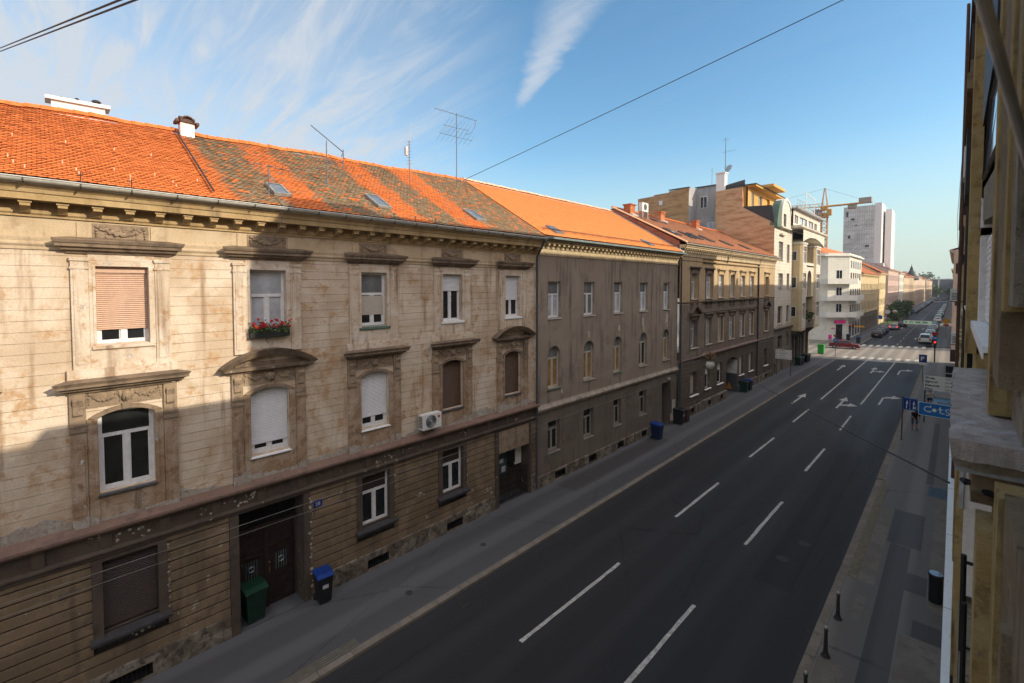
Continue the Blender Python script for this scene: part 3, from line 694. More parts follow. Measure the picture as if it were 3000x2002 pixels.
    while z < 3.70:
        z1 = min(z + .252, 3.71); segs = [(U0, U1)]
        for a, c, z2, z3 in fr:
            if z1 > z2 and z < z3: segs = [s for p, q in segs for s in ((p, min(q, a)), (max(p, c), q)) if s[1] - s[0] > .01]
        for p, q in segs:
            b.prof([(-.05, z), (-.012, z), (0, z + .008), (0, z1 - .008), (-.012, z1), (-.05, z1)], p, q)
        z += .292
    b.build('rusticated_courses', 'brown_rustic', F.root)
    gb = [c for i, c in enumerate(bays) if i not in (4, 7)]
    b = MB(0)
    for s in (-1, 1): a0, a1 = sorted((s * .57, s * .775)); b.box(a0, a1, -.03, .045, 1.56, 3.70)
    b.box(-.57, .57, -.03, .045, 3.62, 3.70); many(F, 'window_surround', b, 'brown_band', gb)
    for a0, a1 in ((3.71, 3.955), (5.885, 6.09), (14.80, 15.015), (17.205, 17.32)): b = F.mb(); b.box(a0, a1, -.03, .05, .0, 3.70); b.build('door_jamb', 'brown_band', F.root)
    b = MB(0); b.prof([(-.2, 1.72), (-.2, 1.60), (.14, 1.50), (.22, 1.55), (.22, 1.62)], -.84, .84); b.prof([(0, 1.36), (.05, 1.38), (.10, 1.50), (0, 1.52)], -.7, .7); many(F, 'window_ledge', b, 'ledge_dark', gb)
    for i, c in enumerate(bays):
        if i in (4, 7): continue
        st = dict(tr=0, mull=None, blind=.97, bmat='blind_dark', box=.14, frame='brown_frame') if i < 4 else dict(tr=.64, pane='glass', upper='blind_dark', frame='white_frame')
        window(F, c - .57, 1.72, 1.14, 1.9, .17, parent=F.root, **st)
    # plinth with cellar openings
    b = F.mb(); wall(b, U0, 3.70, -.2, .62, vents[:1] + vents[3:], .05, .3, 0, 1); wall(b, 6.10, 14.78, -.2, .62, vents[1:3], .05, .3, 0, 1)
    b.box(17.33, U1, -.2, .07, -.2, .9)
    for p, q in ((U0, 3.70), (6.10, 14.78)): b.prof([(-.03, .621), (.05, .621), (.04, .66), (-.03, .67)], p, q)
    for p in (3.70, 6.10, 14.78): b.box(p - .003, p + .003, -.03, .05, -.2, .62)
    b.build('plinth', ['plinth_stone', 'shade_black'], F.root)
    for a, c, z0, z1, *_ in vents:
        b = F.mb()
        for k in range(9): x = a + (c - a) * (k + .5) / 9; b.box(x - .012, x + .012, .02, .04, z0, z1)
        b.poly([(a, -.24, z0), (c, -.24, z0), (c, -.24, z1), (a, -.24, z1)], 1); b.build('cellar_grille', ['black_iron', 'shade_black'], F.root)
    # street door, two leaves
    b = F.mb(); n = -.66
    for a, c in ((4.03, 4.90), (4.94, 5.81)):
        b.box(a, c, n - .05, n, .02, 2.72)
        for z0, z1 in ((.12, .42), (.52, .98), (1.08, 1.78), (2.02, 2.62)):
            for x0, x1, y0, y1 in ((a + .08, c - .08, z0, z0 + .04), (a + .08, c - .08, z1 - .04, z1), (a + .08, a + .12, z0 + .041, z1 - .041), (c - .12, c - .08, z0 + .041, z1 - .041)): b.box(x0, x1, n, n + .03, y0, y1)
            b.box(a + .2, c - .2, n, n + .018, z0 + .1, z1 - .1)
        b.box(a, c, n, n + .06, 1.86, 1.93); b.box(a, c, n, n + .035, .44, .49)
    b.box(4.86, 4.98, n, n + .05, .02, 2.72); b.box(3.96, 5.88, n - .06, n + .05, 2.724, 2.86)
    d = b.build('street_door', 'door_wood', F.root)
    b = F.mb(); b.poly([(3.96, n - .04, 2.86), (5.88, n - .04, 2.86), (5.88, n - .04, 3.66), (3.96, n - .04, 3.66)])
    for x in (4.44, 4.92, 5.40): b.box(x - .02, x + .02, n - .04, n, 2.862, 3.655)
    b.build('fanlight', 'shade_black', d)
    b = F.mb(); b.tube([(4.99, n + .05, 1.18), (4.99, n + .09, 1.2), (4.99, n + .09, 1.34), (4.99, n + .05, 1.36)], .014, 6); b.ball((4.99, n + .07, 1.52), .03); b.build('door_handle', 'brass', d)
    for x in (4.46, 5.37):
        b = F.mb(); b.poly([(x - .2, n + .02, 1.15), (x + .2, n + .02, 1.15), (x + .2, n + .02, 1.74), (x - .2, n + .02, 1.74)], 1)
        for k in range(5): b.tube([(x - .16 + .08 * k, n + .035, 1.15), (x - .16 + .08 * k, n + .035, 1.74)], .007, 4)
        for k in range(8):
            t0, t1 = k * math.pi / 4, (k + 1) * math.pi / 4; b.tube([(x + .09 * math.cos(t0), n + .045, 1.48 + .09 * math.sin(t0)), (x + .09 * math.cos(t1), n + .045, 1.48 + .09 * math.sin(t1))], .011, 4)
        b.build('door_grille', ['zinc', 'glass'], d)
    b = F.mb(); b.box(3.97, 5.87, -.75, .04, -.1, .02); b.build('door_step', 'walk_asphalt', F.root)
    # side gate with railings, meter cabinets behind it
    b = F.mb(); b.box(15.02, 17.2, -.03, .0, 2.60, 3.66); b.box(15.2, 17.0, 0, .02, 2.9, 3.5); b.build('gate_panel', 'relief_stone', F.root)
    b = F.mb(); b.poly([(15.0, -.88, -.1), (17.2, -.88, -.1), (17.2, -.88, 2.62), (15.0, -.88, 2.62)]); b.build('gate_recess', 'brown_band', F.root)
    b = F.mb()
    for k in range(19): x = 15.06 + k * .117; b.tube([(x, -.12, .08), (x, -.12, 1.55 + .06 * (k % 2))], .013, 5)
    for z in (.15, .8, 1.42): b.box(15.03, 17.19, -.135, -.105, z, z + .035)
    b.build('gate_railings', 'black_iron', F.root)
    for a, c, z0, z1, mt in ((15.12, 16.0, 1.25, 2.45, 'teal_box'), (16.08, 16.6, 1.7, 2.5, 'black_box')):
        b = F.mb(); b.box(a, c, -.8, -.42, z0, z1); b.box(a + .05, c - .05, -.42, -.41, z0 + .05, z1 - .05); b.build('meter_cabinet', mt, F.root)
    b = F.mb(); b.box(15.5, 15.75, -.408, -.40, 1.9, 2.1); b.box(15.62, 15.9, -.408, -.40, 1.42, 1.7); b.build('meter_notice', 'sticker', F.root)
    b = F.mb(); b.box(16.7, 17.15, -.6, -.5, 1.5, 2.58); b.build('pale_board', 'chimney_white', F.root)
    # house number plate
    b = F.mb(); b.box(6.22, 6.50, .03, .045, 3.12, 3.34); pl = b.build('number_plate', 'sign_navy', F.root)
    me = text_mesh('28', .17, 'sticker', 'plate_number'); o = link('plate_number', me, pl); o.rotation_euler = (R(90), 0, 0); o.location = (6.27 - F.u0, -.05, 3.17)
    return F
H1 = house_one()

# things fixed to the first house -------------------------------------------------
def yagi(b, c, d, e, L, n, el, r=.008):
    """boom from c along d, n elements along e"""
    c, d, e = Vector(c), Vector(d).normalized(), Vector(e).normalized()
    b.tube([c - d * L / 2, c + d * L / 2], r * 1.5, 5)
    for i in range(n):
        p = c + d * (-L / 2 + L * (i + .3) / (n - .4)); k = el * (1 - .25 * i / n); b.tube([p - e * k / 2, p + e * k / 2], r * .8, 4)

def antenna(name, base, top, label, arms, mast='antenna_metal', grp='roof aerials'):
    o = empty(name, base, 0, label, 'antenna', grp)
    h = top - base[2]; b = W(); b.tube([(0, 0, -.1), (0, 0, h)], [.026, .02], 6); b.lathe((0, 0, 0), [(.07, -.02), (.05, .06), (.03, .1)], 8); b.build('mast', mast, o)
    for z, d, e, L, n, el in arms:
        b = W(); yagi(b, (0, 0, z), d, e, L, n, el); b.build('aerial_arm', 'antenna_metal', o)
    return o
antenna('roof_antenna', (-15.75, 5.06, 13.58), 14.55, 'short mast with a long thin aerial beside the leftmost skylight', [(.92, (-.25, -1, .12), (.5, 0, 1), 1.3, 7, .28)])
a = antenna('roof_antenna', (-17.7, 7.8, 14.66), 16.35, 'twin mast aerial with a steeply slanted arm on the mossy tiles', [(.55, (0, 1, 0), (1, 0, 0), .8, 5, .7), (.85, (0, 1, .05), (1, 0, 0), .9, 5, .6)])
b = W(); b.tube([(-.05, .62, 1.2), (-.1, .72, 1.42), (-.6, -.35, 2.35)], .02, 5); b.tube([(-.05, .7, .5), (-.05, .7, 1.5)], .02, 5); b.tube([(0, 0, .9), (-.05, .7, 1.0)], .014, 4); b.build('slanted_arm', 'antenna_metal', a)
a = antenna('roof_antenna', (-18.1, 11.82, 14.9), 17.35, 'thin rusty mast with a vertical rod aerial and pale box', [(1.9, (0, 0, 1), (0, 1, .2), 1.1, 8, .28)], 'antenna_rust')
b = W(); b.tube([(0, 0, 2.4), (0, .12, 3.3)], .012, 5); b.box(-.06, .06, -.22, -.1, 1.75, 2.15); b.build('signal_box', 'sticker', a)
a = antenna('roof_antenna', (-20.1, 16.2, 15.98), 20.3, 'tallest aerial mast with three stacked comb arms near the roof end', [(4.22, (0, 1, .03), (1, 0, 0), 3.0, 9, .34), (3.5, (0, 1, .06), (.8, 0, .5), 1.8, 7, 1.15), (3.0, (0, 1, .04), (.8, 0, .5), 2.3, 8, 1.05)])
b = W(); b.tube([(0, 1.4, 4.2), (0, 1.35, 3.9), (0, 1.1, 3.5), (0, .7, 3.3)], .016, 5); b.build('curved_feed', 'antenna_metal', a)
b = W(); b.tube([(-15.7, 5.1, 14.3), (-15.4, 5.2, 13.5), (-14.86, 5.18, 13.2), (-14.95, 5.16, 12.7), (-15.40, 5.05, 12.2), (-15.45, 5.0, 11.9)], .012, 5)
tag(b.build('aerial_lead', 'cable_pale'), 'thin pale cable hanging from the short aerial down over the gutter', 'cable')
# air conditioner on the facade
o = empty('air_conditioner', (-15.46, 10.9, 4.86), 0, 'white air conditioning unit on the cream wall left of the brown blind', 'air conditioner')
b = W(); b.box(-.02, .30, -.46, .46, .02, .62); b.build('casing', 'ac_white', o)
b = W(); b.lathe((.30, -.06, .33), [(.25, .0), (.25, .022), (.20, .012), (.0, .012)], 20, 0, 0); b.build('fan_ring', 'pole_grey', o)
b = W()
for k in range(6): r_ = .05 + .035 * k; b.tube([(.325, -.06 + r_ * math.cos(t * math.pi / 8), .33 + r_ * math.sin(t * math.pi / 8)) for t in range(17)], .005, 4)
b.ball((.325, -.06, .33), .02, .045, .045); b.build('fan_grille', 'zinc', o)
b = W(); b.lathe((.301, .33, .47), [(.055, 0), (.055, .005), (0, .006)], 12, 0, 0); b.build('brand_badge', 'sign_red', o)
b = W()
for k in range(8): b.box(0, .26, -.468, -.462, .10 + .06 * k, .13 + .06 * k)
b.build('side_louvres', 'black_iron', o)
b = W()
for s in (-.3, .3): b.box(-.09, .28, s - .015, s + .015, -.03, .018); b.box(-.09, -.06, s - .015, s + .015, -.2, .018)
b.build('wall_brackets', 'zinc', o)
# flower box
o = empty('flower_box', (-15.42, 4.9, 9.1), 0, 'planter of red geraniums on the window ledge of the second floor', 'flower box')
b = W(); b.prof([(-.56, 0), (.56, 0), (.58, .17), (-.58, .17)], -.11, .11) if False else b.profb([(-.12, 0), (.10, 0), (.13, .17), (-.14, .17)], -.57, .57); b.build('planter', 'planter', o)
g = random.Random(11); b = W(); f = W(); fo = W()
for i in range(420):
    c = Vector((g.gauss(0, .09) + .03, g.uniform(-.58, .58), .17 + abs(g.gauss(0, .12)))); d = Vector((g.uniform(-1, 1), g.uniform(-1, 1), g.uniform(-.2, 1))).normalized(); e = d.orthogonal().normalized() * .035; h = d.cross(e) * 1.0
    b.poly([c - e, c - h, c + e, c + h])
for i in range(34):
    c = (g.gauss(.05, .09), g.uniform(-.58, .6), .30 + abs(g.gauss(0, .10))); q = fo if i % 11 == 0 else f
    for k in range(7): q.ball((c[0] + g.gauss(0, .025), c[1] + g.gauss(0, .03), c[2] + g.gauss(0, .02)), .024, None, None, 5, 3)
b.build('foliage', 'leaf', o); f.build('red_blooms', 'petal_red', o); fo.build('orange_blooms', 'petal_orange', o)
b = W(); b.tube([(-.05, -.05, .0), (.02, -.1, -.12), (.0, -.03, -.2)], .012, 5); b.build('trailing_stem', 'bark', o)
# ------------------------------------------------------------------ second house: plain grey-brown
def gutter(F, u0, u1, n, z, mat, r=.075, straps=None):
    b = F.mb(); k = 8
    pr = [(n + r * math.cos(math.pi + math.pi * i / k), z + r * math.sin(math.pi + math.pi * i / k)) for i in range(k + 1)]
    pr += [(n + (r - .012) * math.cos(-math.pi * i / k), z + (r - .012) * math.sin(-math.pi * i / k)) for i in range(k + 1)]
    b.prof(pr, u0, u1); b.tube([(u0, n + r, z), (u1, n + r, z)], .014, 5); return b.build('gutter', mat, F.root)

def house_two():
    U0, U1 = 17.802, 34.5
    F = Fac('town_house', XL, U0, 'plain grey brown house with arched first floor windows under a bright orange roof', 'building')
    cs = [(18.71, 19.8), (21.98, 23.09), (25.24, 26.28), (28.56, 29.68), (32.08, 33.12)]
    up = [(a, c, 8.98, 10.94) for a, c in cs]; ar = [(a, c, 5.15, 7.44, .52) for a, c in cs]
    b = F.mb(); wall(b, U0, U1, 4.2, 12.42, up + ar, 0, .2, 0, 1); b.build('upper_wall', ['grey_render', 'grey_trim'], F.root)
    gr = [(a + .02, c - .04, 1.68, 3.36) for a, c in cs[:4]]; door = (32.0, 33.5, -.1, 3.42, 0, .8)
    vents = [(a + .1, c - .1, .12, .5, 0, .3) for a, c in ((19.2, 20.3), (22.4, 23.4), (25.6, 26.6), (28.8, 29.7), (30.6, 31.2))]
    b = F.mb(); wall(b, U0, U1, .58, 4.0, gr + [door], .01, .25, 0, 1); b.build('ground_wall', ['grey_base', 'grey_base'], F.root)
    b = F.mb(); wall(b, U0, 31.95, -.2, .58, vents, .06, .3, 0, 1); b.prof([(.01, .581), (.06, .581), (.03, .62), (.01, .62)], U0, 31.95); b.box(33.55, U1, 0, .06, -.2, .58); b.build('plinth', ['plinth_stone', 'shade_black'], F.root)
    for a, c, z0, z1, *_ in vents:
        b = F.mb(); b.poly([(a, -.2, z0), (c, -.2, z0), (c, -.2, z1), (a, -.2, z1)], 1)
        for k in range(7): x = a + (c - a) * (k + .5) / 7; b.box(x - .012, x + .012, .02, .04, z0, z1)
        b.build('cellar_grille', ['black_iron', 'shade_black'], F.root)
    b = F.mb(); b.prof([(0, 3.98), (.05, 3.98), (.07, 4.05), (.15, 4.09), (.17, 4.16), (.17, 4.20), (.03, 4.33), (0, 4.4)], U0, U1); b.build('belt_cornice', 'grey_trim', F.root)
    b = F.mb(); b.prof([(0, 12.28), (.03, 12.28), (.06, 12.34), (.03, 12.40), (0, 12.41)], U0, U1); b.build('string_course', 'tan_cornice', F.root)
    b = F.mb(); b.box(U0, U1, -.3, .012, 12.42, 12.66); b.prof([(0, 12.66), (.06, 12.66), (.07, 12.93), (.36, 12.935), (.36, 13.02), (.44, 13.06), (.46, 13.12), (0, 13.14)], U0, U1); b.build('cornice', 'tan_cornice', F.root)
    b = MB(0); b.prof([(.06, 12.70), (.12, 12.70), (.18, 12.78), (.29, 12.82), (.30, 12.93), (.06, 12.93)], -.08, .08); many(F, 'corbel', b, 'tan_cornice', np.arange(U0 + .25, U1 - .1, .42))
    b = F.mb(); b.prof([(.30, 13.15), (.72, 13.12), (.74, 13.22), (.70, 13.22), (.69, 13.16), (.1, 13.36), (.1, 13.33)], U0, U1 - .02); b.build('gutter', 'zinc_teal', F.root)
    e, r = (.52, 13.30), (-5.95, 17.12)
    b = F.mb(); b.poly([(U0, .5, 13.24), (U1, .5, 13.24), (U1, -5.95, 17.06), (U0, -5.95, 17.06)]); b.poly([(U0, -5.95, 17.06), (U1, -5.95, 17.06), (U1, -12.2, 13.2), (U0, -12.2, 13.2)])
    for u in (U0, U1): b.poly([(u, 0, 12.5), (u, -12.2, 12.5), (u, -12.2, 13.2), (u, -5.95, 17.05), (u, .5, 13.2)])
    b.poly([(U0, -12.2, 0), (U1, -12.2, 0), (U1, -12.2, 13.2), (U0, -12.2, 13.2)])
    b.build('roof_deck', 'roof_felt', F.root)
    rf = tiles(F, 'roof', 'tiles_bright', U0 + .02, U1 - .3, e, r, .17, .148, .003)
    ridge(F, 'ridge_pale', U0, U1, -5.95, 17.16, parent=rf)
    b = F.mb(); b.prof([(.5, 13.28), (-5.95, 17.10), (-5.95, 17.18), (.5, 13.36)], U1 - .3, U1 - .02); b.build('verge_flashing', 'zinc_pale', rf)
    b = F.mb()
    for s in (.62, .75):
        n, z = .52 - s * .861 + .05, 13.30 + s * .508 + .10; b.tube([(U0 + .4, n, z), (U1 - .5, n, z)], .016, 5)
    u = U0 + .6
    while u < U1 - .5: b.tube([(u, -.05, 13.62), (u, -.02, 13.78)], .012, 4); u += .9
    b.build('snow_rail', 'iron', rf)
    for a, c in ((19.1, 19.75), (29.5, 30.15)):
        q = lambda u, s, h: (u, .52 - s * .861 + h * .508, 13.30 + s * .508 + h * .861)
        b = F.mb(); s0, s1, h = .35, 1.25, .10
        P = [q(a, s0, 0), q(c, s0, 0), q(c, s1, 0), q(a, s1, 0), q(a, s0, h), q(c, s0, h), q(c, s1, h), q(a, s1, h)]; b.faces(P, [(0, 1, 5, 4), (1, 2, 6, 5), (2, 3, 7, 6), (3, 0, 4, 7)]); sk = b.build('skylight', 'zinc_roof', rf)
        b = F.mb(); b.poly([q(a, s0, h - .01), q(c, s0, h - .01), q(c, s1, h - .01), q(a, s1, h - .01)]); b.build('pane', 'glass_roof', sk)
    for i, (a, c) in enumerate(cs):
        window(F, a, 8.98, c - a, 1.96, .17, tr=.64, pane='glass_curtain' if i != 1 else 'glass_dim', upper='glass_dim', frame='white_frame', sill=(.05, .06, 'zinc_pale'))
        window(F, a, 5.15, c - a, 2.29, .17, tr=.70, pane='glass' if i == 3 else 'glass_amber', upper='glass_dim', frame='cream_frame', sill=(.06, .07, 'copper_green' if i in (0, 2) else 'grey_frame'))
        if i < 4: window(F, a + .02, 1.68, c - a - .06, 1.68, .2, tr=.7, pane='glass', frame='grey_frame', sill=(.03, .05, 'grey_frame'))
    b = F.mb(); b.box(32.0, 33.5, -.78, -.72, -.1, 3.42)
    for a, c in ((32.08, 32.72), (32.78, 33.42)):
        for z0, z1 in ((.1, .9), (1.0, 2.2)): b.box(a, c, -.72, -.69, z0, z1)
    b.build('street_door', 'door_wood', F.root)
    b = F.mb(); b.box(33.6, 34.2, .062, .068, .58, 1.9); b.box(33.3, 34.0, .062, .067, .3, .9); b.build('bare_render_patch', 'white_patch', F.root)
    g = random.Random(4); b = F.mb()     # spots where the render has fallen off
    for u, z, s in ((22.5, 7.85, .16), (25.9, 8.0, .2), (29.0, 8.2, .34), (29.15, 7.75, .22), (32.7, 8.15, .38), (32.75, 7.8, .2), (19.9, 4.9, .2)):
        pts = [(u + s * .6 * g.uniform(.6, 1.2) * math.cos(k * math.pi / 5), .004, z + s * 1.2 * g.uniform(.6, 1.2) * math.sin(k * math.pi / 5)) for k in range(10)]; b.poly(pts)
    b.build('fallen_render', 'white_patch', F.root)
    b = F.mb(); b.lathe((33.0, .02, 3.62), [(.0, 0), (.1, .0), (.1, .12), (.03, .14)], 10, 0, 1); b.build('door_lamp', 'lamp_white', F.root)
    return F
H2 = house_two()

# ------------------------------------------------------------------ third house: dark historic facade
def house_three():
    U0, U1 = 34.502, 60.5
    F = Fac('town_house', XL, U0, 'dark brown historic house with small pediments over the windows and a faded tile roof', 'building')
    us = [(36.65, 38.0), (40.1, 41.4), (43.0, 44.25), (45.95, 47.2), (48.95, 50.2), (51.85, 53.1), (56.6, 57.95)]
    up = [(a, c, 9.65, 11.72) for a, c in us]; fi = [(a, c, 5.6, 7.88) for a, c in us]
    # rendered upper storeys; the upper one is lighter, its sunlit tone put into the colour
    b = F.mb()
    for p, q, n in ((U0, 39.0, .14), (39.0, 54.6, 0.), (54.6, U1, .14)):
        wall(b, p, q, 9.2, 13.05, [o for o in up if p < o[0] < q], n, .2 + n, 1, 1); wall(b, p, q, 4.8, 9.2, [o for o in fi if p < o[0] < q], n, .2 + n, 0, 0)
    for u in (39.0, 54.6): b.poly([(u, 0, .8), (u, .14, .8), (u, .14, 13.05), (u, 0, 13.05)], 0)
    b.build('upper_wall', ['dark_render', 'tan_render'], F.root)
    b = F.mb(); b.prof([(0, 13.05), (.2, 13.05), (.2, 13.30), (.24, 13.34), (.22, 13.66), (.48, 13.665), (.48, 13.76), (.56, 13.80), (.58, 13.9), (0, 13.94)], U0, U1); b.prof([(0, 12.70), (.16, 12.70), (.2, 12.75), (.2, 12.8), (0, 12.82)], U0, U1); b.build('cornice', 'tan_cornice', F.root)
    b = MB(0); b.prof([(.22, 13.36), (.28, 13.36), (.32, 13.5), (.42, 13.54), (.43, 13.66), (.22, 13.66)], -.09, .09); many(F, 'corbel', b, 'tan_cornice', np.arange(U0 + .3, U1 - .1, .46))
    gutter(F, U0 + .2, U1, .66, 14.0, 'zinc_pale', .08)
    b = F.mb(); b.prof([(0, 9.28), (.17, 9.28), (.2, 9.34), (.2, 9.38), (0, 9.44)], U0, U1); b.prof([(0, 8.36), (.05, 8.36), (.08, 8.42), (.0, 8.46)], 39.0, 54.6); b.build('sill_course', 'dark_trim', F.root)
    b = F.mb(); b.prof([(0, 4.5), (.06, 4.5), (.1, 4.6), (.2, 4.64), (.22, 4.74), (.06, 4.84), (0, 5.0)], U0, U1); b.box(U0, U1, 0, .03, 4.95, 5.45); b.build('belt_cornice', 'rose_band', F.root)
    gw = [(36.75, 38.1), (40.2, 41.2), (43.05, 44.25), (48.95, 50.15), (52.0, 53.15), (56.75, 58.0)]
    go = [(a, c, 1.66, 3.55) for a, c in gw]; gate = (45.3, 48.5, -.1, 3.72, .45, 3.2)
    b = F.mb()
    for p, q, n in ((U0, 39.0, .14), (39.0, 54.6, 0.), (54.6, U1, .14)): wall(b, p, q, .75, 4.5, [o for o in go + [gate] if p < o[0] < q], n, .22 + n, 0, 0)
    b.build('ground_wall', 'dark_rustic', F.root)
    b = F.mb(); vs = [(a + .3, a + .9, .2, .6, 0, .3) for a in (36.6, 40.2, 43.2, 49.2, 52.0, 57)]
    wall(b, U0, 45.25, -.2, .70, [v for v in vs if v[0] < 45], .19, .3, 0, 1); wall(b, 48.55, U1, -.2, .70, [v for v in vs if v[0] > 48], .19, .3, 0, 1)
    for p, q in ((U0, 45.25), (48.55, U1)): b.prof([(0, .701), (.19, .701), (.15, .76), (0, .78)], p, q)
    b.build('plinth', ['plinth_stone', 'shade_black'], F.root)
    # passage: white painted upper wall, blue grey dado
    b = F.mb(); b.poly([(48.49, -.02, 1.85), (48.49, -3.2, 1.85), (48.49, -3.2, 3.3), (48.49, -.02, 3.3)]); b.poly([(45.3, -3.15, 1.85), (48.5, -3.15, 1.85), (48.5, -3.15, 3.7), (45.3, -3.15, 3.7)]); b.build('passage_wall', 'near_white', F.root)
    b = F.mb(); b.poly([(48.485, -.02, 0), (48.485, -3.2, 0), (48.485, -3.2, 1.85), (48.485, -.02, 1.85)]); b.poly([(45.3, -3.145, 0), (48.5, -3.145, 0), (48.5, -3.145, 1.85), (45.3, -3.145, 1.85)]); b.build('passage_dado', 'sill_metal', F.root)
    b = F.mb(); b.poly([(48.48, -.5, .25), (48.48, -1.1, .25), (48.48, -.8, .95)]); b.build('hazard_sign', 'sign_amber', F.root)
    # windows and their dressings
    for i, (a, c) in enumerate(us):
        n = .14 if i in (0, 6) else 0.; m = (a + c) / 2; w = c - a
        window(F, a, 9.65, w, 2.07, .17 + n, tr=.66, pane='glass_curtain', frame='white_frame', sill=(.12, .12, 'zinc_pale'), n=n)
        window(F, a, 5.6, w, 2.28, .17 + n, tr=.66, pane='glass_blue' if i in (0, 3) else 'glass_curtain', frame='white_frame' if i > 2 or i == 0 else 'cream_frame', sill=(.12, .12, 'zinc_pale'), n=n)
        b = F.mb()
        for s0, s1 in ((a - .17, a), (c, c + .17)): b.box(s0, s1, n, n + .05, 9.45, 11.75); b.box(s0, s1, n, n + .05, 5.45, 7.92)
        b.box(a - .17, c + .17, n, n + .05, 11.751, 11.95); b.box(a - .17, c + .17, n, n + .05, 7.921, 8.1)
        sur = b.build('window_surround', 'tan_render' if 1 < i else 'dark_render', F.root)  # surrounds past the second bay painted in the sunlit tone
        b = F.mb(); hp = lambda z: [(n, z), (n + .06, z), (n + .1, z + .06), (n + .24, z + .1), (n + .26, z + .18), (n, z + .24)]
        b.prof(hp(12.05), a - .3, c + .3)
        for s in (a - .12, c + .04): b.prof([(n, 11.8), (n + .06, 11.8), (n + .16, 12.05), (n, 12.05)], s, s + .1)
        b.build('window_hood', 'dark_trim' if i < 2 else 'tan_cornice', sur)  # upper hoods past the second bay painted paler, as if sunlit
        b = F.mb(); b.prof(hp(8.12), a - .32, c + .32)
        for s in (a - .14, c + .02): b.prof([(n, 7.8), (n + .06, 7.8), (n + .16, 8.1), (n, 8.1)], s, s + .12)
        b.box(a - .1, c + .1, n, n + .03, 8.105, 8.12)
        if i in (0, 6):
            for k in (0, 1):
                x0, x1 = (a - .36, m) if k == 0 else (m, c + .36); z0, z1 = (8.36, 8.98) if k == 0 else (8.98, 8.36)
                b.faces([(x0, n, z0), (x1, n, z1), (x1, n, z1 + .14), (x0, n, z0 + .14), (x0, n + .28, z0), (x1, n + .28, z1), (x1, n + .3, z1 + .14), (x0, n + .3, z0 + .14)], [(4, 5, 6, 7), (0, 1, 5, 4), (3, 2, 6, 7), (0, 4, 7, 3)])
            festoon(b, m, n + .04, 8.6, .5, .05, 9, 0, .05)
        b.build('window_hood', 'dark_trim', sur)
        b = F.mb()
        for s in (a + .05, c - .2): b.prof([(n, 9.0), (n + .05, 9.0), (n + .14, 9.26), (n, 9.26)], s, s + .15)
        b.box(a - .1, c + .1, n, n + .035, 8.75, 9.22); b.build('apron_panel', 'dark_trim', sur)
    for i, (a, c) in enumerate(gw):
        n = .14 if i in (0, 5) else 0.
        st = dict(tr=.66, pane='glass', upper='blind_white', frame='white_frame', mull=None) if i in (1, 2) else dict(tr=0, mull=None, pane='glass', blind=.92, bmat='shade_ivory', frame='white_frame')
        window(F, a, 1.66, c - a, 1.89, .19 + n, sill=(.16, .16, 'chimney_white'), n=n, **st)
    for u, z1, nn in ((34.62, 13.6, .24), (44.6, 13.5, .3), (54.5, 13.6, .12)):
        b = F.mb()
        if u == 44.6: b.tube([(u, .62, 13.95), (u + .1, .3, 13.5), (u + .1, .12, 12.75)], .055, 7)
        else: b.tube([(u, .62, 13.95), (u, nn + .1, 13.4), (u, nn, 12.9), (u, nn, .9), (u, nn, .1)], .06, 8)
        b.build('downpipe', 'zinc_dark', F.root)
    e, r = (.60, 14.08), (-5.95, 17.5)
    b = F.mb(); b.poly([(U0, .58, 14.02), (U1, .58, 14.02), (U1, -5.95, 17.44), (U0, -5.95, 17.44)]); b.poly([(U0, -5.95, 17.44), (U1, -5.95, 17.44), (U1, -12.2, 13.9), (U0, -12.2, 13.9)])
    b.poly([(U1, 0, 13.), (U1, -12.2, 13), (U1, -12.2, 13.9), (U1, -5.95, 17.43), (U1, .55, 14)]); b.poly([(U0, -12.2, 0), (U1, -12.2, 0), (U1, -12.2, 13.9), (U0, -12.2, 13.9)])
    b.build('roof_deck', 'roof_felt', F.root)
    b = F.mb(); b.poly([(U0, .1, 12.9), (U0, -12.2, 12.9), (U0, -12.2, 13.9), (U0, -5.95, 17.43), (U0, .1, 14.2)]); b.build('gable_wall', 'brick_red', F.root)
    b = F.mb(); b.prof([(.66, 14.06), (-5.95, 17.5), (-5.95, 17.58), (.66, 14.14)], U0 - .12, U0 + .25); b.build('verge_flashing', 'ridge_pale', F.root)
    rf = tiles(F, 'roof', 'tiles_faded', U0 + .25, U1, e, r, .19, .16, .008)
    ridge(F, 'ridge_orange', U0, U1, -5.95, 17.54, parent=rf)
    for u in (35.9, 41.6, 49.9):
        b = F.mb(); b.box(u - .42, u + .42, -5.4, -4.75, 16.2, 17.72); ch = b.build('chimney', 'brick_chimney', rf)
        b = F.mb(); b.box(u - .5, u + .5, -5.48, -4.67, 17.72, 17.82); b.build('chimney_cap', 'brick_chimney', ch)
        b = F.mb(); b.prof([(-4.75, 16.75), (-4.5, 16.72), (-4.45, 16.86), (-4.75, 17.0)], u - .5, u + .5); b.build('chimney_flashing', 'zinc_pale', ch)
    for a, c, s0, s1 in ((38.7, 40.9, 5.2, 5.9), (35.9, 37.0, 1.6, 3.0), (38.6, 39.5, 1.4, 2.9), (40.4, 41.3, 1.5, 2.9), (42.8, 43.7, 1.4, 2.8), (47.0, 48.2, 1.2, 2.4), (52.0, 53.0, 1.0, 2.2)):
        q = lambda u, s, h: (u, .60 - s * .886 + h * .463, 14.08 + s * .463 + h * .886); h = .11
        P = [q(a, s0, 0), q(c, s0, 0), q(c, s1, 0), q(a, s1, 0), q(a, s0, h), q(c, s0, h), q(c, s1, h), q(a, s1, h)]
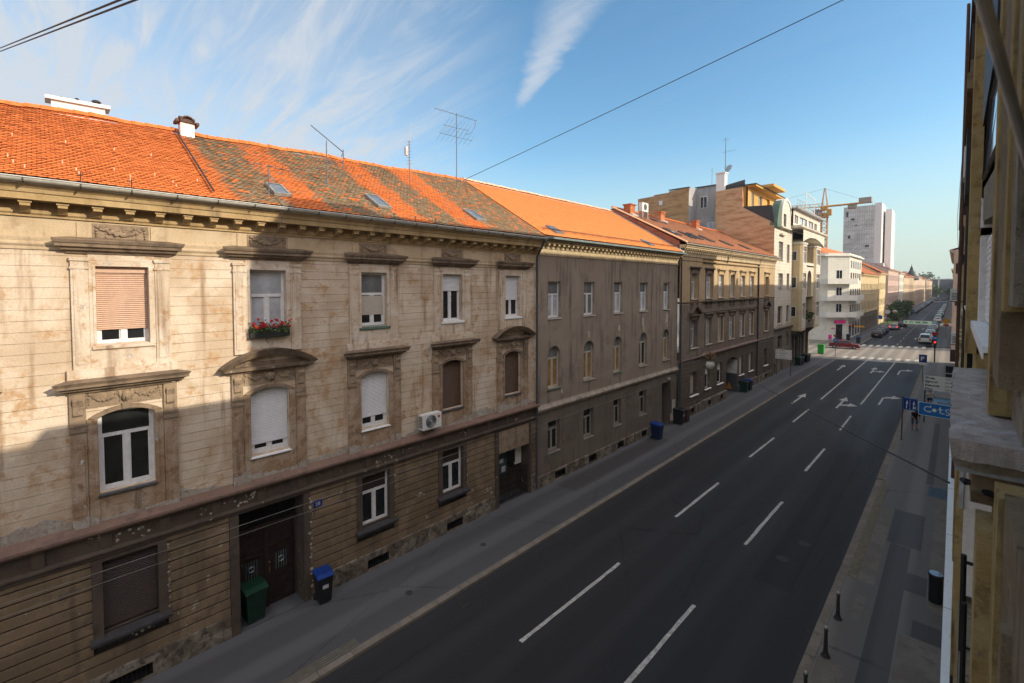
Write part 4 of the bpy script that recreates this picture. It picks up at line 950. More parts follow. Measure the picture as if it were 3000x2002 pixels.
        b = F.mb(); b.faces(P, [(0, 1, 5, 4), (1, 2, 6, 5), (2, 3, 7, 6), (3, 0, 4, 7)]); sk = b.build('skylight', 'zinc_dark', rf)
        b = F.mb(); b.poly([q(a, s0, h - .01), q(c, s0, h - .01), q(c, s1, h - .01), q(a, s1, h - .01)]); b.build('pane', 'glass_sky', sk)
    return F
H3 = house_three()
o = empty('air_conditioner', (-20.2, 37.6, 17.32), 0, 'white air conditioning unit beside the brick chimney on the faded roof', 'air conditioner')
b = W(); b.box(-.18, .18, -.55, .55, 0, .78); b.build('casing', 'ac_white', o)
b = W(); b.lathe((.18, 0, .4), [(.28, 0), (.28, .02), (.2, .01), (0, .01)], 16, 0, 0); b.build('fan_ring', 'pole_grey', o)
b = W(); b.box(-.18, .18, -.5, -.42, -.6, 0); b.box(-.18, .18, .42, .5, -.6, 0); b.build('stand', 'zinc', o)
# ------------------------------------------------------------------ tall ivory corner house with bays
def house_bays():
    U0, U1 = 60.502, 82.6
    F = Fac('apartment_house', XL, U0, 'tall ivory apartment house with two rounded bays, brick party wall and roof terrace', 'building')
    lw = [(62.5, 64.45, 13.86, 16.15), (62.6, 64.6, 10.44, 12.25), (62.55, 64.6, 6.0, 8.2), (62.6, 64.55, 2.9, 4.5), (66.35, 67.5, 13.8, 16.0), (66.4, 67.6, 10.4, 12.3), (66.6, 68.0, 5.95, 8.2), (66.6, 67.6, 2.9, 4.9)]
    b = F.mb(); wall(b, U0, 69.0, 5.45, 18.1, [w for w in lw if w[2] > 5.5], 0, .22)
    b.prof([(0, 17.2), (.0, 18.1), (1.35, 18.1), (1.35, 17.25), (.9, 17.0), (.3, 16.7)], 69.0, U1 - .4) if False else None
    b.build('wing_wall', 'ivory_render', F.root)
    b = F.mb(); wall(b, U0, 69.0, -.2, 5.3, [w for w in lw if w[2] < 5.5] + [(61.2, 61.9, .1, 1.2), (64.2, 65.2, -.1, 2.0)], .05, .3, 0, 0); b.prof([(0, 5.28), (.1, 5.3), (.28, 5.42), (.3, 5.55), (0, 5.65)], U0, 69.2); b.build('ground_wall', 'dark_base', F.root)
    # loggia back wall and the two bays
    b = F.mb(); wall(b, 69.0, U1, -.2, 18.1, [(73.0, 75.4, 13.7, 16.3), (73.0, 75.6, 6.2, 12.6, 1.2, .9), (70.2, 71.4, .1, 3.6), (73.2, 75.8, .1, 3.8), (77.8, 79.2, .1, 3.6)], -.6, .3); b.build('recessed_wall', 'dark_base', F.root)
    for (p, q, tall) in ((69.0, 71.75, 1), (76.95, 80.3, 1)):
        b = F.mb(); pl = [(p, -.6), (p, .85), (p + .3, 1.15), (q - .3, 1.15), (q, .85), (q, -.6)]
        ops = [(p + .55, q - .5, z0, z1) for z0, z1 in ((13.7, 15.9), (10.3, 12.4), (6.2, 8.4))]
        wall(b, p + .3, q - .3, 5.1, 16.2, ops, 1.15, .15, 0, 1)
        so = [(z0, z1) for z0, z1 in ((14.0, 15.3), (10.4, 11.9), (6.6, 8.0))]
        zs = [5.1] + [z for s in sorted(so) for z in s] + [16.2]
        for a, c in ((p, 1), (q, 0)):
            b.poly([(a, -.6, 5.1), (a, .85, 5.1), (a, .85, 16.2), (a, -.6, 16.2)], 1); x = a + (.3 if c else -.3); b.poly([(a, .85, 5.1), (x, 1.15, 5.1), (x, 1.15, 16.2), (a, .85, 16.2)], 1)  # flanks carry their shade as a darker tone than the front
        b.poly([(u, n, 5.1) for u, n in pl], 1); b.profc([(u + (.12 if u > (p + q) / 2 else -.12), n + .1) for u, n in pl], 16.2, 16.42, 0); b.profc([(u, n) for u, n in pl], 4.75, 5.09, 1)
        b.build('bay_window', ['ivory_render', 'bay_shade'], F.root)
        for z0, z1 in ((13.7, 15.9), (10.3, 12.4), (6.2, 8.4)): window(F, p + .55, z0, q - p - 1.05, z1 - z0, .12, tr=.7, mull='full', pane='glass_dim', frame='white_frame', n=1.15)
        if p < 70:
            for z0, z1 in so:
                b = F.mb(); b.box(p - .03, p + .02, -.05, .55, z0, z1); wn = b.build('window', 'white_frame', F.root)
                b = F.mb(); b.poly([(p - .035, .02, z0 + .08), (p - .035, .48, z0 + .08), (p - .035, .48, z1 - .08), (p - .035, .02, z1 - .08)]); b.build('pane', 'glass', wn)
    # arch between the bays, balcony, ground floor brackets
    b = F.mb(); wall(b, 71.75, 76.95, 9.2, 13.9, [(73.2, 75.7, 9.2, 12.85, 1.24)], .9, .5, 0, 1); b.box(71.75, 76.95, -.6, .9, 13.3, 13.5); b.build('loggia_arch', ['ivory_render', 'bay_shade'], F.root)
    b = F.mb(); b.box(71.75, 76.95, -.6, 1.0, 4.95, 5.12); b.box(71.75, 76.95, .88, 1.02, 5.12, 6.0); b.build('balcony', 'dark_base', F.root)
    b = MB(0); b.prof([(-.6, 3.6), (-.3, 3.7), (.5, 4.5), (1.0, 4.75), (-.6, 4.75)], 0, .35); b.box(0, .35, -.6, -.35, -.1, 4.7); many(F, 'pier', b, 'dark_base', (69.4, 72.6, 76.2, 80.6))
    for u0, u1, z0, z1, nn in ((70.2, 71.4, .1, 3.6, 0), (73.2, 75.8, .1, 3.8, 0), (77.8, 79.2, .1, 3.6, 0), (73.0, 75.4, 13.7, 16.3, 0)):
        window(F, u0, z0, u1 - u0, z1 - z0, .2, tr=.7, mull='full', pane='glass', frame='brown_frame', n=-.6)
    for a, c, z0, z1 in lw: window(F, a, z0, c - a, z1 - z0, .2, tr=.66, mull='full' if c - a < 1.3 else 'low', pane='glass_dim' if z0 > 9 else 'glass', frame='brown_frame' if z0 < 9 else 'grey_frame', sill=(.05, .1, 'grey_frame'))
    # big arched soffit, attic storey, flat roof slab
    b = F.mb(); pts = arc(69.0, 82.2, 16.45, .9, 14)
    for k in range(14):
        (u0, z0), (u1, z1) = pts[k], pts[k + 1]
        b.faces([(u0, 1.2, z0), (u1, 1.2, z1), (u1, 1.2, 18.1), (u0, 1.2, 18.1), (u0, -.6, z0), (u1, -.6, z1)], [(0, 1, 2, 3), (0, 1, 5, 4)])
    b.build('arched_soffit', 'ivory_render', F.root)
    b = F.mb(); b.prof([(0, 18.1), (1.3, 18.1), (1.45, 18.2), (1.5, 18.38), (0, 18.42)], 66.6, U1 + .2); b.build('attic_cornice', 'ivory_render', F.root)
    ao = [(67.1, 68.8, 18.75, 19.8), (69.6, 73.8, 18.75, 19.8), (74.6, 77.6, 18.75, 19.8), (78.4, 80.0, 18.5, 19.8)]
    b = F.mb(); wall(b, 66.4, 82.0, 18.4, 20.5, ao, .6, .15); b.poly([(82.0, .6, 18.4), (82.0, -8, 18.4), (82.0, -8, 20.5), (82.0, .6, 20.5)]); b.poly([(U1, 1.2, 16.5), (U1, -9, 16.5), (U1, -9, 18.4), (U1, 1.2, 18.4)]); b.poly([(U1, -.6, 0), (U1, -9, 0), (U1, -9, 16.5), (U1, -.6, 16.5)]); b.poly([(66.4, .6, 18.42), (U1, .6, 18.42), (U1, -9, 18.42), (66.4, -9, 18.42)]); b.build('attic_wall', 'ivory_render', F.root)
    for a, c, z0, z1 in ao: window(F, a, z0, c - a, z1 - z0, .1, tr=0, mull='full', pane='glass_curtain', frame='brown_frame', n=.6)
    b = F.mb(); b.box(66.2, 82.6, -8, 1.1, 20.5, 20.62); b.prof([(.9, 20.62), (1.15, 20.62), (1.15, 20.72), (.9, 20.72)], 66.2, 82.6); b.build('attic_roof', 'grey_concrete', F.root)
    # rounded gable at the left
    b = F.mb(); g0, g1 = 62.15, 66.45; top = arc(g0, g1, 19.6, 1.75, 12); hole = (63.0, 64.2, 17.35, 19.5)
    wall(b, g0, g1, 17.9, 19.6, [(hole[0], hole[1], 17.9, hole[3])], .35, .2)
    b.faces([(u, .35, z) for u, z in top] + [(u, -.6, z) for u, z in top], [tuple(range(13))] + [(k, k + 1, 14 + k, 13 + k) for k in range(12)])
    for u in (g0, g1): b.poly([(u, .35, 17.9), (u, -2.5, 17.9), (u, -2.5, 19.6), (u, .35, 19.6)])
    b.box(g0 - .1, g1 + .1, 0, .5, 17.75, 17.9); b.box(62.7, 64.6, 0, .35, 16.9, 17.1)
    b.build('rounded_gable', 'ivory_render', F.root)
    b = F.mb(); o_ = arc(g0 - .12, g1 + .12, 19.55, 1.95, 14); i_ = arc(g0 + .2, g1 - .2, 19.6, 1.55, 14)
    for k in range(14): b.faces([(*[o_[k][0]], .42, o_[k][1]), (o_[k + 1][0], .42, o_[k + 1][1]), (i_[k + 1][0], .42, i_[k + 1][1]), (i_[k][0], .42, i_[k][1]), (o_[k][0], -.6, o_[k][1]), (o_[k + 1][0], -.6, o_[k + 1][1])], [(0, 1, 2, 3), (0, 1, 5, 4)])
    b.build('gable_coping', 'white_smooth', F.root)
    window(F, 63.0, 17.95, 1.2, 1.55, .15, tr=.0, mull='full', pane='glass_dim', frame='brown_frame', n=.35)
    b = F.mb(); pr = [(60.5, 17.9), (60.5, 18.3), (60.9, 19.4), (61.5, 20.5), (62.1, 21.0), (62.15, 17.9)]; b.profb(pr, -.5, .3); b.prof([(0, 17.6), (.3, 17.7), (.35, 17.95), (0, 18.0)], 60.4, 62.2); b.build('copper_shoulder', 'copper_green', F.root)
    # party walls toward the viewer
    def sheet(name, mat, u, pts, th=.3):
        b = F.mb(); b.faces([(u, n, z) for n, z in pts] + [(u + th, n, z) for n, z in pts], [tuple(range(len(pts)))] + [(k, (k + 1) % len(pts), len(pts) + (k + 1) % len(pts), len(pts) + k) for k in range(len(pts))]); return b.build(name, mat, F.root)
    sheet('party_wall', 'brick_wall', U0, [(-.02, 9), (-.02, 18.15), (-3.55, 20.4), (-3.65, 22.95), (-6.85, 22.8), (-6.85, 9)])
    b = F.mb(); b.poly([(U0 + .02, .1, 18.15), (U0 + .02, -3.5, 20.45), (66.3, -3.5, 20.45), (66.3, .1, 18.15)]); b.poly([(U0 - .02, -.02, 18.16), (U0 - .02, -.3, 20.3), (U0 - .02, -3.5, 20.5), (U0 - .02, -3.5, 20.38)]); b.build('slate_slope', 'slate_sheet', F.root)
    sheet('rear_party_wall', 'brick_rear', U0 + .1, [(-10.4, 9), (-10.4, 23.9), (-13.2, 23.75), (-13.2, 23.6), (-15.4, 23.55), (-15.45, 23.4), (-17.9, 23.3), (-17.9, 9)])
    b = F.mb(); b.box(63.2, 63.5, -10.45, -6.8, 9, 24.2); b.poly([(U0 + .1, -10.39, 9), (63.2, -10.39, 9), (63.2, -10.39, 24.0), (U0 + .1, -10.39, 24.0)]); b.build('light_well_wall', 'grey_concrete', F.root)
    b = F.mb(); b.box(63.0, 63.3, -10.6, -6.7, 24.2, 24.3); b.box(60.5, 60.9, -13.2, -10.35, 23.88, 23.98); b.build('well_coping', 'zinc_dark', F.root)
    for n0, n1, z0, z1, pane in ((-9.9, -8.9, 21.3, 22.9, 'glass'), (-8.9, -7.3, 17.5, 19.3, 'glass_curtain')):
        b = F.mb(); b.box(63.12, 63.2, n0, n1, z0, z1); wn = b.build('window', 'white_frame', F.root); b = F.mb(); m = (n0 + n1) / 2
        for p, q in ((n0 + .08, m - .04), (m + .04, n1 - .08)): b.poly([(63.11, p, z0 + .08), (63.11, q, z0 + .08), (63.11, q, z1 - .08), (63.11, p, z1 - .08)])
        b.build('pane', pane, wn)
    b = F.mb(); b.box(60.5, 60.58, -14.6, -14.1, 22.0, 22.6); b.build('window', 'white_frame', F.root)
    # terrace penthouse
    b = F.mb(); wall(b, 61.2, 76.0, 20.6, 23.0, [(62.4, 63.6, 20.65, 22.6), (65.5, 67.0, 21.2, 22.6), (69, 70.5, 21.2, 22.6)], -3.2, .2); b.box(61.2, 76.0, -6.5, -3.5, 20.6, 23.0); b.build('penthouse_wall', 'orange_render', F.root)
    b = F.mb(); b.box(61.3, 76.5, -6.7, -2.3, 23.0, 23.22); b.box(64.5, 70, -4.0, -1.2, 23.30, 23.62); b.build('penthouse_roof', 'orange_render', F.root)
    b = F.mb(); b.poly([(61.0, -6.8, 22.8), (61.0, -3.5, 23.0), (61.0, -3.5, 23.9), (61.0, -6.8, 23.4)]); b.box(61.0, 76.5, -6.8, -2.2, 23.222, 23.29); b.build('penthouse_roof_edge', 'zinc_dark', F.root)
    window(F, 62.4, 20.65, 1.2, 1.95, .12, tr=0, mull='full', pane='glass', frame='white_frame', n=-3.2); window(F, 65.5, 21.2, 1.5, 1.4, .12, tr=0, mull='full', pane='glass', frame='white_frame', n=-3.2)
    b = F.mb(); b.box(60.6, 61.5, -6.85, -5.8, 22.6, 25.05); b.box(60.5, 61.6, -6.95, -5.7, 25.051, 25.18); b.build('chimney', 'chimney_white', F.root)
    b = F.mb()
    for u in np.arange(67, 82, 1.25): b.tube([(u, .9, 20.72), (u, .9, 21.7)], .025, 4)
    for z in (21.2, 21.7): b.tube([(67, .9, z), (81.9, .9, z)], .022, 4)
    b.build('terrace_railing', 'zinc', F.root)
    b = F.mb(); b.tube([(71, 1.0, 20.7), (71, 1.0, 23.2)], .05, 5); b.tube([(76, 1.0, 20.7), (76, 1.0, 23.0)], .05, 5); b.tube([(71, 1.0, 23.0), (76, 1.0, 22.8)], .05, 5); b.build('pergola', 'chimney_white', F.root)
    return F
H5 = house_bays()
o = empty('satellite_mast', (XL - 6.2, 61.9, 24.6), 0, 'tall mast with a round dish on the white chimney of the ivory house', 'antenna')
b = W(); b.tube([(0, 0, -.4), (0, 0, 5.2)], [.045, .03], 6); b.build('mast', 'antenna_metal', o)
b = W(); b.lathe((.1, -.1, 1.4), [(.02, -.02), (.3, .03), (.5, .12), (.48, .13), (.28, .05), (0, .0)], 18, 0, 1); d = b.build('dish', 'zinc', o); d.rotation_euler = (R(-18), 0, R(-25))
b = W(); yagi(b, (.5, 0, 3.4), (1, .3, .1), (0, .3, 1), 1.6, 6, .5); yagi(b, (.4, 0, 1.5), (1, 0, 0), (0, .3, 1), 1.0, 5, .4); yagi(b, (0, 0, 5.0), (.6, .3, .1), (0, .3, 1), .8, 4, .5); b.build('aerial_arm', 'antenna_metal', o)
o = empty('roof_antenna', (XL - 8.4, 63.3, 24.3), 0, 'thin whip aerial on the grey light well wall', 'antenna'); b = W(); b.tube([(0, 0, -.1), (0, 0, 2.3)], .025, 5); b.tube([(0, -.5, 1.9), (0, .5, 1.9)], .015, 4); b.build('mast', 'antenna_metal', o)

# ------------------------------------------------------------------ plain row houses farther off
def row_house(label, y0, y1, x, eave, depth, rise, wallm, roofm, floors, nb, side='L', ww=1.15, wh=1.9, base=None, base_z=4., cornice=True, det=2, grp=None, tile=False, dz=0):
    F = Fac('row_house', x, y0 if side == 'L' else y1, label, 'building', side, grp)
    U0, U1 = (y0, y1) if side == 'L' else (0, y1 - y0)
    pit = (U1 - U0) / nb; ops = []
    for z in floors:
        for i in range(nb): c = U0 + pit * (i + .5); ops.append((c - ww / 2, c + ww / 2, z, z + wh))
    b = F.mb(); wall(b, U0, U1, -.2, base_z, [o for o in ops if o[3] < base_z], 0, .2, 1 if base else 0, 1 if base else 0); wall(b, U0, U1, base_z, eave, [o for o in ops if o[2] > base_z], 0, .2)
    for u in (U0, U1): b.poly([(u, 0, -.2), (u, -depth * 2, -.2), (u, -depth * 2, eave), (u, -depth, eave + rise), (u, 0, eave)])
    b.poly([(U0, -2 * depth, -.2), (U1, -2 * depth, -.2), (U1, -2 * depth, eave), (U0, -2 * depth, eave)])
    if det == 0:
        for o in ops: b.poly([(o[0], -.19, o[2]), (o[1], -.19, o[2]), (o[1], -.19, o[3]), (o[0], -.19, o[3])], 1 if not base else 2)
    b.build('wall', [wallm] + ([base] if base else []) + ['glass'], F.root)
    if cornice:
        b = F.mb(); b.prof([(0, eave - .6), (.08, eave - .6), (.12, eave - .4), (.4, eave - .3), (.5, eave - .05), (.5, eave + .05), (0, eave + .05)], U0, U1)
        for z in floors[1:]: b.prof([(0, z - .65), (.08, z - .6), (.08, z - .5), (0, z - .45)], U0, U1)
        b.build('cornice', wallm, F.root)
    b = F.mb(); b.poly([(U0, .6, eave + .06), (U1, .6, eave + .06), (U1, -depth, eave + rise), (U0, -depth, eave + rise)]); b.poly([(U0, -2 * depth - .4, eave + .06), (U1, -2 * depth - .4, eave + .06), (U1, -depth, eave + rise), (U0, -depth, eave + rise)]); b.build('roof', 'roof_felt' if tile else roofm, F.root)
    if tile: tiles(F, 'roof_tiles', roofm, U0, U1, (.62, eave + .08), (-depth, eave + rise + .02), .45, .36, .01)
    if det:
        for o in ops:
            hi = o[2] > base_z
            if det == 2:
                window(F, o[0], o[2], ww, wh, .17, tr=.66, pane=rnd.choice(['glass', 'glass_dim', 'glass_curtain']), frame='white_frame', simple=True)
            else:
                w_ = window(F, o[0], o[2], ww, wh, .17, tr=0, mull=None, pane='glass', frame='white_frame', simple=True)
    return F

# white corner block with wrap-round balconies
def corner_block():
    F = Fac('corner_building', XL, 108.0, 'white corner building with wrap round balconies and a pink shop sign', 'building')
    P = [(106.5, -9.0), (108.6, -2.7), (112.0, .3), (128.0, .3), (128.0, -12), (106.5, -12)]
    b = F.mb(); b.profc(P, -.2, 17.2); b.build('wall', 'white_render', F.root)
    b = F.mb(); b.profc([(105.6, -9), (107.7, -3.1), (112.0, .75), (128, .75), (128, .3), (112.0, .3), (108.6, -2.7), (106.5, -9)], 16.6, 16.9); b.build('cornice', 'white_smooth', F.root)
    for z in (4.7, 8.0, 11.3):
        b = F.mb(); q = [(107.3, -3.6), (107.0, -2.4), (111.6, 1.7), (121.0 if z < 11 else 112.6, 1.7), (121.0 if z < 11 else 112.6, .3), (112.0, .3), (108.6, -2.7)]
        b.profc(q, z - .22, z); k = [(107.3, -3.6), (107.0, -2.4), (111.6, 1.7), (121.0 if z < 11 else 112.6, 1.7)]
        for i in range(3):
            (a, c), (d, e) = k[i], k[i + 1]; b.profc([(a, c), (d, e), (d, e - .14), (a + .02, c - .14)], z, z + .85)
        b.build('balcony', 'white_smooth', F.root)
    def pane(p, q, z0, z1, off, split=1):
        (a, c), (d, e) = p, q; dx, dy = d - a, e - c; L = math.hypot(dx, dy); nx, ny = (dy / L, -dx / L)
        if ny < 0 and False: pass
        nx, ny = -dy / L, dx / L
        b = F.mb(); f = lambda t, o: (a + dx * t + nx * o, c + dy * t + ny * o)
        for t0, t1, zz0, zz1 in ((0, 1, z0, z1),): b.poly([(*f(0, off), z0), (*f(1, off), z0), (*f(1, off), z1), (*f(0, off), z1)])
        w_ = b.build('window', 'white_frame', F.root); b = F.mb()
        for k in range(split): t0, t1 = (k + .08) / split, (k + .92) / split; b.poly([(*f(t0, off + .02), z0 + .1), (*f(t1, off + .02), z0 + .1), (*f(t1, off + .02), z1 - .1), (*f(t0, off + .02), z1 - .1)])
        b.build('pane', 'glass', w_)
    ch = lambda t: (108.6 + 3.4 * t, -2.7 + 3.0 * t)
    for z in (5.0, 8.3, 11.7): pane(ch(.40), ch(.66), z, z + 2.2, .04, 2)
    for z in (5.2, 8.5, 11.8, 14.2):
        for i in range(5):
            u = 113.4 + i * 2.9; pane((u, .3), (u + 1.3, .3), z, z + 1.7, .04, 2)
    for z in (5.2, 8.5, 11.8, 14.2): pane((106.9, -7.8), (107.4, -6.3), z, z + 1.7, .06, 2)
    b = F.mb(); P2 = [ch(.42), ch(.72)]
    b.poly([(P2[0][0] - .03, P2[0][1] + .05, 0), (P2[1][0] - .03, P2[1][1] + .05, 0), (P2[1][0] - .03, P2[1][1] + .05, 3.0), (P2[0][0] - .03, P2[0][1] + .05, 3.0)])
    for i in range(4): u = 113 + i * 3.7; b.poly([(u, .33, .3), (u + 2.6, .33, .3), (u + 2.6, .33, 3.3), (u, .33, 3.3)])
    b.build('shop_front', 'glass', F.root)
    b = F.mb(); (a, c), (d, e) = ch(.34), ch(.82); b.profc([(a - .3, c + .3), (d - .3, e + .3), (d - .1, e + .1), (a - .1, c + .1)], 3.25, 3.85); b.build('shop_sign', 'sign_pink', F.root)
    b = F.mb(); b.poly([(110, -1.2, 18.9), (128, -1.2, 18.9), (128, .5, 17.0), (112.2, .5, 17.0)]) if False else None
    b.poly([(107, -8.5, 17.21), (109, -3, 17.21), (112, 0, 17.21), (128, 0, 17.21), (128, -6, 19.3), (111, -6, 19.3), (107, -10, 19.0)]); b.build('roof', 'tiles_far', F.root)
    return F
corner_block()
row_house('yellow house with tall pilasters beside the white corner building', 128.02, 160, -15.3, 13.4, 6.5, 4.3, 'yellow_render', 'tiles_far', (1.4, 5.0, 9.3), 13, base='dark_base', base_z=4.3, tile=True)
row_house('bright yellow house standing a little taller and catching sun to the street', 160.02, 177, -15.2, 14.3, 6.5, 4.2, 'yellow_render', 'tiles_far', (1.4, 5.2, 9.6), 6, base='yellow_render', base_z=4.3, tile=True)
row_house('pink grey house wrapped in scaffolding behind the trees', 189, 226, -15.6, 16.2, 6, 2.6, 'pink_render', 'tiles_far', (1.4, 5.2, 8.9, 12.4), 12, det=1)
row_house('narrow white house beside the scaffolded pink one', 226.02, 246, -15.4, 15.6, 6, 2.4, 'white_smooth', 'tiles_far', (1.4, 5.2, 9.2, 12.2), 6, det=1)
row_house('sand coloured house between the narrow white one and the turret', 246.02, 276, -15.3, 14.6, 6, 3, 'sand_render', 'tiles_far', (1.4, 5.2, 9.4), 10, det=1)
for i, (y0, y1, e, m, lb) in enumerate(((276.02, 306, 15.2, 'rust_render', 'reddish house in the far row after the turret'), (306.02, 340, 14.8, 'sand_render', 'pale sand house with a dark pointed turret far down the left row'), (340.02, 384, 16, 'pink_render', 'pinkish house among the far left row'), (384.02, 430, 15.2, 'sand_render', 'cream house near the end of the left row'), (445, 500, 15.6, 'rust_render', 'rust toned house past the far crossing'), (500.02, 560, 15, 'sand_render', 'last pale house at the left end of the street'))):
    F = row_house(lb, y0, y1, -15.4, e, 6, 3 - .8 * (i % 2), m, 'tiles_far', (1.4, 5.2, 9.2), int((y1 - y0) / 3.2), det=0)
    if i == 1: b = F.mb(); b.lathe((313, -1.2, 0), [(3.0, 13.6), (3.0, 14.6), (2.0, 16.2), (1.0, 18.4), (.6, 19.4), (.65, 19.7), (.15, 21.0), (.04, 22.0)], 8); b.build('turret', 'spire_slate', F.root)

# far end: low dark hall with white pillars
o = empty('station_hall', (-8, 606, 0), 0, 'long dark glass hall with white pillars closing the street', 'building')
b = W(); b.box(-34, 24, 0, 14, 0, 16.6); b.build('glass_wall', 'hall_glass', o)
b = W(); b.box(-35, 25, -1, 15, 16.6, 17.6); b.build('roof', 'grey_concrete', o)
for x in (-26, -15, -4, 7, 18): b = W(); b.box(x - .5, x + .5, -1.2, -.2, 0, 16.6); b.build('pillar', 'white_smooth', o)

# wrapped high-rise and crane beyond the roofs
o = empty('scaffolded_tower', (-30, 257, 0), 0, 'grey high rise wrapped in pale scaffold netting beyond the roofs', 'tower')
b = W(); b.box(-6.6, 4.2, -7, 9, 0, 45.6); b.build('main_slab', 'scaffold_net', o)
b = W(); b.box(4.2, 6.6, -6.6, 9, 0, 46.4); b.box(7.2, 9.4, 0, 14, 0, 44.0); b.build('side_slab', 'net_sunlit', o)  # right side gets a paler net, its sunlight painted in
b = W()
for i in range(14):
    x = -6.6 + i * .83; b.tube([(x, -7.1, 0), (x, -7.1, 47.2)], .05, 4)
for k in range(23): b.tube([(-6.6, -7.1, 2 * k + 1.2), (4.2, -7.1, 2 * k + 1.2)], .04, 4)
b.build('scaffold_tubes', 'zinc', o)
b = W()
for x, z, w_, h in ((-5.6, 43.5, .6, 2.2), (-3.9, 40.5, 1.2, .8), (-2.3, 37.6, .6, .5), (-4.9, 33.0, .9, 1.3), (1.2, 28.5, 1.4, .8)): b.box(x, x + w_, -7.2, -7.12, z - h, z)
b.build('torn_openings', 'sign_ink', o)
b = W(); b.box(-8, 7.6, -8, 10, 0, 20.5); b.build('podium', 'grey_concrete', o)
o = empty('tower_crane', (-31.6, 180, 0), 0, 'yellow and rust tower crane with a long jib above the rooftops', 'crane')
b = W(); s = .8
for sx in (-s, s):
    for sy in (-s, s): b.tube([(sx, sy, 0), (sx, sy, 36.2)], .13, 4)
k = 0
while k < 36:
    for (p, q) in (((-s, -s), (s, -s)), ((s, -s), (s, s)), ((s, s), (-s, s)), ((-s, s), (-s, -s))): b.tube([(*p, k), (*q, k + 2)], .07, 4); b.tube([(*p, k + 2), (*q, k + 2)], .06, 4)
    k += 2
b.build('mast', 'crane_rust', o)
b = W(); b.box(-1.1, 1.1, -1.1, 1.1, 33.2, 34.6); b.box(-1.0, 1.0, -1.0, 1.0, 35.6, 36.6); b.box(.9, 2.2, -1.9, -.7, 33.6, 35.6); b.build('slewing_cab', 'crane_yellow', o)
b = W()
for sx in (-.8, .8):
    for sy in (-.8, .8): b.tube([(sx, sy, 36.5), (sx * .15, sy * .15, 42.8)], .11, 4)
b.build('apex', 'crane_rust', o)
b = W(); d = Vector((-.93, -.36, -.02)); e = Vector((.36, -.93, 0))
for off, zz in ((.6, 36.8), (-.6, 36.8), (0, 37.8)):
    b.tube([Vector((0, 0, zz)) + e * off, d * 30 + Vector((0, 0, zz)) + e * off * .6], .09, 4)
for i in range(24):
    p, q = d * (i * 1.25), d * ((i + .5) * 1.25); b.tube([p + e * .6 + Vector((0, 0, 36.8)), q + Vector((0, 0, 37.8)), p - e * .6 + Vector((0, 0, 36.8))], .05, 4)
b.build('jib', 'crane_yellow', o)
b = W(); cj = Vector((.93, .36, .045))
for off in (.7, -.7): b.tube([Vector((0, 0, 36.8)) + e * off, cj * 12.5 + Vector((0, 0, 36.9)) + e * off], .22, 4)
b.build('counter_jib', 'crane_yellow', o)
b = W(); c = cj * 11 + Vector((0, 0, 36.9)); b.box(c.x - 1.6, c.x + 1.6, c.y - 1.1, c.y + 1.1, c.z - .2, c.z + 1.5); b.box(c.x - 4.4, c.x - 2.2, c.y - 1.6, c.y + .6, c.z - 1.6, c.z - .1); b.build('counterweight', 'counterweight', o)
b = W(); b.tube([(0, 0, 42.7), tuple(d * 22 + Vector((0, 0, 37.8)))], .03, 4); b.tube([(0, 0, 42.7), tuple(cj * 11 + Vector((0, 0, 37.6)))], .03, 4); b.build('stay_cables', 'cable', o)
# ------------------------------------------------------------------ right-hand row (seen edge on)
def PW(root):
    class B(MB):
        def build(s, name, mats, parent=None, smooth=False):
            o = link(name, s.mesh(name, mats, smooth), parent or root)
            if parent is None or parent is root: o.location = -Vector(root.location)
            return o
    return B(local=False)
def rough_slab(x0, x1, y0, y1, z0, z1, nx, ny, amp, seed):
    """ledge top with chipped, uneven edges"""
    g = random.Random(seed); b = W(); P = []; 
    for k, z in enumerate((z1, z0)):
        for i in range(nx + 1):
            for j in range(ny + 1):
                e = (i in (0,)) or (j in (0, ny)); a = amp * (1.6 if k else 1.)
                x = x0 + (x1 - x0) * i / nx + (g.uniform(0, a) if i == 0 else 0); y = y0 + (y1 - y0) * j / ny + (g.uniform(0, a) if j == 0 else -g.uniform(0, a) if j == ny else 0)
                P.append((x, y, z + g.uniform(-amp, amp) * (.25 if not e else .5)))
    n = (nx + 1) * (ny + 1); q = lambda i, j, k: k * n + i * (ny + 1) + j
    F = [(q(i, j, k), q(i + 1, j, k), q(i + 1, j + 1, k), q(i, j + 1, k)) for k in (0, 1) for i in range(nx) for j in range(ny)]
    F += [(q(i, j, 0), q(i + 1, j, 0), q(i + 1, j, 1), q(i, j, 1)) for j in (0, ny) for i in range(nx)] + [(q(0, j, 0), q(0, j + 1, 0), q(0, j + 1, 1), q(0, j, 1)) for j in range(ny)]
    b.faces(P, F); return b

A = empty('near_house', (.17, 0, 0), 0, 'crumbling ochre house right beside the viewer with a chipped stone ledge', 'building')
b = PW(A); T = 11.28
b.box(.12, 9, 4.76, T, 0, 14.3); b.box(.27, 9, -14, 4.76, 0, 14.3); b.build('wall', 'near_ochre')
b = PW(A); b.box(.10, .19, 5.15, 5.5, 10.5, 14.0); b.box(.085, .12, 5.52, 6.15, 10.5, 14.0); b.box(.105, .12, 8.2, 10.3, 4, 14.2); b.box(.10, .12, 8.9, 9.3, 4, 14.2); b.build('pilasters', 'near_ochre')
b = PW(A); b.box(.06, 9.2, -14, T, 14.3, 14.45); b.build('eaves', 'cap_brown')
b = PW(A); b.poly([(.06, -14, 14.46), (.06, T, 14.46), (6, T, 17.6), (6, -14, 17.6)]); b.box(.3, 5, 6.0, T, 14.46, 15.12); b.build('roof', 'tiles_far')
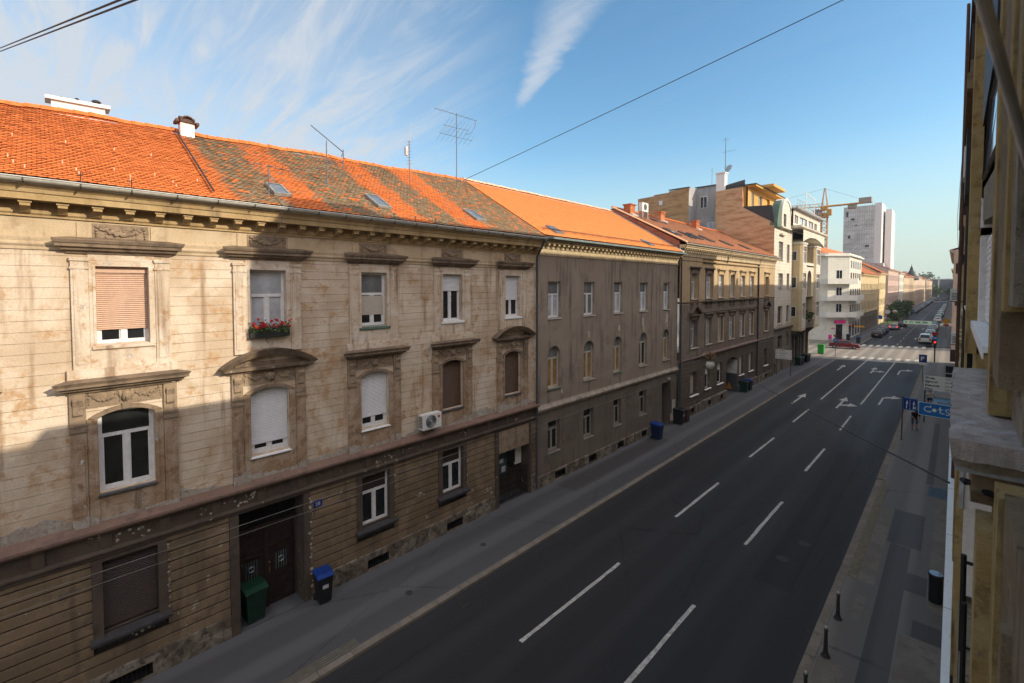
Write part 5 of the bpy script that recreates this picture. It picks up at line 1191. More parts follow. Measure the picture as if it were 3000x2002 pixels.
# surround of the neighbouring window, strip by strip
b = PW(A); b.box(.100, .27, 2.50, 2.67, 10.21, 14.0); b.box(.108, .27, 2.08, 2.19, 10.62, 14.0); b.box(.06, .27, 4.76, 5.14, 10.2, 14.); b.build('window_surround', 'near_ochre')
b = PW(A); b.box(.108, .27, 2.19, 2.50, 10.36, 14.0); b.build('window_surround', 'near_brown')
b = PW(A); b.box(.118, .27, 1.93, 2.08, 10.64, 14.0); b.box(.20, .27, 1.2, 2.5, 10.205, 10.64); b.box(.16, .27, 2.1, 2.5, 10.205, 10.36); b.build('bare_plaster', 'near_rough')
b = PW(A); b.box(.138, .27, 1.2, 1.93, 10.64, 14.0); b.build('weathered_panel', 'near_dark')
b = PW(A); b.box(.105, .137, 1.70, 1.80, 11.1, 14.0); b.box(.105, .138, 1.5, 1.58, 11.1, 14); b.build('moulding', 'near_ochre')
b = PW(A); b.box(.118, .19, 4.55, 4.758, 10.44, 11.05); b.box(.112, .19, 4.5, 4.54, 11.1, 11.3); b.build('window_jamb', 'near_white')
b = PW(A); b.box(.150, .188, 4.05, 4.5, 10.47, 11.02)
for k in range(14): b.box(.146, .150, 4.07, 4.48, 10.50 + k * .037, 10.522 + k * .037)
b.build('louvred_shutter', 'louvre_white')
b = PW(A); b.box(.083, .188, 2.68, 4.66, 10.425, 10.45); b.prof([(2.68, 10.40), (2.68, 10.425), (4.66, 10.425), (4.66, 10.40)], .083, .088); b.box(.083, .12, 4.9, 5.55, 10.425, 10.45); b.box(.083, .12, 6.3, 8.2, 10.425, 10.45); b.build('window_sill', 'white_metal')
b = PW(A); b.box(.03, .12, 6.1, 8.5, 12.55, 12.7); b.box(.05, .12, 6.2, 8.4, 12.7, 12.85); b.build('window_hood', 'near_brown')
b = PW(A); b.box(.05, .12, 7.4, 8.5, 11.75, 12.5); b.build('blind_box', 'sign_ink')
b = PW(A); b.box(.04, .12, 9.5, 10.0, 12.3, 12.75); b.build('vent_box', 'ac_white')
b = PW(A); b.tube([(.095, 8.75, 14.2), (.095, 8.75, 9.4), (.09, 8.75, 3.6)], .024, 6); b.build('downpipe', 'sign_ink')
b = PW(A); b.box(.085, .12, 5.6, 5.66, 9.6, 14); b.box(.095, .12, 6.5, 6.6, 10.5, 12.5); b.box(.1, .12, 9.0, 9.15, 8, 12); b.build('shadow_strip', 'shade_black')  # thin black strips painted in as shadow gaps on the wall
# open top-hung sash, mirrored sky painted in as a blue pane; lintel under it
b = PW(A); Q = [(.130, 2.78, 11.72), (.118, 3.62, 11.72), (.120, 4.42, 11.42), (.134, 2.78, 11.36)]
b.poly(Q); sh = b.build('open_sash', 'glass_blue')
b = PW(A)
for p, q in ((0, 1), (1, 2), (2, 3)): b.tube([Q[p], Q[q]], .012, 4)
b.box(.10, .116, 2.9, 4.3, 11.74, 12.2); b.build('sash_frame', 'sign_ink')
b = PW(A); b.faces([(.125, 2.7, 11.24), (.12, 4.45, 11.36), (.12, 4.45, 11.14), (.125, 2.7, 11.0)], [(0, 1, 2, 3)]); b.box(.125, .188, 2.68, 4.5, 11.12, 11.2); b.build('lintel', 'near_rough')
# chipped ledge over the window below, its bracket and frames
s = rough_slab(-.006, .30, 2.06, 3.93, 10.135, 10.20, 10, 26, .009, 3); o = s.build('stone_ledge', 'ledge_metal', A); o.location = (-.17, 0, 0)
s = rough_slab(.0, .30, 2.10, 3.90, 10.10, 10.134, 8, 22, .012, 8); o = s.build('ledge_core', 'near_rough', A); o.location = (-.17, 0, 0)
b = PW(A); b.box(.012, .27, 2.14, 3.86, 10.075, 10.10); b.build('ledge_flashing', 'slab_underside')
b = PW(A); b.prof([(2.2, 10.074), (2.2, 10.0), (2.26, 9.94), (3.8, 9.94), (3.8, 10.074)], .055, .27); b.build('ledge_bracket', 'near_brown')
b = PW(A); b.box(.066, .19, 2.02, 2.2, 7.4, 9.94); b.box(.10, .19, 1.86, 2.02, 7.4, 10.1); b.build('lower_surround', 'near_ochre')
b = PW(A); b.box(.112, .19, 1.2, 1.86, 7.4, 10.12); b.box(.095, .112, 1.52, 1.58, 7.4, 9.9); b.build('lower_panel', 'near_brown')
b = PW(A); b.poly([(.1115, 1.80, 9.55), (.1115, 1.72, 9.1), (.1115, 1.62, 8.6), (.1115, 1.5, 8.2), (.1115, 1.85, 8.2), (.1115, 1.86, 8.8)]); b.build('bare_plaster', 'near_rough')
b = PW(A); b.box(.068, .19, 4.0, 4.06, 8.75, 9.72); b.build('window_jamb', 'near_white')
b = PW(A); b.box(.034, .067, 4.0, 4.5, 8.2, 9.85); b.box(.026, .034, 4.1, 4.5, 8.9, 9.6); b.build('lower_surround', 'near_ochre')
b = PW(A); b.box(.046, .0665, 3.985, 3.998, 9.3, 9.68); b.build('pale_strip', 'slab_underside')
b = PW(A); b.box(.060, .12, 3.2, 4.2, 4.2, 8.7); b.build('lower_wall', 'near_rough')
b = PW(A)
for z in (9.18, 8.7, 8.2, 7.7): b.tube([(.068, 3.5, z), (.12, 3.5, z)], .010, 5)
b.tube([(.068, 3.5, 9.22), (.070, 3.45, 8.6), (.074, 3.3, 7.0)], .014, 6); b.tube([(.07, 3.2, 9.1), (.074, 3.0, 7.0)], .012, 6); b.build('iron_grille', 'black_iron')
b = PW(A); b.tube([(.11, 2.2, 10.0), (.086, 2.2, 10.005)], .012, 6)
for t in np.linspace(0, 1, 7): b.ball((.086 - .05 * t, 2.2 + .12 * t, 10.005 - .012 * t), .008 + .005 * math.sin(t * 9), None, None, 6, 4)
b.build('wire_anchor', 'black_iron')
# grey rod held out from the window frame (very close, out of focus)
b = W(); b.tube([(.142, 1.72, 10.91), (.105, 1.5, 10.975), (.0121, .95, 11.14), (-.02, .76, 11.2)], .0085, 10); tag(b.build('flag_rod', 'rod_grey'), 'blurred grey rod slanting in front of the near ochre wall', 'rod')

# white shop canopy above the right pavement
o = empty('shop_canopy', (.06, 18, 3.4), 0, 'long white canopy strip above the shops under the near ochre wall', 'canopy')
b = W(); b.box(-.09, .09, -12.5, 11.5, .0, .10); b.build('canopy_strip', 'fascia_white', o)
b = W()
for y in (-8.3, -4.1, .1, 4.3, 8.5): b.box(-.092, .092, y - .012, y + .012, .098, .106)
for y, x in ((-7, .0), (-5.2, .03), (-2.8, -.03), (1.4, .02)): b.ball((x, y, .102), .012)
b.build('joint_covers', 'zinc', o)

def edge_house(label, y0, y1, x, eave, ov, wallm, roofm, floors, nb, dp=11):
    F = Fac('row_house', x, y1, label, 'building', 'R'); L = y1 - y0
    pit = L / nb; ops = [(pit * (i + .5) - .6, pit * (i + .5) + .6, z, z + 2.0) for z in floors for i in range(nb)]
    b = F.mb(); wall(b, 0, L, -.2, eave, ops, 0, .2); b.poly([(L, 0, -.2), (L, -dp, -.2), (L, -dp, eave), (L, 0, eave)]); b.poly([(0, 0, -.2), (0, -dp, -.2), (0, -dp, eave), (0, 0, eave)]); b.build('wall', wallm, F.root)
    b = F.mb(); b.box(0, L, -dp, ov, eave - .1, eave + .05); b.prof([(ov, eave - .1), (ov + .09, eave + .02), (ov + .09, eave + .12), (ov, eave + .05)], 0, L); b.build('eaves', 'cap_brown', F.root)
    b = F.mb(); b.poly([(0, ov, eave + .06), (L, ov, eave + .06), (L, -dp / 2, eave + (2.2 if dp > 5 else .3)), (0, -dp / 2, eave + (2.2 if dp > 5 else .3))]); b.poly([(0, -dp, eave + .06), (L, -dp, eave + .06), (L, -dp / 2, eave + (2.2 if dp > 5 else .3)), (0, -dp / 2, eave + (2.2 if dp > 5 else .3))]); b.build('roof', roofm, F.root)
    b = F.mb()
    for z in floors: b.prof([(0, z - .5), (.10, z - .45), (.12, z - .35), (0, z - .3)], 0, L)
    b.build('string_course', wallm, F.root)
    for o in ops:
        window(F, o[0], o[2], 1.2, 2.0, .17, tr=.66, pane='glass', frame='white_frame', simple=True, sill=(.05, .12, 'white_metal'))
    b = MB(0)
    for s in (-.8, .6): b.box(s, s + .2, 0, .10, -.1, 2.1)
    b.prof([(0, 2.1), (.1, 2.12), (.22, 2.28), (0, 2.32)], -.85, .85); me = b.mesh('window_surround', wallm)
    for o in ops: link('window_surround', me, F.root, ((o[0] + o[1]) / 2, 0, o[2]))
    return F
FB = edge_house('tall ochre house on the right with brown eaves', 11.3, 48.08, .42, 20.1, .17, 'near_ochre', 'tiles_far', (5.2, 9.3, 13.2, 17.2), 10, 2.2)
b = FB.mb(); b.box(24.0, 36.78, -2.0, .20, 20.15, 20.9); b.box(33.6, 36.3, -1.5, .20, 20.9, 21.5); b.box(.2, 7.0, -1.5, .20, 20.15, 21.1); b.build('roof_dormer', 'cap_brown', FB.root)
b = FB.mb(); b.box(9, 12.2, 0, .30, 15.0, 16.3); b.box(3, 6, 0, .33, 12.2, 14.6); b.build('balcony', 'sign_ink', FB.root)
b = FB.mb(); b.tube([(24.5, .33, 20.9), (24.5, .33, 3)], .05, 6); b.build('downpipe', 'cap_brown', FB.root)
FC = edge_house('grey brown house on the right up to the crossing', 48.12, 88.5, .36, 18.4, .20, 'near_brown', 'tiles_far', (5.0, 8.8, 12.4, 15.6), 12)
b = FC.mb(); b.box(35.2, 35.75, -.8, .05, 18.4, 19.75); b.box(34.2, 34.55, -.6, .05, 18.4, 19.3); b.box(24, 24.4, -.6, .0, 18.4, 19.3); b.build('chimney', 'brick_chimney', FC.root)
b = FC.mb(); b.box(10, 13, 0, .42, 12.2, 13.4); b.box(18, 21, 0, .40, 8.6, 9.8); b.build('balcony', 'cap_brown', FC.root)
row_house('tan house on the right after the crossing', 108.5, 168, -.35, 16.8, 6, 2.4, 'rust_render', 'tiles_far', (1.4, 5.2, 9.2, 12.8), 18, side='R', det=1)
row_house('ochre house farther along the right side', 184, 250, -.5, 15.5, 6, 2.4, 'yellow_render', 'tiles_far', (1.4, 5.2, 9.2), 20, side='R', det=0)
row_house('sand house in the far right row', 250.02, 330, -.5, 15, 6, 2.4, 'sand_render', 'tiles_far', (1.4, 5.2, 9.2), 24, side='R', det=0)
row_house('rust house in the far right row', 330.02, 425, -.5, 15.5, 6, 2.4, 'rust_render', 'tiles_far', (1.4, 5.2, 9.2), 28, side='R', det=0)
row_house('last sand house on the right', 445, 560, -.5, 15, 6, 2.4, 'sand_render', 'tiles_far', (1.4, 5.2, 9.2), 34, side='R', det=0)
def wall_ac(x0, x1, y, z0, z1, label):
    o = empty('air_conditioner', ((x0 + x1) / 2, y, z0), 0, label, 'air conditioner'); w2 = (x1 - x0) / 2; h = z1 - z0
    b = W(); b.box(-w2, w2, -.42, .42, .04, h); b.box(-w2 - .005, w2 + .005, -.4, .4, h - .09, h - .06); b.build('casing', 'ac_white', o)
    b = W(); b.lathe((-w2, .0, h * .5), [(.22, -.02), (.22, 0), (.0, 0)], 14, 0, 0); b.build('fan_ring', 'pole_grey', o)
    b = W()
    for k in range(5): b.box(-w2 * .6, w2 * .6, -.428, -.42, .12 + k * .07, .15 + k * .07)
    b.build('side_louvres', 'pole_grey', o)
    b = W(); b.box(-w2, .42 - (x0 + x1) / 2, -.35, -.3, 0, .04); b.box(-w2, .42 - (x0 + x1) / 2, .3, .35, 0, .04); b.build('wall_brackets', 'iron', o)
wall_ac(-.20, .12, 32, 9.9, 10.55, 'upper white air conditioner sticking out from the right row')
wall_ac(-.12, .18, 32.3, 7.72, 8.32, 'lower white air conditioner sticking out from the right row')
o = empty('projecting_sign', (.0, 60, 3.5), 0, 'maroon shop sign projecting from the right wall near the crossing', 'sign')
b = W(); b.box(-.24, .28, -.08, .08, 0, 1.15); b.build('panel', 'cap_brown', o); b = W(); b.tube([(.2, 0, .3), (.4, 0, .3)], .03, 5); b.tube([(.2, 0, .9), (.4, 0, .9)], .03, 5); b.build('bracket', 'iron', o)
# ------------------------------------------------------------------ ground, road, pavements
def sheet(name, mat, pts, z, sub=None):
    b = W(); b.poly([(x, y, z) for x, y in pts]); return struct(name, b, mat)
sheet('ground', 'far_ground', [(-2500, -400), (2500, -400), (2500, 4000), (-2500, 4000)], -.13)
sheet('road', 'road_asphalt', [(-12.4, -40), (-2.8, -40), (-2.8, 600), (-12.4, 600)], -.085)
CR = lambda x, y0: (x, y0 + .40 * (x + 7.5))
sheet('cross_street', 'cross_asphalt', [CR(-90, 83), CR(60, 83), CR(60, 105), CR(-90, 105)], -.081)
def slab(name, mat, pts, z0, z1):
    b = W(); b.profc(pts, z0, z1); return struct(name, b, mat)
slab('pavement', 'walk_asphalt', [(-16.4, -40), (-12.46, -40), (-12.46, 80.4), (-16.4, 79.2)], -.12, 0.)
slab('pavement', 'walk_right', [(-2.64, -40), (1.2, -40), (1.2, 88), (-2.64, 85.6)], -.12, 0.)
slab('pavement', 'walk_asphalt', [(-16.5, 104), (-12.5, 105.5), (-12.5, 600), (-16.5, 600)], -.12, 0.)
slab('pavement', 'walk_right', [(-2.6, 109), (1.2, 110.5), (1.2, 600), (-2.6, 600)], -.12, 0.)
def kerb(x0, x1, y0, y1, step):
    b = W(); y = y0; g = random.Random(int(x0 * 9))
    while y < y1:
        e = min(y + step - .012, y1); b.box(x0 + g.uniform(-.006, .006), x1, y, e, -.12, .004 + g.uniform(-.004, .006)); y += step
    return struct('kerb', b, 'kerb_stone')
kerb(-12.455, -12.21, -38, 80.3, 1.0); kerb(-2.90, -2.645, -38, 20.35, .95); kerb(-2.90, -2.645, 32.1, 85.5, .95); kerb(-12.5, -12.25, 105.6, 400, 3.); kerb(-2.85, -2.605, 109.2, 400, 3.)
slab('kerb', 'kerb_stone', [(-2.9, 20.4), (-2.645, 20.4), (-2.645, 32.05), (-2.9, 32.05)], -.12, -.045)
b = W()    # tactile strip along the lowered kerb
y = 20.45
while y < 32.0: b.box(-2.64, -2.34, y, y + .385, .001, .007); y += .4
for k in range(4): b.box(-2.61 + k * .075, -2.58 + k * .075, 20.45, 32.0, .0072, .013)
for k in range(4): b.box(-12.80 + k * .085, -12.76 + k * .085, 1.5, 6.3, .001, .008)
struct('pavement', b, 'tactile')
PT = lambda n, mat, x0, x1, y0, y1, z=.004, sk=0: sheet(n, mat, [(x0, y0), (x1, y0 + sk), (x1, y1 + sk), (x0, y1)], z)
PT('pavement', 'slab_stone', -2.33, -1.85, 20.4, 28.2); PT('pavement', 'slab_stone', -2.2, -1.95, 17.9, 19.4); PT('pavement', 'slab_stone', -2.6, -1.98, 12.5, 15.4)
PT('pavement', 'patch_dark', -1.82, -.75, 24.4, 28.2); PT('pavement', 'patch_dark', -.73, .12, 18.2, 19.15); PT('pavement', 'patch_dark', -1.06, -.48, 20.85, 22.2); PT('pavement', 'blue_cover', -.76, .10, 31.2, 32.7)
PT('pavement', 'patch_dark', -1.7, -1.05, 14, 24.35, .003); PT('pavement', 'patch_dark', -.9, -.6, 33, 48, .003); PT('pavement', 'slab_stone', -1.0, .1, 13.5, 18.15, .003); PT('pavement', 'slab_stone', -.45, .12, 20, 31, .0035)
PT('pavement', 'patch_dark', -15.2, -13.9, 19, 30, .003); PT('pavement', 'patch_dark', -13.6, -12.5, 55, 72, .003)
PT('road', 'road_patch_dark', -10.9, -9.4, 25, 46, -.082); PT('road', 'road_patch_dark', -5.1, -3.9, 18, 36, -.082)
# painted lines
ZR = -.0785
b = W()
def dash(x0, y0, x1, y1, w=.065):
    g = random.Random(int(y0 * 7 + x0)); n = max(3, int((y1 - y0) / .5)); L = [(x0 + (x1 - x0) * k / n, y0 + (y1 - y0) * k / n) for k in range(n + 1)]
    e = [(g.uniform(-.012, .012), g.uniform(-.012, .012)) for _ in L]
    for k in range(n): b.poly([(L[k][0] - w + e[k][0], L[k][1], ZR), (L[k][0] + w + e[k][1], L[k][1], ZR), (L[k + 1][0] + w + e[k + 1][1], L[k + 1][1], ZR), (L[k + 1][0] - w + e[k + 1][0], L[k + 1][1], ZR)])
for x0, y0, x1, y1 in ((-9.2, -4, -9.2, 1), (-9.19, 9.8, -9.11, 15.35), (-9.11, 20.3, -9.05, 25.5), (-9.05, 30.7, -8.98, 35.9), (-8.98, 41.1, -8.95, 46.4), (-8.93, 51.2, -8.95, 82.9)): dash(x0, y0, x1, y1)
for x0, y0, x1, y1 in ((-6.2, -4, -6.2, .5), (-6.13, 10.4, -6.07, 15.05), (-6.03, 20.1, -5.95, 25.45), (-6.02, 30.65, -5.96, 35.8), (-5.95, 41.2, -5.97, 46.4), (-5.93, 51.6, -5.87, 83.9)): dash(x0, y0, x1, y1)
y = 108
while y < 560: b.box(-7.5, -7.38, y, y + 3, ZR - .004, ZR); y += 7
struct('road_markings', b, 'road_paint')
def arrow(b, x, y, kind, s=1.):
    z = ZR; w = .16
    if kind in ('s', 'sr'):
        b.box(x - w / 2, x + w / 2, y, y + 3.6 * s, z - .004, z); b.poly([(x - .36, y + 3.6 * s, z + .0004), (x + .36, y + 3.6 * s, z + .0004), (x, y + 5.4 * s, z + .0004)])
    if kind in ('r', 'sr'):
        yy = y + (1.2 if kind == 'sr' else 3.4) * s; h = .55 if kind == 'sr' else .75
        if kind == 'r': b.box(x - w / 2, x + w / 2, y, yy + h / 2, z - .004, z)
        b.poly([(x + w / 2, yy - .02, z), (x + .62, yy + .5, z), (x + .62, yy + .5 + h, z), (x + w / 2, yy + h, z)]); b.poly([(x + .6, yy + .1, z + .0005), (x + 1.25, yy + .55 + h / 2, z + .0005), (x + .6, yy + 1.15 + h, z + .0005)])
b = W()
for x, y, k in ((-10.5, 47.5, 's'), (-10.6, 70.5, 's'), (-7.3, 48.5, 'sr'), (-7.3, 71, 'sr'), (-4.75, 52.5, 'r'), (-4.8, 72, 'r')): arrow(b, x, y, k)
for y in (121, 150): arrow(b, -9.6, y, 's'); arrow(b, -5.6, y, 's')
struct('road_markings', b, 'road_paint')
b = W()
for x0 in np.arange(-12.0, -3.0, 1.0):
    y0 = 84.3 + .36 * (x0 + 7.5); b.poly([(x0, y0, ZR), (x0 + .5, y0 + .18, ZR), (x0 + .5, y0 + 3.2, ZR), (x0, y0 + 3.0, ZR)])
b.poly([(-8.9, 82.3, ZR), (-2.95, 84.5, ZR), (-2.95, 84.9, ZR), (-8.9, 82.7, ZR)])
struct('road_markings', b, 'zebra_paint')
b = W()
for x0 in np.arange(-12.0, -3.0, 1.0):
    y0 = 103.6 + .36 * (x0 + 7.5); b.poly([(x0, y0, ZR), (x0 + .5, y0 + .18, ZR), (x0 + .5, y0 + 3.2, ZR), (x0, y0 + 3.0, ZR)])
for x0 in np.arange(-12.0, -3.0, 1.0): b.poly([(x0, 428, ZR), (x0 + .5, 428, ZR), (x0 + .5, 432, ZR), (x0, 432, ZR)]); b.poly([(x0, 172, ZR), (x0 + .5, 172, ZR), (x0 + .5, 175, ZR), (x0, 175, ZR)])
struct('road_markings', b, 'zebra_paint')
def cover(x, y, r, z, label, square=False):
    b = W()
    if square:
        b.box(x - r, x + r, y - r * .8, y + r * .8, z, z + .006)
        for k in range(6): xx = x - r + (k + .5) * r / 3; b.box(xx - .012, xx + .012, y - r * .7, y + r * .7, z + .006, z + .012)
    else:
        b.lathe((x, y, z), [(r, .001), (r, .008), (r * .86, .008), (r * .84, .006), (.001, .006)], 18)
    tag(b.build('drain_grate' if square else 'manhole_cover', 'iron' if square else 'cover_iron'), label, 'drain' if square else 'manhole cover')
cover(-11.75, 9.7, .24, -.085, 'square iron drain grate in the gutter by the left kerb', True)
for x, y, z, l in ((-7.62, 38.1, -.085, 'round iron cover between the lane dashes far up the road'), (-4.28, 21.9, -.085, 'pale worn cover in the right lane'), (-4.66, 20.1, -.085, 'small worn cover in the right lane just nearer than another'), (-13.75, 12.4, 0, 'small iron cover on the left pavement before the gate'), (-13.4, 8.6, 0, 'iron cover on the left pavement by the blue lidded bin')): cover(x, y, .22 if x > -13 else .13, z, l)
o = W(); g = random.Random(2); o.faces([(-.08 + g.uniform(-.05, .05) + .1 * (k % 3), 14.9 + .09 * (k // 3) + g.uniform(-.03, .03), .02 + g.uniform(0, .05)) for k in range(9)], [(0, 1, 4, 3), (1, 2, 5, 4), (3, 4, 7, 6), (4, 5, 8, 7)]); tag(o.build('paper_litter', 'sticker'), 'crumpled white paper lying on the right pavement', 'litter')

# ------------------------------------------------------------------ bins
def bin_(name, x, y, rz, w, d, h, body, lid, label, grp='wheelie bins by the house fronts', stick=False):
    o = empty(name, (x, y, 0), R(rz), label, 'bin', grp)
    b = W(); P = []
    for z, k in ((.06, .80), (h * .5, .90), (h * .86, 1.0), (h * .90, 1.04), (h * .93, 1.04)):
        P += [(d / 2 * k, -w / 2 * k, z), (d / 2 * k, w / 2 * k, z), (-d / 2 * k, w / 2 * k, z), (-d / 2 * k, -w / 2 * k, z)]
    b.faces(P, [(i * 4 + j, i * 4 + (j + 1) % 4, i * 4 + 4 + (j + 1) % 4, i * 4 + 4 + j) for i in range(4) for j in range(4)] + [(0, 1, 2, 3), (16, 17, 18, 19)])
    b.box(d * .40, d * .44, -w * .33, w * .33, h * .2, h * .7); b.build('body', body, o)
    b = W(); b.prof([(-d, 0)], 0, 0) if False else None
    b.profb([(-d * .56, h * .935), (d * .56, h * .935), (d * .57, h * .97), (d * .30, h * 1.03), (-d * .50, h * 1.05), (-d * .58, h * 1.0)], -w * .56, w * .56); b.build('lid', lid, o)
    b = W(); b.tube([(-d * .62, -w * .45, h * .96), (-d * .66, -w * .4, h * .99), (-d * .66, w * .4, h * .99), (-d * .62, w * .45, h * .96)], .016, 6); b.build('handle', body, o)
    for s in (-1, 1): b = W(); b.lathe((-d * .42, s * w * .46, .10), [(.10, -.03), (.10, .03), (.04, .035)], 12, 0, 1); b.build('wheel', 'rubber', o)
    if stick: b = W(); b.box(d * .47, d * .476, -w * .2, w * .2, h * .56, h * .70); b.build('label_sticker', 'sticker', o)
    return o
bin_('wheelie_bin', -15.95, 4.42, 4, .60, .72, 1.10, 'bin_green', 'bin_lid_green', 'green wheelie bin standing in the recess of the carved double door')
bin_('wheelie_bin', -15.16, 6.36, -6, .48, .55, .98, 'bin_black', 'bin_lid_blue', 'black wheelie bin with blue lid beside the carved door', stick=True)
bin_('wheelie_bin', -14.75, 29.7, 0, .58, .72, 1.06, 'bin_blue', 'bin_lid_blue', 'blue wheelie bin standing alone before the grey brown house')
bin_('wheelie_bin', -15.15, 34.15, 4, .7, .78, 1.15, 'bin_black', 'bin_black', 'black wheelie bin at the downpipe between the second and third house', stick=True)
bin_('wheelie_bin', -15.1, 35.0, -5, .58, .72, 1.08, 'bin_brown', 'bin_brown', 'brown wheelie bin right beside the black one')
bin_('wheelie_bin', -15.05, 49.0, 5, .6, .75, 1.1, 'bin_green', 'bin_green', 'dark green wheelie bin next to the painted passage')
bin_('wheelie_bin', -15.0, 50.0, -3, .6, .75, 1.12, 'bin_black', 'bin_lid_blue', 'black bin with a blue lid next to the dark green one')
for i, (x, y, c, lb) in enumerate(((-14.95, 70.6, 'bin_green', 'first dark green bin of the row by the ivory house'), (-14.9, 71.6, 'bin_green', 'second dark green bin of the row by the ivory house'), (-14.85, 74.1, 'bin_black', 'black bin of the row by the ivory house'), (-14.85, 75.2, 'bin_black', 'last black bin of the row, nearest the crossing'))):
    bin_('wheelie_bin', x, y, rnd.uniform(-6, 6), .62, .75, 1.1, c, c, lb, 'bins by the ivory house')
o = empty('litter_bin', (-.235, 20.7, 0), 0, 'round black litter bin with a pale blue top against the white canopy', 'litter bin')
b = W(); b.lathe((0, 0, 0), [(.16, .0), (.17, .06), (.185, .08), (.185, .90), (.17, .92)], 20); b.build('body', 'bin_black', o)
b = W(); b.lathe((0, 0, 0), [(.19, .925), (.205, .93), (.205, 1.0), (.19, 1.015), (.17, 1.015)], 20); b.build('rim', 'bin_black', o)
b = W(); b.lathe((0, 0, 0), [(.192, 1.006), (.18, 1.03), (.0, 1.035)], 20); b.build('top_plate', 'glass_blue', o)
b = W(); b.lathe((0, 0, 0), [(.19, 0), (.2, .015), (.19, .05)], 20); b.build('foot_ring', 'slab_stone', o)
proto = empty('bollard', (-2.46, 17.54, 0), 0, 'dark iron bollard with a bright knob, first beyond the tactile strip end', 'bollard', 'iron bollards along the right kerb')
b = W(); b.lathe((0, 0, 0), [(.10, 0), (.10, .05), (.075, .09), (.055, .2), (.045, .55), (.04, .74), (.055, .76), (.055, .79), (.03, .81)], 12); b.build('post', 'iron', proto)
b = W(); b.ball((0, 0, .845), .048, None, None, 12, 8); b.build('knob', 'zinc', proto)
b = W(); b.lathe((0, 0, 0), [(.13, 0), (.13, .012), (.1, .02)], 12); b.build('foot', 'iron', proto)
for (x, y, l) in ((-2.44, 15.49, 'dark iron bollard with a bright knob between the other two'), (-2.5, 13.3, 'dark iron bollard nearest to the viewer')):
    c = copy_tree(proto); c.location = (x, y, 0); c['label'] = l

# ------------------------------------------------------------------ signs
def board(parent, name, mat, x0, x1, z0, z1, y=0., th=.03, rim=None):
    b = W(); b.box(x0, x1, y, y + th, z0, z1); o = b.build(name, mat, parent)
    if rim:
        b = W(); t = .03
        for a in ((x0, x1, z0, z0 + t), (x0, x1, z1 - t, z1), (x0, x0 + t, z0 + t, z1 - t), (x1 - t, x1, z0 + t, z1 - t)): b.box(a[0], a[1], y - .004, y, a[2], a[3])
        b.build('rim', rim, o)
    return o
def put_text(parent, s, size, mat, x, z, y, bold=0.): 
    o = link('lettering', text_mesh(s, size, mat, 'lettering', .002, bold), parent); o.rotation_euler = (R(90), 0, 0); o.location = (x, y, z); return o
def flat_arrow(b, x, z, L, w, ang, y):
    c, s = math.cos(ang), math.sin(ang); f = lambda u, v: (x + u * c - v * s, y, z + u * s + v * c)
    b.poly([f(0, -w / 2), f(L * .6, -w / 2), f(L * .6, w / 2), f(0, w / 2)]); b.poly([f(L * .55, -w * 1.5), f(L, 0), f(L * .55, w * 1.5)])
# lane sign and shop banner on one pole
o = empty('lane_sign', (-2.46, 41.3, 0), R(-6), 'dark blue lane sign with two white arrows on a thin pole over the right pavement', 'road sign')
b = W(); b.tube([(.0, .05, 0), (.02, .05, 3.08)], .035, 8); b.tube([(0, .05, 0), (0, .05, .05)], .08, 8); b.build('pole', 'pole_grey', o)
bd = board(o, 'sign_panel', 'sign_navy', .05, .80, 2.18, 2.98, rim='sign_blue')
b = W()
for x in (.22, .58): flat_arrow(b, x, 2.26, .60, .045, R(86), -.006)
b.ball((.63, -.008, 2.36), .06, .002, .06, 8, 4)
for k in range(5): b.box(.39, .42, -.006, -.004, 2.25 + k * .14, 2.33 + k * .14)
b.box(.70, .72, -.006, -.004, 2.25, 2.5); b.build('arrow_marks', 'sign_text', bd)
o = empty('shop_banner', (-1.62, 41.2, 0), R(-6), 'bright blue shop banner lettered with a round dot beside the lane sign', 'banner')
bd = board(o, 'banner_panel', 'sign_blue', 0, 1.82, 1.98, 2.86, th=.05, rim='sign_text')
b = W()
def ring(b, cx, cz, r, w, a0, a1, n=14, y=-.006):
    for k in range(n):
        t0, t1 = a0 + (a1 - a0) * k / n, a0 + (a1 - a0) * (k + 1) / n
        b.poly([(cx + rr * math.cos(t), y, cz + rr * math.sin(t)) for rr, t in ((r - w, t0), (r, t0), (r, t1), (r - w, t1))])
ring(b, .47, 2.44, .20, .065, R(55), R(325)); b.box(.58, .64, -.006, -.004, 2.55, 2.70); b.box(.50, .64, -.006, -.004, 2.23, 2.29)
b.box(1.05, 1.115, -.006, -.004, 2.30, 2.68); b.box(.98, 1.22, -.0062, -.004, 2.50, 2.55); b.box(1.115, 1.30, -.006, -.004, 2.245, 2.31)
ring(b, 1.44, 2.50, .12, .055, R(30), R(270), 10); ring(b, 1.44, 2.315, .12, .055, R(-150), R(90), 10)
b.build('lettering', 'sign_text', bd)
b = W(); b.lathe((.80, -.006, 2.42), [(.115, 0), (.115, -.003), (0, -.004)], 16, 0, 1); b.build('round_dot', 'cream_dot', bd)
b = W(); b.tube([(1.7, .06, 2.9), (2.2, .2, 2.9)], .02, 5); b.tube([(1.7, .06, 2.0), (2.2, .2, 2.0)], .02, 5); b.build('wall_arms', 'iron', o)
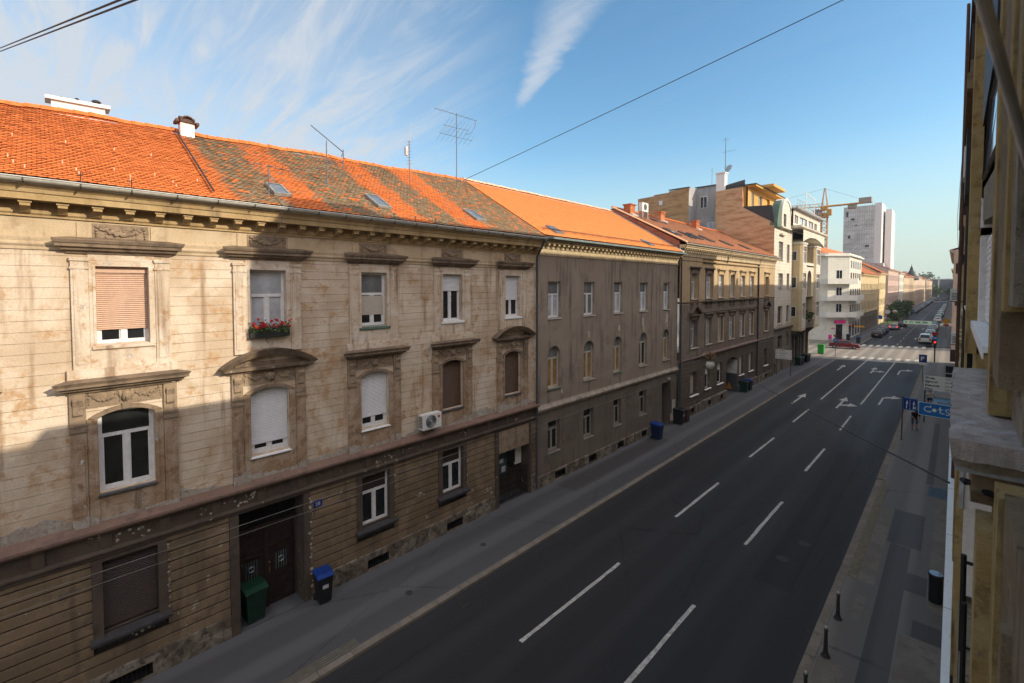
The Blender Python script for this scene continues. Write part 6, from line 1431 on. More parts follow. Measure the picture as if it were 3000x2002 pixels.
# hotel direction board
o = empty('hotel_sign', (-1.6, 48, 0), 0, 'white hotel direction board with four names and right pointing arrows', 'direction sign')
b = W(); b.tube([(.06, .08, 0), (.06, .08, 3.72)], .045, 8); b.tube([(1.6, .08, 0), (1.6, .08, 3.72)], .045, 8); b.build('poles', 'pole_grey', o)
for i, (nm,) in enumerate((('Westin',), ('Esplanade',), ('Dubrovnik',), ('Palace',))):
    z0 = 3.42 - i * .287; bd = board(o, 'name_board', 'sign_white', 0, 1.7, z0, z0 + .275, th=.025)
    put_text(bd, nm, .19, 'sign_ink', .06, z0 + .04, -.004, .009); put_text(bd, 'HOTEL', .06, 'sign_ink', .09, z0 + .185, -.004, .001)
    b = W()
    for a in ((1.20, 1.42, z0 + .06, z0 + .075), (1.20, 1.42, z0 + .20, z0 + .215), (1.20, 1.215, z0 + .075, z0 + .2), (1.405, 1.42, z0 + .075, z0 + .2), (1.24, 1.38, z0 + .12, z0 + .14)): b.box(a[0], a[1], -.004, 0, a[2], a[3])
    b.box(1.42, 1.56, -.004, 0, z0 + .12, z0 + .145); b.poly([(1.53, -.004, z0 + .06), (1.66, -.004, z0 + .132), (1.53, -.004, z0 + .205)]); b.build('arrow_marks', 'sign_ink', bd)
o = empty('parking_sign', (-2.42, 68, 0), 0, 'blue parking sign with a white P on a pole near the crossing', 'road sign')
b = W(); b.tube([(0, .05, 0), (0, .05, 3.1)], .035, 6); b.build('pole', 'pole_grey', o)
bd = board(o, 'sign_panel', 'sign_navy', -.34, .34, 2.2, 3.05, rim='sign_blue'); put_text(bd, 'P', .62, 'sign_white', -.2, 2.4, -.006, .02); board(o, 'plate', 'sign_white', -.3, .3, 1.9, 2.15)
o = empty('round_sign', (-12.8, 83, 0), 0, 'round blue arrow sign under a red sign on a pole at the left corner', 'road sign')
b = W(); b.tube([(0, .05, 0), (0, .05, 3.5)], .035, 6); b.build('pole', 'pole_grey', o)
b = W(); b.lathe((0, 0, 2.52), [(.30, 0), (.30, -.02), (0, -.022)], 18, 0, 1); bd = b.build('arrow_disc', 'sign_blue', o); b = W(); flat_arrow(b, -.18, 2.52, .36, .07, 0, -.03); b.build('arrow_marks', 'sign_white', bd)
b = W(); b.faces([(-.32, 0, 3.3), (.32, 0, 3.3), (.0, 0, 2.86), (-.32, .03, 3.3), (.32, .03, 3.3), (0, .03, 2.86)], [(0, 1, 2), (3, 4, 5), (0, 1, 4, 3), (1, 2, 5, 4), (2, 0, 3, 5)]); b.build('red_triangle', 'sign_red', o)
o = empty('guide_sign', (-15.35, 61.2, 0), 0, 'white guide board of three text lines on the left pavement by the ivory house', 'direction sign')
b = W(); b.tube([(.12, .06, 0), (.12, .06, 3.1)], .04, 6); b.tube([(1.6, .06, 0), (1.6, .06, 3.1)], .04, 6); b.build('poles', 'pole_grey', o)
for i in range(4):
    z0 = 2.83 - .285 * i; bd = board(o, 'name_board', 'sign_white', 0, 1.72, z0, z0 + .27); b = W(); flat_arrow(b, .24, z0 + .135, .16, .04, math.pi, -.005); b.box(.4, 1.1 + .12 * (i % 2), -.005, -.003, z0 + .09, z0 + .12); b.box(.4, 1.0 + .3 * (i % 3 == 1), -.005, -.003, z0 + .16, z0 + .18); b.build('arrow_marks', 'pole_grey', bd)
o = empty('traffic_light', (-1.9, 87, 0), 0, 'traffic light showing red on the right corner with signs above', 'traffic light')
b = W(); b.tube([(0, .1, 0), (0, .1, 4.2)], .075, 8); b.build('pole', 'iron', o)
b = W(); b.box(-.17, .17, -.12, .08, 2.0, 2.98); b.box(-.95, -.2, -.06, .06, 2.1, 2.3); b.build('signal_head', 'black_iron', o)
for z, m in ((2.80, 'signal_red'), (2.49, 'sign_ink'), (2.18, 'sign_ink')): b = W(); b.lathe((0, -.12, z), [(.10, 0), (.10, -.02), (0, -.03)], 12, 0, 1); b.build('lamp', m, o)
b = W(); b.lathe((.02, -.1, 3.38), [(.30, 0), (.30, -.02), (0, -.022)], 16, 0, 1); bd = b.build('arrow_disc', 'sign_blue', o); b = W(); flat_arrow(b, -.16, 3.38, .36, .08, 0, -.13); b.build('arrow_marks', 'sign_white', bd)
b = W(); b.box(-.3, .3, -.08, -.05, 3.78, 4.15); b.build('red_plate', 'sign_red', o)
o = empty('overhead_sign', (-4.4, 101, 4.55), 0, 'long pale green lane banner hung over the road past the crossing', 'direction sign')
bd = board(o, 'sign_panel', 'sign_green', -1.75, 1.75, -.2, .36, rim='sign_white'); b = W(); flat_arrow(b, -1.45, -.1, .36, .09, R(90), -.006)
b.box(-.95, -.88, -.006, -.004, -.1, .26); b.box(-.7, -.64, -.006, -.004, -.1, .26); b.box(-.95, -.64, -.0062, -.004, .2, .26)
for x in (-.25, -.03, .18, .6, .82, 1.03): b.box(x, x + .16, -.006, -.004, -.04, .2)
b.build('arrow_marks', 'sign_ink', bd); b = W(); b.tube([(-1.75, .02, .3), (-11.2, 4, 2.2)], .015, 4); b.tube([(1.75, .02, .3), (4.2, 3, 1.6)], .015, 4); b.build('span_wires', 'cable', o)
o = empty('amber_sign', (-1.2, 128, 0), 0, 'round amber sign on a pole on the far right pavement', 'road sign'); b = W(); b.tube([(0, .05, 0), (0, .05, 4.2)], .04, 6); b.build('pole', 'pole_grey', o); b = W(); b.lathe((0, 0, 3.5), [(.55, 0), (.55, -.02), (0, -.022)], 16, 0, 1); b.build('disc', 'sign_amber', o); b = W(); b.box(-.4, .4, -.02, 0, 2.5, 2.9); b.build('plate', 'sign_red', o)
o = empty('orange_sign', (-13.2, 112, 0), 0, 'orange street sign on a post before the white corner building', 'sign'); b = W(); b.tube([(0, .05, 0), (0, .05, 3.2)], .04, 6); b.build('pole', 'pole_grey', o); b = W(); b.box(-1.1, .55, -.02, .02, 2.55, 2.85); b.build('panel', 'sign_amber', o)
o = empty('blue_direction_sign', (-13.0, 142, 0), 0, 'small blue sign on a pole beyond the parked black car', 'road sign'); b = W(); b.tube([(0, .05, 0), (0, .05, 3.6)], .04, 6); b.build('pole', 'pole_grey', o); b = W(); b.box(-.4, .4, -.02, .02, 2.6, 3.5); b.build('panel', 'sign_blue', o)
o = empty('utility_cabinet', (-.16, 70, 0), 0, 'black cabinet with a white stripe against the right wall', 'cabinet'); b = W(); b.box(-.42, .42, -.4, .4, .05, 1.75); b.box(-.45, .45, -.43, .43, 1.751, 1.82); b.build('casing', 'black_box', o); b = W(); b.box(-.421, .421, -.403, -.401, .95, 1.06); b.build('stripe', 'sticker', o); b = W(); b.box(-.4, .4, -.38, .38, 0, .05); b.build('base', 'slab_stone', o)
o = empty('green_cabinet', (-15.0, 85.6, 0), 0, 'bright green box at the sunlit left corner', 'cabinet'); b = W(); b.box(-.45, .35, -.35, .35, .08, 1.35); b.box(-.5, .4, -.4, .4, 1.351, 1.45); b.build('casing', 'box_green', o); b = W(); b.box(-.4, .3, -.3, .3, 0, .08); b.build('base', 'iron', o)
for x, y, lb in ((-12.9, 106.6, 'dark bin with a blue top at the far left corner'), (-15.0, 110.6, 'dark bin by the shop front of the white building')):
    o = empty('litter_bin', (x, y, 0), 0, lb, 'litter bin'); b = W(); b.lathe((0, 0, 0), [(.28, 0), (.32, .1), (.34, 1.0), (.30, 1.05)], 12); b.build('body', 'black_box', o); b = W(); b.lathe((0, 0, 1.05), [(.34, 0), (.34, .08), (.1, .16)], 12); b.build('top', 'sign_navy', o)

# ------------------------------------------------------------------ wires and hanging lamp
def cable(name, pts, sag, r, mat, label):
    b = W(); P = []
    for i in range(len(pts) - 1):
        p, q = Vector(pts[i]), Vector(pts[i + 1]); n = 24
        for k in range(n + (i == len(pts) - 2)):
            t = k / n; P.append(p.lerp(q, t) - Vector((0, 0, 4 * sag * t * (1 - t))))
    b.tube(P, r, 5); return tag(b.build(name, mat), label, 'cable')
cable('facade_cable', [(-15.0, -14, 3.72), (-15.0, 34, 3.72)], .12, .007, 'cable_pale', 'upper thin pale cable running in front of the ground floor')
cable('facade_cable', [(-15.0, -14, 3.44), (-15.0, 20, 3.36)], .08, .006, 'cable_pale', 'lower thin pale cable running in front of the ground floor')
o = empty('hanging_lamp', (-7.75, 20.6, 7.0), 0, 'white globe street lamp with copper scrollwork hung over the road', 'street lamp')
b = W(); b.lathe((0, 0, 0), [(.02, -.02), (.09, .0), (.16, .07), (.19, .16), (.18, .25), (.13, .33), (.08, .40)], 16); b.build('globe', 'lamp_white', o, True)
b = W(); b.lathe((0, 0, .34), [(.13, .0), (.11, .05), (.06, .09), (.05, .2), (.025, .26), (.02, .42)], 12); b.build('cap', 'iron', o)
b = W()
for k in range(6):
    a = k * math.pi / 3; c, s = math.cos(a), math.sin(a); b.tube([(.05 * c, .05 * s, .5), (.2 * c, .2 * s, .52), (.24 * c, .24 * s, .62), (.15 * c, .15 * s, .68), (.06 * c, .06 * s, .6)], .014, 5); b.ball((.17 * c, .17 * s, .70), .035, None, None, 6, 4)
b.build('copper_scrolls', 'brass', o)
cable('span_wire', [(-.0, 2.26, 9.99), (-7.75, 20.6, 7.74), (-15.5, 38.9, 7.2)], .10, .004, 'cable', 'dark span wire carrying the globe lamp across the road')
cable('sky_wire', [(-15.4, -1.08, 15.46), (.12, .73, 11.32)], .0, .0055, 'cable', 'upper of two parallel black wires overhead')
cable('sky_wire', [(-15.4, -1.01, 15.58), (.12, .64, 11.26)], .0, .0055, 'cable', 'lower of two parallel black wires overhead')
cable('long_wire', [(-21.4, 17.74, 17.05), (.40, 19.1, 20.88)], .05, .016, 'cable', 'single dark wire rising from the roof ridge across the blue sky')
cable('eave_wire', [(.14, 40, 20.6), (-.05, 52, 16.2), (.1, 60, 14.)], .3, .014, 'cable', 'loose dark wire hanging beside the right row')
o = empty('street_lamp', (-10.9, 150, 3.9), 0, 'white lamp head hanging over the far road by the trees', 'street lamp'); b = W(); b.ball((0, 0, .3), .55, .55, .4, 10, 6); b.build('globe', 'lamp_white', o); b = W(); b.tube([(0, 0, .6), (-3.6, 1, 3.6)], .03, 5); b.build('bracket', 'iron', o)
o = empty('disc_sign', (-9.9, 150.5, 0), 0, 'pale round sign on a post at the left kerb past the parked cars', 'road sign'); b = W(); b.tube([(0, .05, 0), (0, .05, 4.2)], .05, 6); b.build('pole', 'pole_grey', o); b = W(); b.lathe((0, 0, 4.1), [(.55, 0), (.55, -.02), (0, -.03)], 14, 0, 1); b.build('disc', 'sign_white', o)
o.location.x = -12.35
# ------------------------------------------------------------------ vehicles
CARM = {}
def car_meshes(kind):
    if kind in CARM: return CARM[kind]
    spec = dict(
        hatch=dict(L=3.9, W=1.68, prof=[(-1.93, .28), (-1.95, .55), (-1.90, .86), (-1.6, .93), (.95, .93), (1.72, .76), (1.92, .58), (1.95, .34), (1.88, .26)], cab=(-1.82, -1.35, .42, 1.05), top=1.46, z0=.92),
        saloon=dict(L=4.3, W=1.72, prof=[(-2.12, .30), (-2.15, .60), (-2.08, .92), (-1.3, .95), (.9, .93), (1.95, .78), (2.13, .58), (2.15, .34), (2.08, .26)], cab=(-1.75, -1.05, .35, 1.05), top=1.43, z0=.92),
        van=dict(L=4.3, W=1.80, prof=[(-2.12, .30), (-2.15, .6), (-2.15, 1.1), (-2.0, 1.12), (1.15, 1.08), (1.90, .92), (2.12, .66), (2.15, .36), (2.08, .28)], cab=(-2.13, -1.98, .55, 1.28), top=1.82, z0=1.08))[kind]
    Wd = spec['W'] / 2; pr = spec['prof']; z0, zt = spec['z0'], spec['top']; r0, r1, f1, f0 = spec['cab']; out = {}
    b = W(); n = len(pr); cx = sum(p[0] for p in pr) / n; cz = sum(p[1] for p in pr) / n
    rings = [[(cx + (x - cx) * k, y, cz + (z - cz) * k) for x, z in pr] for y, k in ((-Wd, .955), (-Wd + .06, 1.), (Wd - .06, 1.), (Wd, .955))]
    P = [p for g in rings for p in g]; b.faces(P, [(i * n + j, i * n + (j + 1) % n, (i + 1) * n + (j + 1) % n, (i + 1) * n + j) for i in range(3) for j in range(n)] + [tuple(range(n)), tuple(range(3 * n, 4 * n))])
    wb, wt = Wd - .05, Wd - .22
    C = [(r0, -wb, z0), (f0, -wb, z0), (f0, wb, z0), (r0, wb, z0), (r1, -wt, zt - .05), (f1, -wt, zt - .05), (f1, wt, zt - .05), (r1, wt, zt - .05), (r1 + .15, -wt + .1, zt), (f1 - .2, -wt + .1, zt), (f1 - .2, wt - .1, zt), (r1 + .15, wt - .1, zt)]
    b.faces(C, [(0, 1, 5, 4), (1, 2, 6, 5), (2, 3, 7, 6), (3, 0, 4, 7), (4, 5, 9, 8), (5, 6, 10, 9), (6, 7, 11, 10), (7, 4, 8, 11), (8, 9, 10, 11)]); out['body'] = b
    def inset(idx, k, off):
        q = [Vector(C[i]) for i in idx]; c = sum(q, Vector()) / 4; nn = (q[1] - q[0]).cross(q[3] - q[0]).normalized()
        if nn.dot(c - Vector((-.4, 0, 1.0))) < 0: nn = -nn
        return [tuple(c + (p - c) * k + nn * off) for p in q]
    b = W(); b.poly(inset((1, 2, 6, 5), .88, .012)); out['windscreen'] = b
    b = W(); b.poly(inset((3, 0, 4, 7), .84, .012)); out['rear_window'] = b
    for nm, idx in (('side_window', (0, 1, 5, 4)), ('side_window', (2, 3, 7, 6))):
        b = W(); q = [Vector(p) for p in inset(idx, .86, .012)]
        for t0, t1 in ((.0, .47), (.52, 1.0)): b.poly([tuple(q[0].lerp(q[1], t0)), tuple(q[0].lerp(q[1], t1)), tuple(q[3].lerp(q[2], t1)), tuple(q[3].lerp(q[2], t0))])
        out[nm + ('_a' if nm + '_a' not in out else '_b')] = b
    xf, xr = pr[-2][0], pr[1][0]
    for s, k in ((-1, 'a'), (1, 'b')):
        b = W(); b.box(xf - .14, xf - .005, s * (Wd - .26) - .16, s * (Wd - .26) + .16, .60, .74); out['headlight_' + k] = b
        b = W(); b.box(xr - .012, xr + .07, s * (Wd - .20) - .12, s * (Wd - .20) + .12, .66, z0 - .08 if kind != 'van' else 1.1); out['tail_light_' + k] = b
    b = W(); b.box(xr - .015, xr + .01, -.26, .26, .5, .61); out['number_plate'] = b
    b = W(); b.box(xr - .03, xr + .12, -Wd + .08, Wd - .08, .28, .42); b.box(xf - .12, xf + .02, -Wd + .1, Wd - .1, .28, .42); out['bumper'] = b
    for x in (xr + .72, xf - .78):
        for s in (-1, 1):
            b = W(); b.lathe((0, 0, 0), [(.15, -.10), (.29, -.105), (.31, -.08), (.31, .08), (.29, .105), (.15, .1)], 16, 0, 1); out.setdefault('wheels', []).append((b, (x, s * (Wd - .06), .31)))
    rb = W(); rb.lathe((0, 0, 0), [(.0, -.104), (.18, -.10), (.20, -.108), (.20, .108), (.18, .10), (.0, .104)], 10, 0, 1); out['rim'] = rb
    CARM[kind] = (out, {}); return CARM[kind]
def car(x, y, rz, kind, paint, label, lit=False, full=True, grp=None, cat='car', name='car'):
    out, cache = car_meshes(kind); o = empty(name, (x, y, -.08), R(rz), label, cat, grp)
    mm = dict(body=paint, windscreen='car_glass', rear_window='car_glass', number_plate='sticker', bumper='plastic_black')
    def me(k, mt):
        if (k, mt) not in cache: cache[(k, mt)] = out[k].mesh(k.replace('_a', '').replace('_b', '') if k[-2:] in ('_a', '_b') else k, mt)
        return cache[(k, mt)]
    for k in out:
        if k in ('wheels', 'rim'): continue
        nm = k[:-2] if k[-2:] in ('_a', '_b') else k
        mt = mm.get(k) or ('car_glass' if 'window' in k else 'headlight' if 'headlight' in k else 'tail_lit' if lit else 'tail_red')
        if not full and nm in ('number_plate',): continue
        link(nm, me(k, mt), o)
    for b, l in out['wheels']:
        if 'wheel' not in cache: cache['wheel'] = b.mesh('wheel', 'rubber'); cache['rim'] = out['rim'].mesh('rim', 'rim')
        w = link('wheel', cache['wheel'], o, l)
        if full: link('rim', cache['rim'], w)
    return o
G1, G2 = 'cars parked along the right kerb', 'cars parked along the left kerb'
car(-13.55, 96.2, 8, 'saloon', 'paint_red', 'dark red car crossing the sunlit junction')
car(-3.85, 115.5, 90, 'van', 'paint_white', 'white van seen from behind, nearest in the right parked row', grp=G1, cat='van', name='parked_van')
car(-3.75, 120.6, 90, 'saloon', 'paint_white', 'white car right in front of the white van', grp=G1, name='parked_car')
car(-11.6, 122.5, 90, 'hatch', 'paint_black', 'black hatchback nearest in the left row beyond the crossing', grp=G2, name='parked_car')
car(-11.7, 128.0, 90, 'saloon', 'paint_black', 'black car just ahead of the nearest black hatchback', grp=G2, name='parked_car')
car(-11.6, 133.8, 90, 'hatch', 'paint_blue', 'dark blue car third in the left row', grp=G2, name='parked_car')
car(-10.7, 146.5, 90, 'saloon', 'paint_silver', 'silver car with lit red tail lights in the left lane', lit=True, name='car')
car(-9.9, 158, 94, 'saloon', 'paint_black', 'black car ahead of the silver one with lit lights')
cols = ['paint_grey', 'paint_teal', 'paint_red', 'paint_teal', 'paint_silver', 'paint_blue', 'paint_black', 'paint_white', 'paint_blue', 'paint_teal', 'paint_grey']
nm_ = dict(paint_grey='grey', paint_teal='teal', paint_red='red', paint_silver='silver', paint_blue='blue', paint_black='black', paint_white='white')
y = 126.2; i = 0
while y < 335:
    if not 165 < y < 184:
        c = cols[(i * 7 + i // 3) % 11]; car(-3.7 + rnd.uniform(-.15, .1), y, 90, rnd.choice(['hatch', 'saloon', 'saloon']), c, '%s car parked along the right kerb between the %s one and the %s one' % (nm_[c], nm_[cols[((i - 1) * 7 + (i - 1) // 3) % 11]], nm_[cols[((i + 1) * 7 + (i + 1) // 3) % 11]]), grp=G1, full=y < 190, name='parked_car')
    y += 5.6 + rnd.uniform(-.2, 1.2) + (y > 250) * 3; i += 1
y = 236
while y < 420:
    c = cols[(i * 5) % 11]; car(-11.4, y, 90, 'saloon', c, 'tiny %s car far along the left kerb between the %s one and the %s one' % (nm_[c], nm_[cols[(i * 5 - 5) % 11]], nm_[cols[(i * 5 + 5) % 11]]), grp=G2, full=False, name='parked_car'); y += 9 + rnd.uniform(0, 5); i += 1
for x, y, c, l in ((-9.5, 440, 'paint_black', 'tiny dark car near the far crossing'), (-6, 452, 'paint_blue', 'tiny blue car near the far crossing'), (-12.5, 520, 'paint_white', 'tiny white car at the far end'), (-4, 530, 'paint_blue', 'tiny blue car at the far end on the right')): car(x, y, 90, 'saloon', c, l, full=False)
car(-.42, 55.2, -91, 'saloon', 'paint_teal', 'dark teal car on the right pavement behind the blue banner').location.z = 0

# ------------------------------------------------------------------ people
def skin_body(name, joints, edges, mat_fn, mats, parent, sub=2):
    """one continuous skinned figure: joints name -> (x, y, z, r)"""
    me = bpy.data.meshes.new(name); ks = list(joints); me.from_pydata([joints[k][:3] for k in ks], [(ks.index(a), ks.index(b)) for a, b in edges], [])
    o = bpy.data.objects.new(name, me); COL.objects.link(o)
    md = o.modifiers.new('skin', 'SKIN'); md.use_smooth_shade = True
    for i, k in enumerate(ks):
        v = me.skin_vertices[0].data[i]; r = joints[k][3]; v.radius = (r if isinstance(r, tuple) else (r, r)); v.use_root = (i == 0)
    s = o.modifiers.new('sub', 'SUBSURF'); s.levels = s.render_levels = sub
    dg = bpy.context.evaluated_depsgraph_get(); ev = bpy.data.meshes.new_from_object(o.evaluated_get(dg)); bpy.data.objects.remove(o)
    for m in mats: ev.materials.append(MATS[m])
    for p in ev.polygons: p.material_index = mat_fn(p.center); p.use_smooth = True
    ev.name = name; return link(name, ev, parent)
def person(name, x, y, rz, label, J, colour, mats, hair=None, face=None):
    o = empty(name, (x, y, 0), R(rz), label, 'person')
    E = [('pelvis', 'waist'), ('waist', 'chest'), ('chest', 'neck'), ('neck', 'chin'), ('chin', 'head'), ('head', 'crown')]
    J = dict(J)
    for s in 'LR':
        E += [('chest', 'sh' + s), ('sh' + s, 'el' + s), ('el' + s, 'wr' + s), ('wr' + s, 'pa' + s), ('pelvis', 'hip' + s), ('hip' + s, 'kn' + s), ('kn' + s, 'an' + s), ('an' + s, 'ball' + s), ('ball' + s, 'toe' + s)]
        w = Vector(J['wr' + s][:3]); p = Vector(J['pa' + s][:3]); d = (p - w).normalized(); a = d.orthogonal().normalized(); c = d.cross(a)
        for k, (off, ln) in enumerate(((-.03, .062), (-.010, .075), (.010, .070), (.03, .055))):
            q = p + a * off + d * .02; m1 = q + d * ln * .55 + c * .006; m2 = q + d * ln + c * .022
            J['f%d%s' % (k, s)] = (*q, .010); J['g%d%s' % (k, s)] = (*m1, .009); J['h%d%s' % (k, s)] = (*m2, .008); E += [('pa' + s, 'f%d%s' % (k, s)), ('f%d%s' % (k, s), 'g%d%s' % (k, s)), ('g%d%s' % (k, s), 'h%d%s' % (k, s))]
        q = w.lerp(p, .55) + a * -.035 + c * .01; J['t' + s] = (*q, .011); J['u' + s] = (*(q + d * .035 - a * .012), .009); E += [('wr' + s, 't' + s), ('t' + s, 'u' + s)]
    skin_body('body', J, E, colour, mats, o)
    h = Vector(J['head'][:3]); f = face or Vector((0, -1, 0)); up = (Vector(J['crown'][:3]) - Vector(J['chin'][:3])).normalized(); f = (f - up * f.dot(up)).normalized(); r = f.cross(up)
    if hair:
        b = W(); b.ball(h - f * .022 + up * .035, .098, .102, .11, 12, 8)
        for k in range(hair): t = k / max(1, hair - 1); b.ball(h - f * .075 - up * (.02 + .23 * t), .085 - .02 * t, .06, .07, 8, 5)
        b.build('hair', 'hair', o, True)
    b = W()
    for s in (-1, 1): b.ball(h + f * .088 + r * s * .032 + up * .0, .012, None, None, 6, 4); b.ball(h + r * s * .09 - up * .01, .02, .02, .03, 6, 4)
    b.ball(h + f * .105 - up * .025, .014, .014, .022, 6, 4); b.box(h.x - .02, h.x + .02, h.y - .093 if f.y < 0 else h.y + .08, h.y - .085 if f.y < 0 else h.y + .093, h.z - .066, h.z - .058)
    b.build('face', 'skin', o)
    return o
# bending man by the banner: trunk leaning forward, one arm hanging
J = dict(pelvis=(0, .10, .93, .135), waist=(0, .02, 1.07, (.15, .13)), chest=(0, -.18, 1.27, (.17, .13)), neck=(0, -.34, 1.40, .06), chin=(0, -.40, 1.43, .062), head=(0, -.46, 1.47, .092), crown=(0, -.51, 1.55, .07),
         shL=(.19, -.20, 1.30, .07), elL=(.23, -.28, 1.03, .05), wrL=(.17, -.36, .80, .032), paL=(.16, -.37, .73, .034), shR=(-.19, -.22, 1.30, .07), elR=(-.20, -.34, 1.05, .05), wrR=(-.06, -.42, .86, .032), paR=(-.03, -.44, .79, .034),
         hipL=(.10, .09, .88, .10), knL=(.13, .02, .50, .075), anL=(.14, .10, .10, .045), ballL=(.15, -.04, .045, .042), toeL=(.15, -.12, .04, .03), hipR=(-.10, .09, .88, .10), knR=(-.13, -.06, .50, .075), anR=(-.14, .0, .10, .045), ballR=(-.15, -.14, .045, .042), toeR=(-.15, -.22, .04, .03))
def man_col(c):
    if c.z < .075: return 3
    if c.z < .45: return 2
    if c.z < .93 and c.y > -.28: return 1
    if c.z > 1.36 and c.y < -.30: return 2
    if abs(c.x) > .12 and c.z < 1.10 and c.y < -.24: return 2
    if c.z < .98 and c.y < -.25: return 2
    return 0
person('person', -1.95, 44.9, 14, 'man in black shirt and knee length jeans bending forward under the blue banner', J, man_col, ['shirt_black', 'jeans', 'skin', 'shoe'], hair=1)
J = dict(pelvis=(0, 0, .93, .135), waist=(0, 0, 1.07, (.125, .105)), chest=(0, .0, 1.28, (.15, .115)), neck=(0, .01, 1.44, .055), chin=(0, -.01, 1.50, .06), head=(0, -.01, 1.57, .09), crown=(0, .01, 1.64, .07),
         shL=(.175, 0, 1.36, .06), elL=(.24, .03, 1.10, .044), wrL=(.20, -.12, .90, .029), paL=(.19, -.15, .84, .031), shR=(-.175, 0, 1.36, .06), elR=(-.22, -.05, 1.10, .044), wrR=(-.06, -.20, 1.18, .029), paR=(-.01, -.22, 1.21, .031),
         hipL=(.095, 0, .88, .10), knL=(.10, -.10, .50, .07), anL=(.09, .0, .10, .042), ballL=(.10, -.12, .045, .038), toeL=(.10, -.19, .04, .028), hipR=(-.095, 0, .88, .10), knR=(-.10, .06, .50, .07), anR=(-.09, .26, .14, .042), ballR=(-.09, .16, .05, .038), toeR=(-.09, .09, .03, .028))
def woman_col(c):
    if c.z < .08: return 3
    if c.z < .70: return 2
    if c.z < .97 and abs(c.x) < .19 and c.y > -.11: return 1
    if c.z > 1.42 or (abs(c.x) > .20 and c.z < 1.25) or (c.y < -.13 and c.z < 1.26): return 2
    return 0
person('person', -1.38, 53.6, 5, 'woman in a pale top and black shorts walking below the hotel board', J, woman_col, ['shirt_pale', 'shorts_black', 'skin', 'shoe'], hair=5)

# ------------------------------------------------------------------ greenery
def crown(b, c, rx, ry, rz, n, s, seed, mats=3):
    g = random.Random(seed); cl = [(Vector((g.uniform(-1, 1), g.uniform(-1, 1), g.uniform(-.8, 1))).normalized() * g.uniform(.35, .95)) for _ in range(22)]
    for _ in range(n):
        k = g.choice(cl); p = k + Vector((g.gauss(0, .2), g.gauss(0, .2), g.gauss(0, .2))); m = 0 if g.random() < .55 else (1 if g.random() < .5 else 2)
        q = Vector((c[0] + p.x * rx, c[1] + p.y * ry, c[2] + p.z * rz)); d = Vector((g.uniform(-1, 1), g.uniform(-1, 1), g.uniform(-.3, 1))).normalized(); e = d.orthogonal().normalized() * s * g.uniform(.6, 1.2); f = d.cross(e)
        b.poly([q - e, q - f * .7, q + e, q + f * .7], m)
def tree(x, y, h, r, label, n=700, s=.3, seed=1, name='tree', grp=None, ry=None, low=.3):
    o = empty(name, (x, y, 0), 0, label, 'tree', grp)
    b = W(); b.tube([(0, 0, 0), (.1, .05, h * .3), (-.05, 0, h * .6), (0, 0, h * .85)], [.16, .12, .08, .03], 7); g = random.Random(seed)
    for k in range(6): a = g.uniform(0, 6.28); z = h * g.uniform(.3, .55); b.tube([(0, 0, z), (math.cos(a) * r * .4, math.sin(a) * r * .4, z + h * .15), (math.cos(a) * r * .7, math.sin(a) * r * .7, z + h * .25)], [.07, .045, .02], 5)
    b.build('trunk', 'bark', o)
    b = W(); crown(b, (0, 0, h * (.5 + low / 2)), r, ry or r, h * (.5 - low / 2), n, s, seed); b.build('crown', ['leaf_dark', 'leaf', 'leaf_light'], o); return o
G3 = 'trees on the green strip at the left kerb'
for i, (x, y, h, r, l) in enumerate(((-13.2, 182, 4.2, 2.0, 'low dark bush nearest on the green strip'), (-13.6, 190, 5.4, 2.4, 'dark round tree second on the green strip'), (-13.2, 199, 6.2, 2.7, 'taller dark round tree on the green strip'), (-13.0, 210, 6.0, 2.6, 'dark round tree fourth on the green strip'), (-12.9, 222, 5.2, 2.4, 'last dark tree of the green strip'))):
    tree(x, y, h, r, l, 900, .28, 20 + i, grp=G3, low=.05)
b = W(); b.box(-15.0, -12.6, 164, 232, 0, .12); o = struct('grass_strip', b, 'grass')
tree(-18.6, 112.0, 4.9, 1.7, 'small bright tree at the left corner by the pink parasols', 420, .22, 40, low=.1)
for i, (x, y, h, r) in enumerate(((-13, 575, 11, 5), (-4, 585, 9, 4.5), (-1.5, 560, 8, 3.5), (-16, 590, 12, 6))): tree(x, y, h, r, 'small green tree before the far dark hall', 350, .8, 60 + i, grp='trees at the end of the street', low=.2)
tree(-30, 640, 24, 16, 'broad dark treetop rising behind the far hall', 900, 1.6, 70, low=.1)
for x, y, l in ((-19.8, 109.6, 'pink parasol on the left of the corner café'), (-18.0, 110.2, 'pink parasol on the right of the corner café')):
    o = empty('parasol', (x, y, 0), 0, l, 'parasol', 'pink parasols at the corner café'); b = W(); b.tube([(0, 0, 0), (0, 0, 2.6)], .03, 6); b.build('pole', 'white_metal', o)
    b = W(); b.lathe((0, 0, 2.2), [(1.1, 0), (1.0, .12), (.5, .35), (.03, .48)], 8); b.build('canopy', 'pink_cloth', o)
o = empty('cafe_fence', (-18.9, 108.6, 0), R(20), 'low pink and white fence around the corner café', 'fence'); b = W(); b.box(-1.6, 1.6, -.04, .04, .1, .95); b.build('panel', 'pink_cloth', o); b = W()
for x in (-1.6, 0, 1.6): b.box(x - .05, x + .05, -.06, .06, 0, 1.05)
b.build('posts', 'white_metal', o)
o = empty('balcony_plant', (XL + .7, 74.3, 5.15), 0, 'dark leafy plant on the balcony of the ivory house', 'plant'); b = W(); crown(b, (0, 0, 1.1), .7, 1.6, 1.1, 420, .17, 77); b.build('foliage', ['leaf_dark', 'leaf', 'leaf_dark'], o); b = W(); b.box(-.25, .25, -1.2, 1.2, -.03, .4); b.build('planter', 'planter', o)
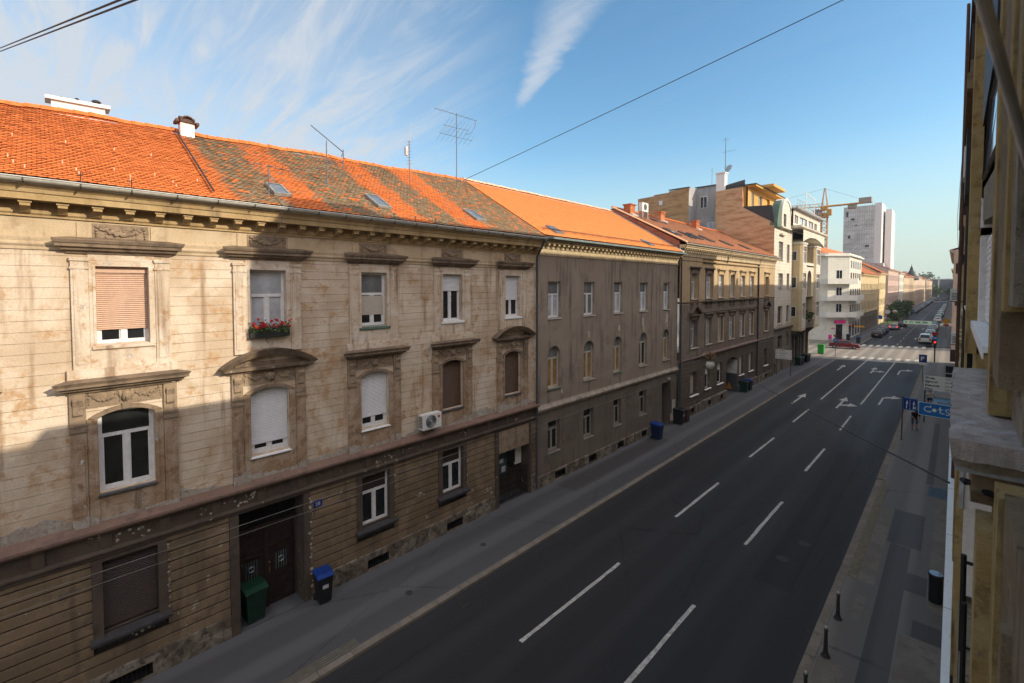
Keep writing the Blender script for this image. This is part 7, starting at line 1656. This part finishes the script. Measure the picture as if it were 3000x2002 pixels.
o = empty('roof_plant', (XL + .5, 80.6, 20.7), 0, 'reddish shrub at the end of the roof terrace', 'plant'); b = W(); crown(b, (0, 0, .75), .6, .8, .7, 240, .15, 78); b.build('foliage', ['leaf_dark', 'pink_cloth', 'brass'], o); b = W(); b.box(-.3, .3, -.3, .3, 0, .3); b.build('planter', 'planter', o)

# ------------------------------------------------------------------ sky, sun, camera
def world():
    w = bpy.data.worlds.new('World'); SC.world = w; w.use_nodes = True; t = w.node_tree; t.nodes.clear()
    n = lambda ty, **k: (lambda x: ([setattr(x, a, v) for a, v in k.items()], x)[1])(t.nodes.new(ty))
    out = n('ShaderNodeOutputWorld'); bg = n('ShaderNodeBackground'); bg.inputs[1].default_value = SKY; t.links.new(bg.outputs[0], out.inputs[0])
    sk = n('ShaderNodeTexSky', sky_type='NISHITA', sun_disc=False); sk.sun_elevation = R(SUN_EL); sk.sun_rotation = R(90 - SUN_AZ); sk.altitude = 150; sk.air_density = 1.0; sk.dust_density = .8; sk.ozone_density = 1.6
    co = n('ShaderNodeTexCoord'); sp = n('ShaderNodeSeparateXYZ'); t.links.new(co.outputs['Generated'], sp.inputs[0])
    def M(op, a, b=0.):
        x = n('ShaderNodeMath', operation=op)
        for i, v in enumerate((a, b)):
            if isinstance(v, (int, float)): x.inputs[i].default_value = v
            else: t.links.new(v, x.inputs[i])
        return x.outputs[0]
    den = M('MAXIMUM', M('ADD', sp.outputs[2], .12), .05); cx = M('DIVIDE', sp.outputs[0], den); cy = M('DIVIDE', sp.outputs[1], den)
    cb = n('ShaderNodeCombineXYZ'); t.links.new(cx, cb.inputs[0]); t.links.new(cy, cb.inputs[1])
    def noise(scale, rot, loc, sc, det=7, ro=.62, dist=.8):
        mp = n('ShaderNodeMapping'); t.links.new(cb.outputs[0], mp.inputs[0]); mp.inputs['Rotation'].default_value = (0, 0, R(rot)); mp.inputs['Scale'].default_value = scale; mp.inputs['Location'].default_value = loc
        x = n('ShaderNodeTexNoise'); t.links.new(mp.outputs[0], x.inputs[0]); x.inputs['Scale'].default_value = sc; x.inputs['Detail'].default_value = det; x.inputs['Roughness'].default_value = ro; x.inputs['Distortion'].default_value = dist; return x.outputs['Fac']
    def ramp(f, a, b, lo=0., hi=1.):
        x = n('ShaderNodeMapRange', interpolation_type='SMOOTHSTEP'); t.links.new(f, x.inputs[0]); x.inputs[1].default_value = a; x.inputs[2].default_value = b; x.inputs[3].default_value = lo; x.inputs[4].default_value = hi; return x.outputs[0]
    wisps = ramp(noise((.35, 2.0, 1), 42, (1.3, .4, 0), 2.3, 9, .66, 1.8), .38, .70)
    veil = ramp(noise((.7, 1, 1), 50, (4, 2, 0), .55, 5, .55), .34, .72)
    # cover thins out toward +Y (down the street) and thickens toward the left of the houses
    az = n('ShaderNodeVectorMath', operation='DOT_PRODUCT'); t.links.new(co.outputs['Generated'], az.inputs[0]); az.inputs[1].default_value = (-math.cos(R(8)), math.sin(R(-8)) * -1 * -1, 0)
    q = M('DIVIDE', cy, M('MAXIMUM', M('MULTIPLY', cx, -1.), .05)); left = ramp(q, .25, 1.15, 1., 0.)
    # one long tapering streak
    def lin(a, b, c): return M('ADD', M('ADD', M('MULTIPLY', cx, a), M('MULTIPLY', cy, b)), c)
    ux, uy, Ls = .836, -.548, .694
    tt = lin(ux / Ls, uy / Ls, -(-1.36 * ux + 1.43 * uy) / Ls); dd = M('ABSOLUTE', M('ADD', lin(-uy, ux, -(1.36 * uy + 1.43 * ux)), M('MULTIPLY', M('SUBTRACT', noise((1, 1, 1), 0, (0, 0, 0), 3.2, 7, .7), .5), .16)))
    wd = M('MAXIMUM', M('ADD', M('MULTIPLY', tt, .10), .022), .012)
    streak = M('MULTIPLY', M('MULTIPLY', ramp(M('DIVIDE', dd, wd), .1, 1.1, 1., 0.), ramp(tt, -.02, .2)), ramp(noise((.5, 2.2, 1), 33, (2, 5, 0), 2.6, 6), .25, .65, .35, 1.))
    cov = M('MINIMUM', M('ADD', M('MULTIPLY', M('MULTIPLY', M('ADD', M('MULTIPLY', veil, .45), .40), left), .95), M('MULTIPLY', M('MULTIPLY', wisps, M('ADD', M('MULTIPLY', left, .8), .04)), .75)), .92); cov = M('MAXIMUM', cov, M('MULTIPLY', streak, .72))
    def mixc(f, A, B):
        x = n('ShaderNodeMix', data_type='RGBA'); t.links.new(f, x.inputs[0])
        for i, v in ((6, A), (7, B)):
            if isinstance(v, tuple): x.inputs[i].default_value = v
            else: t.links.new(v, x.inputs[i])
        return x.outputs[2]
    hs = n('ShaderNodeHueSaturation'); hs.inputs['Saturation'].default_value = SAT; hs.inputs['Value'].default_value = VAL; t.links.new(sk.outputs[0], hs.inputs['Color'])
    c = mixc(ramp(sp.outputs[2], 0., .30, HZ, 0.), hs.outputs[0], HORIZON)
    tn = n('ShaderNodeMix', data_type='RGBA', blend_type='MULTIPLY'); tn.inputs[0].default_value = 1.; t.links.new(c, tn.inputs[6]); tn.inputs[7].default_value = (.97, 1.05, .95, 1); c = tn.outputs[2]
    c = mixc(cov, c, CLOUD)
    # bright patch of sky added out of view to lift the shaded fronts
    sd = n('ShaderNodeVectorMath', operation='DOT_PRODUCT'); t.links.new(co.outputs['Generated'], sd.inputs[0]); sd.inputs[1].default_value = tuple(Vector((.80, .0, .60)).normalized())
    glow = M('MULTIPLY', ramp(sd.outputs['Value'], .25, .80), ramp(noise((.8, 1, 1), 20, (2, 7, 0), .6, 4, .5), .1, .6, .7, 1.))
    c = mixc(glow, c, GLOW)
    t.links.new(c, bg.inputs[0])
SKY = .12; SAT = 1.2; VAL = 1.95; HZ = .9; HORIZON = (5.3, 5.9, 6.15, 1); CLOUD = (5.6, 6.0, 6.5, 1); GLOW = (13.4, 12.5, 12.8, 1)
world()
l = bpy.data.lights.new('sun', 'SUN'); l.energy = 4.9; l.angle = R(.5); l.color = (1., .87, .68)
o = bpy.data.objects.new('sun', l); COL.objects.link(o)
d = Vector((math.cos(R(SUN_EL)) * math.cos(R(SUN_AZ)), math.cos(R(SUN_EL)) * math.sin(R(SUN_AZ)), math.sin(R(SUN_EL))))
o.rotation_euler = d.to_track_quat('Z', 'Y').to_euler()
cam = bpy.data.cameras.new('camera'); co_ = bpy.data.objects.new('camera', cam); COL.objects.link(co_)
cam.lens = 16.; cam.sensor_width = 36.; cam.shift_y = -.0388; cam.clip_start = .05; cam.clip_end = 6000
co_.location = (0, 0, 10.7); co_.rotation_euler = (R(88), 0, R(44.264))
cam.dof.use_dof = True; cam.dof.focus_distance = 8; cam.dof.aperture_fstop = 3.2
SC.camera = co_
vs = SC.view_settings; vs.view_transform = 'Standard'; vs.look = 'None'; vs.exposure = 0.; vs.gamma = 1.
SC.cycles.max_bounces = 6; SC.cycles.use_denoising = True
def haze():
    b = W(); b.box(-75, 45, -60, 680, -1.2, 50.); m = bpy.data.materials.new('haze'); m.use_nodes = True; t = m.node_tree; t.nodes.clear(); MATS['haze'] = m
    o = t.nodes.new('ShaderNodeOutputMaterial'); v = t.nodes.new('ShaderNodeVolumePrincipled'); v.inputs['Color'].default_value = (.86, .92, 1., 1); v.inputs['Density'].default_value = .0003; v.inputs['Anisotropy'].default_value = .0
    t.links.new(v.outputs[0], o.inputs['Volume']); h = b.build('haze', 'haze'); import bmesh as _bm; q = _bm.new(); q.from_mesh(h.data); _bm.ops.recalc_face_normals(q, faces=q.faces); q.to_mesh(h.data); q.free(); h['kind'] = 'stuff'; h['label'] = 'thin pale air haze filling the street'
haze()
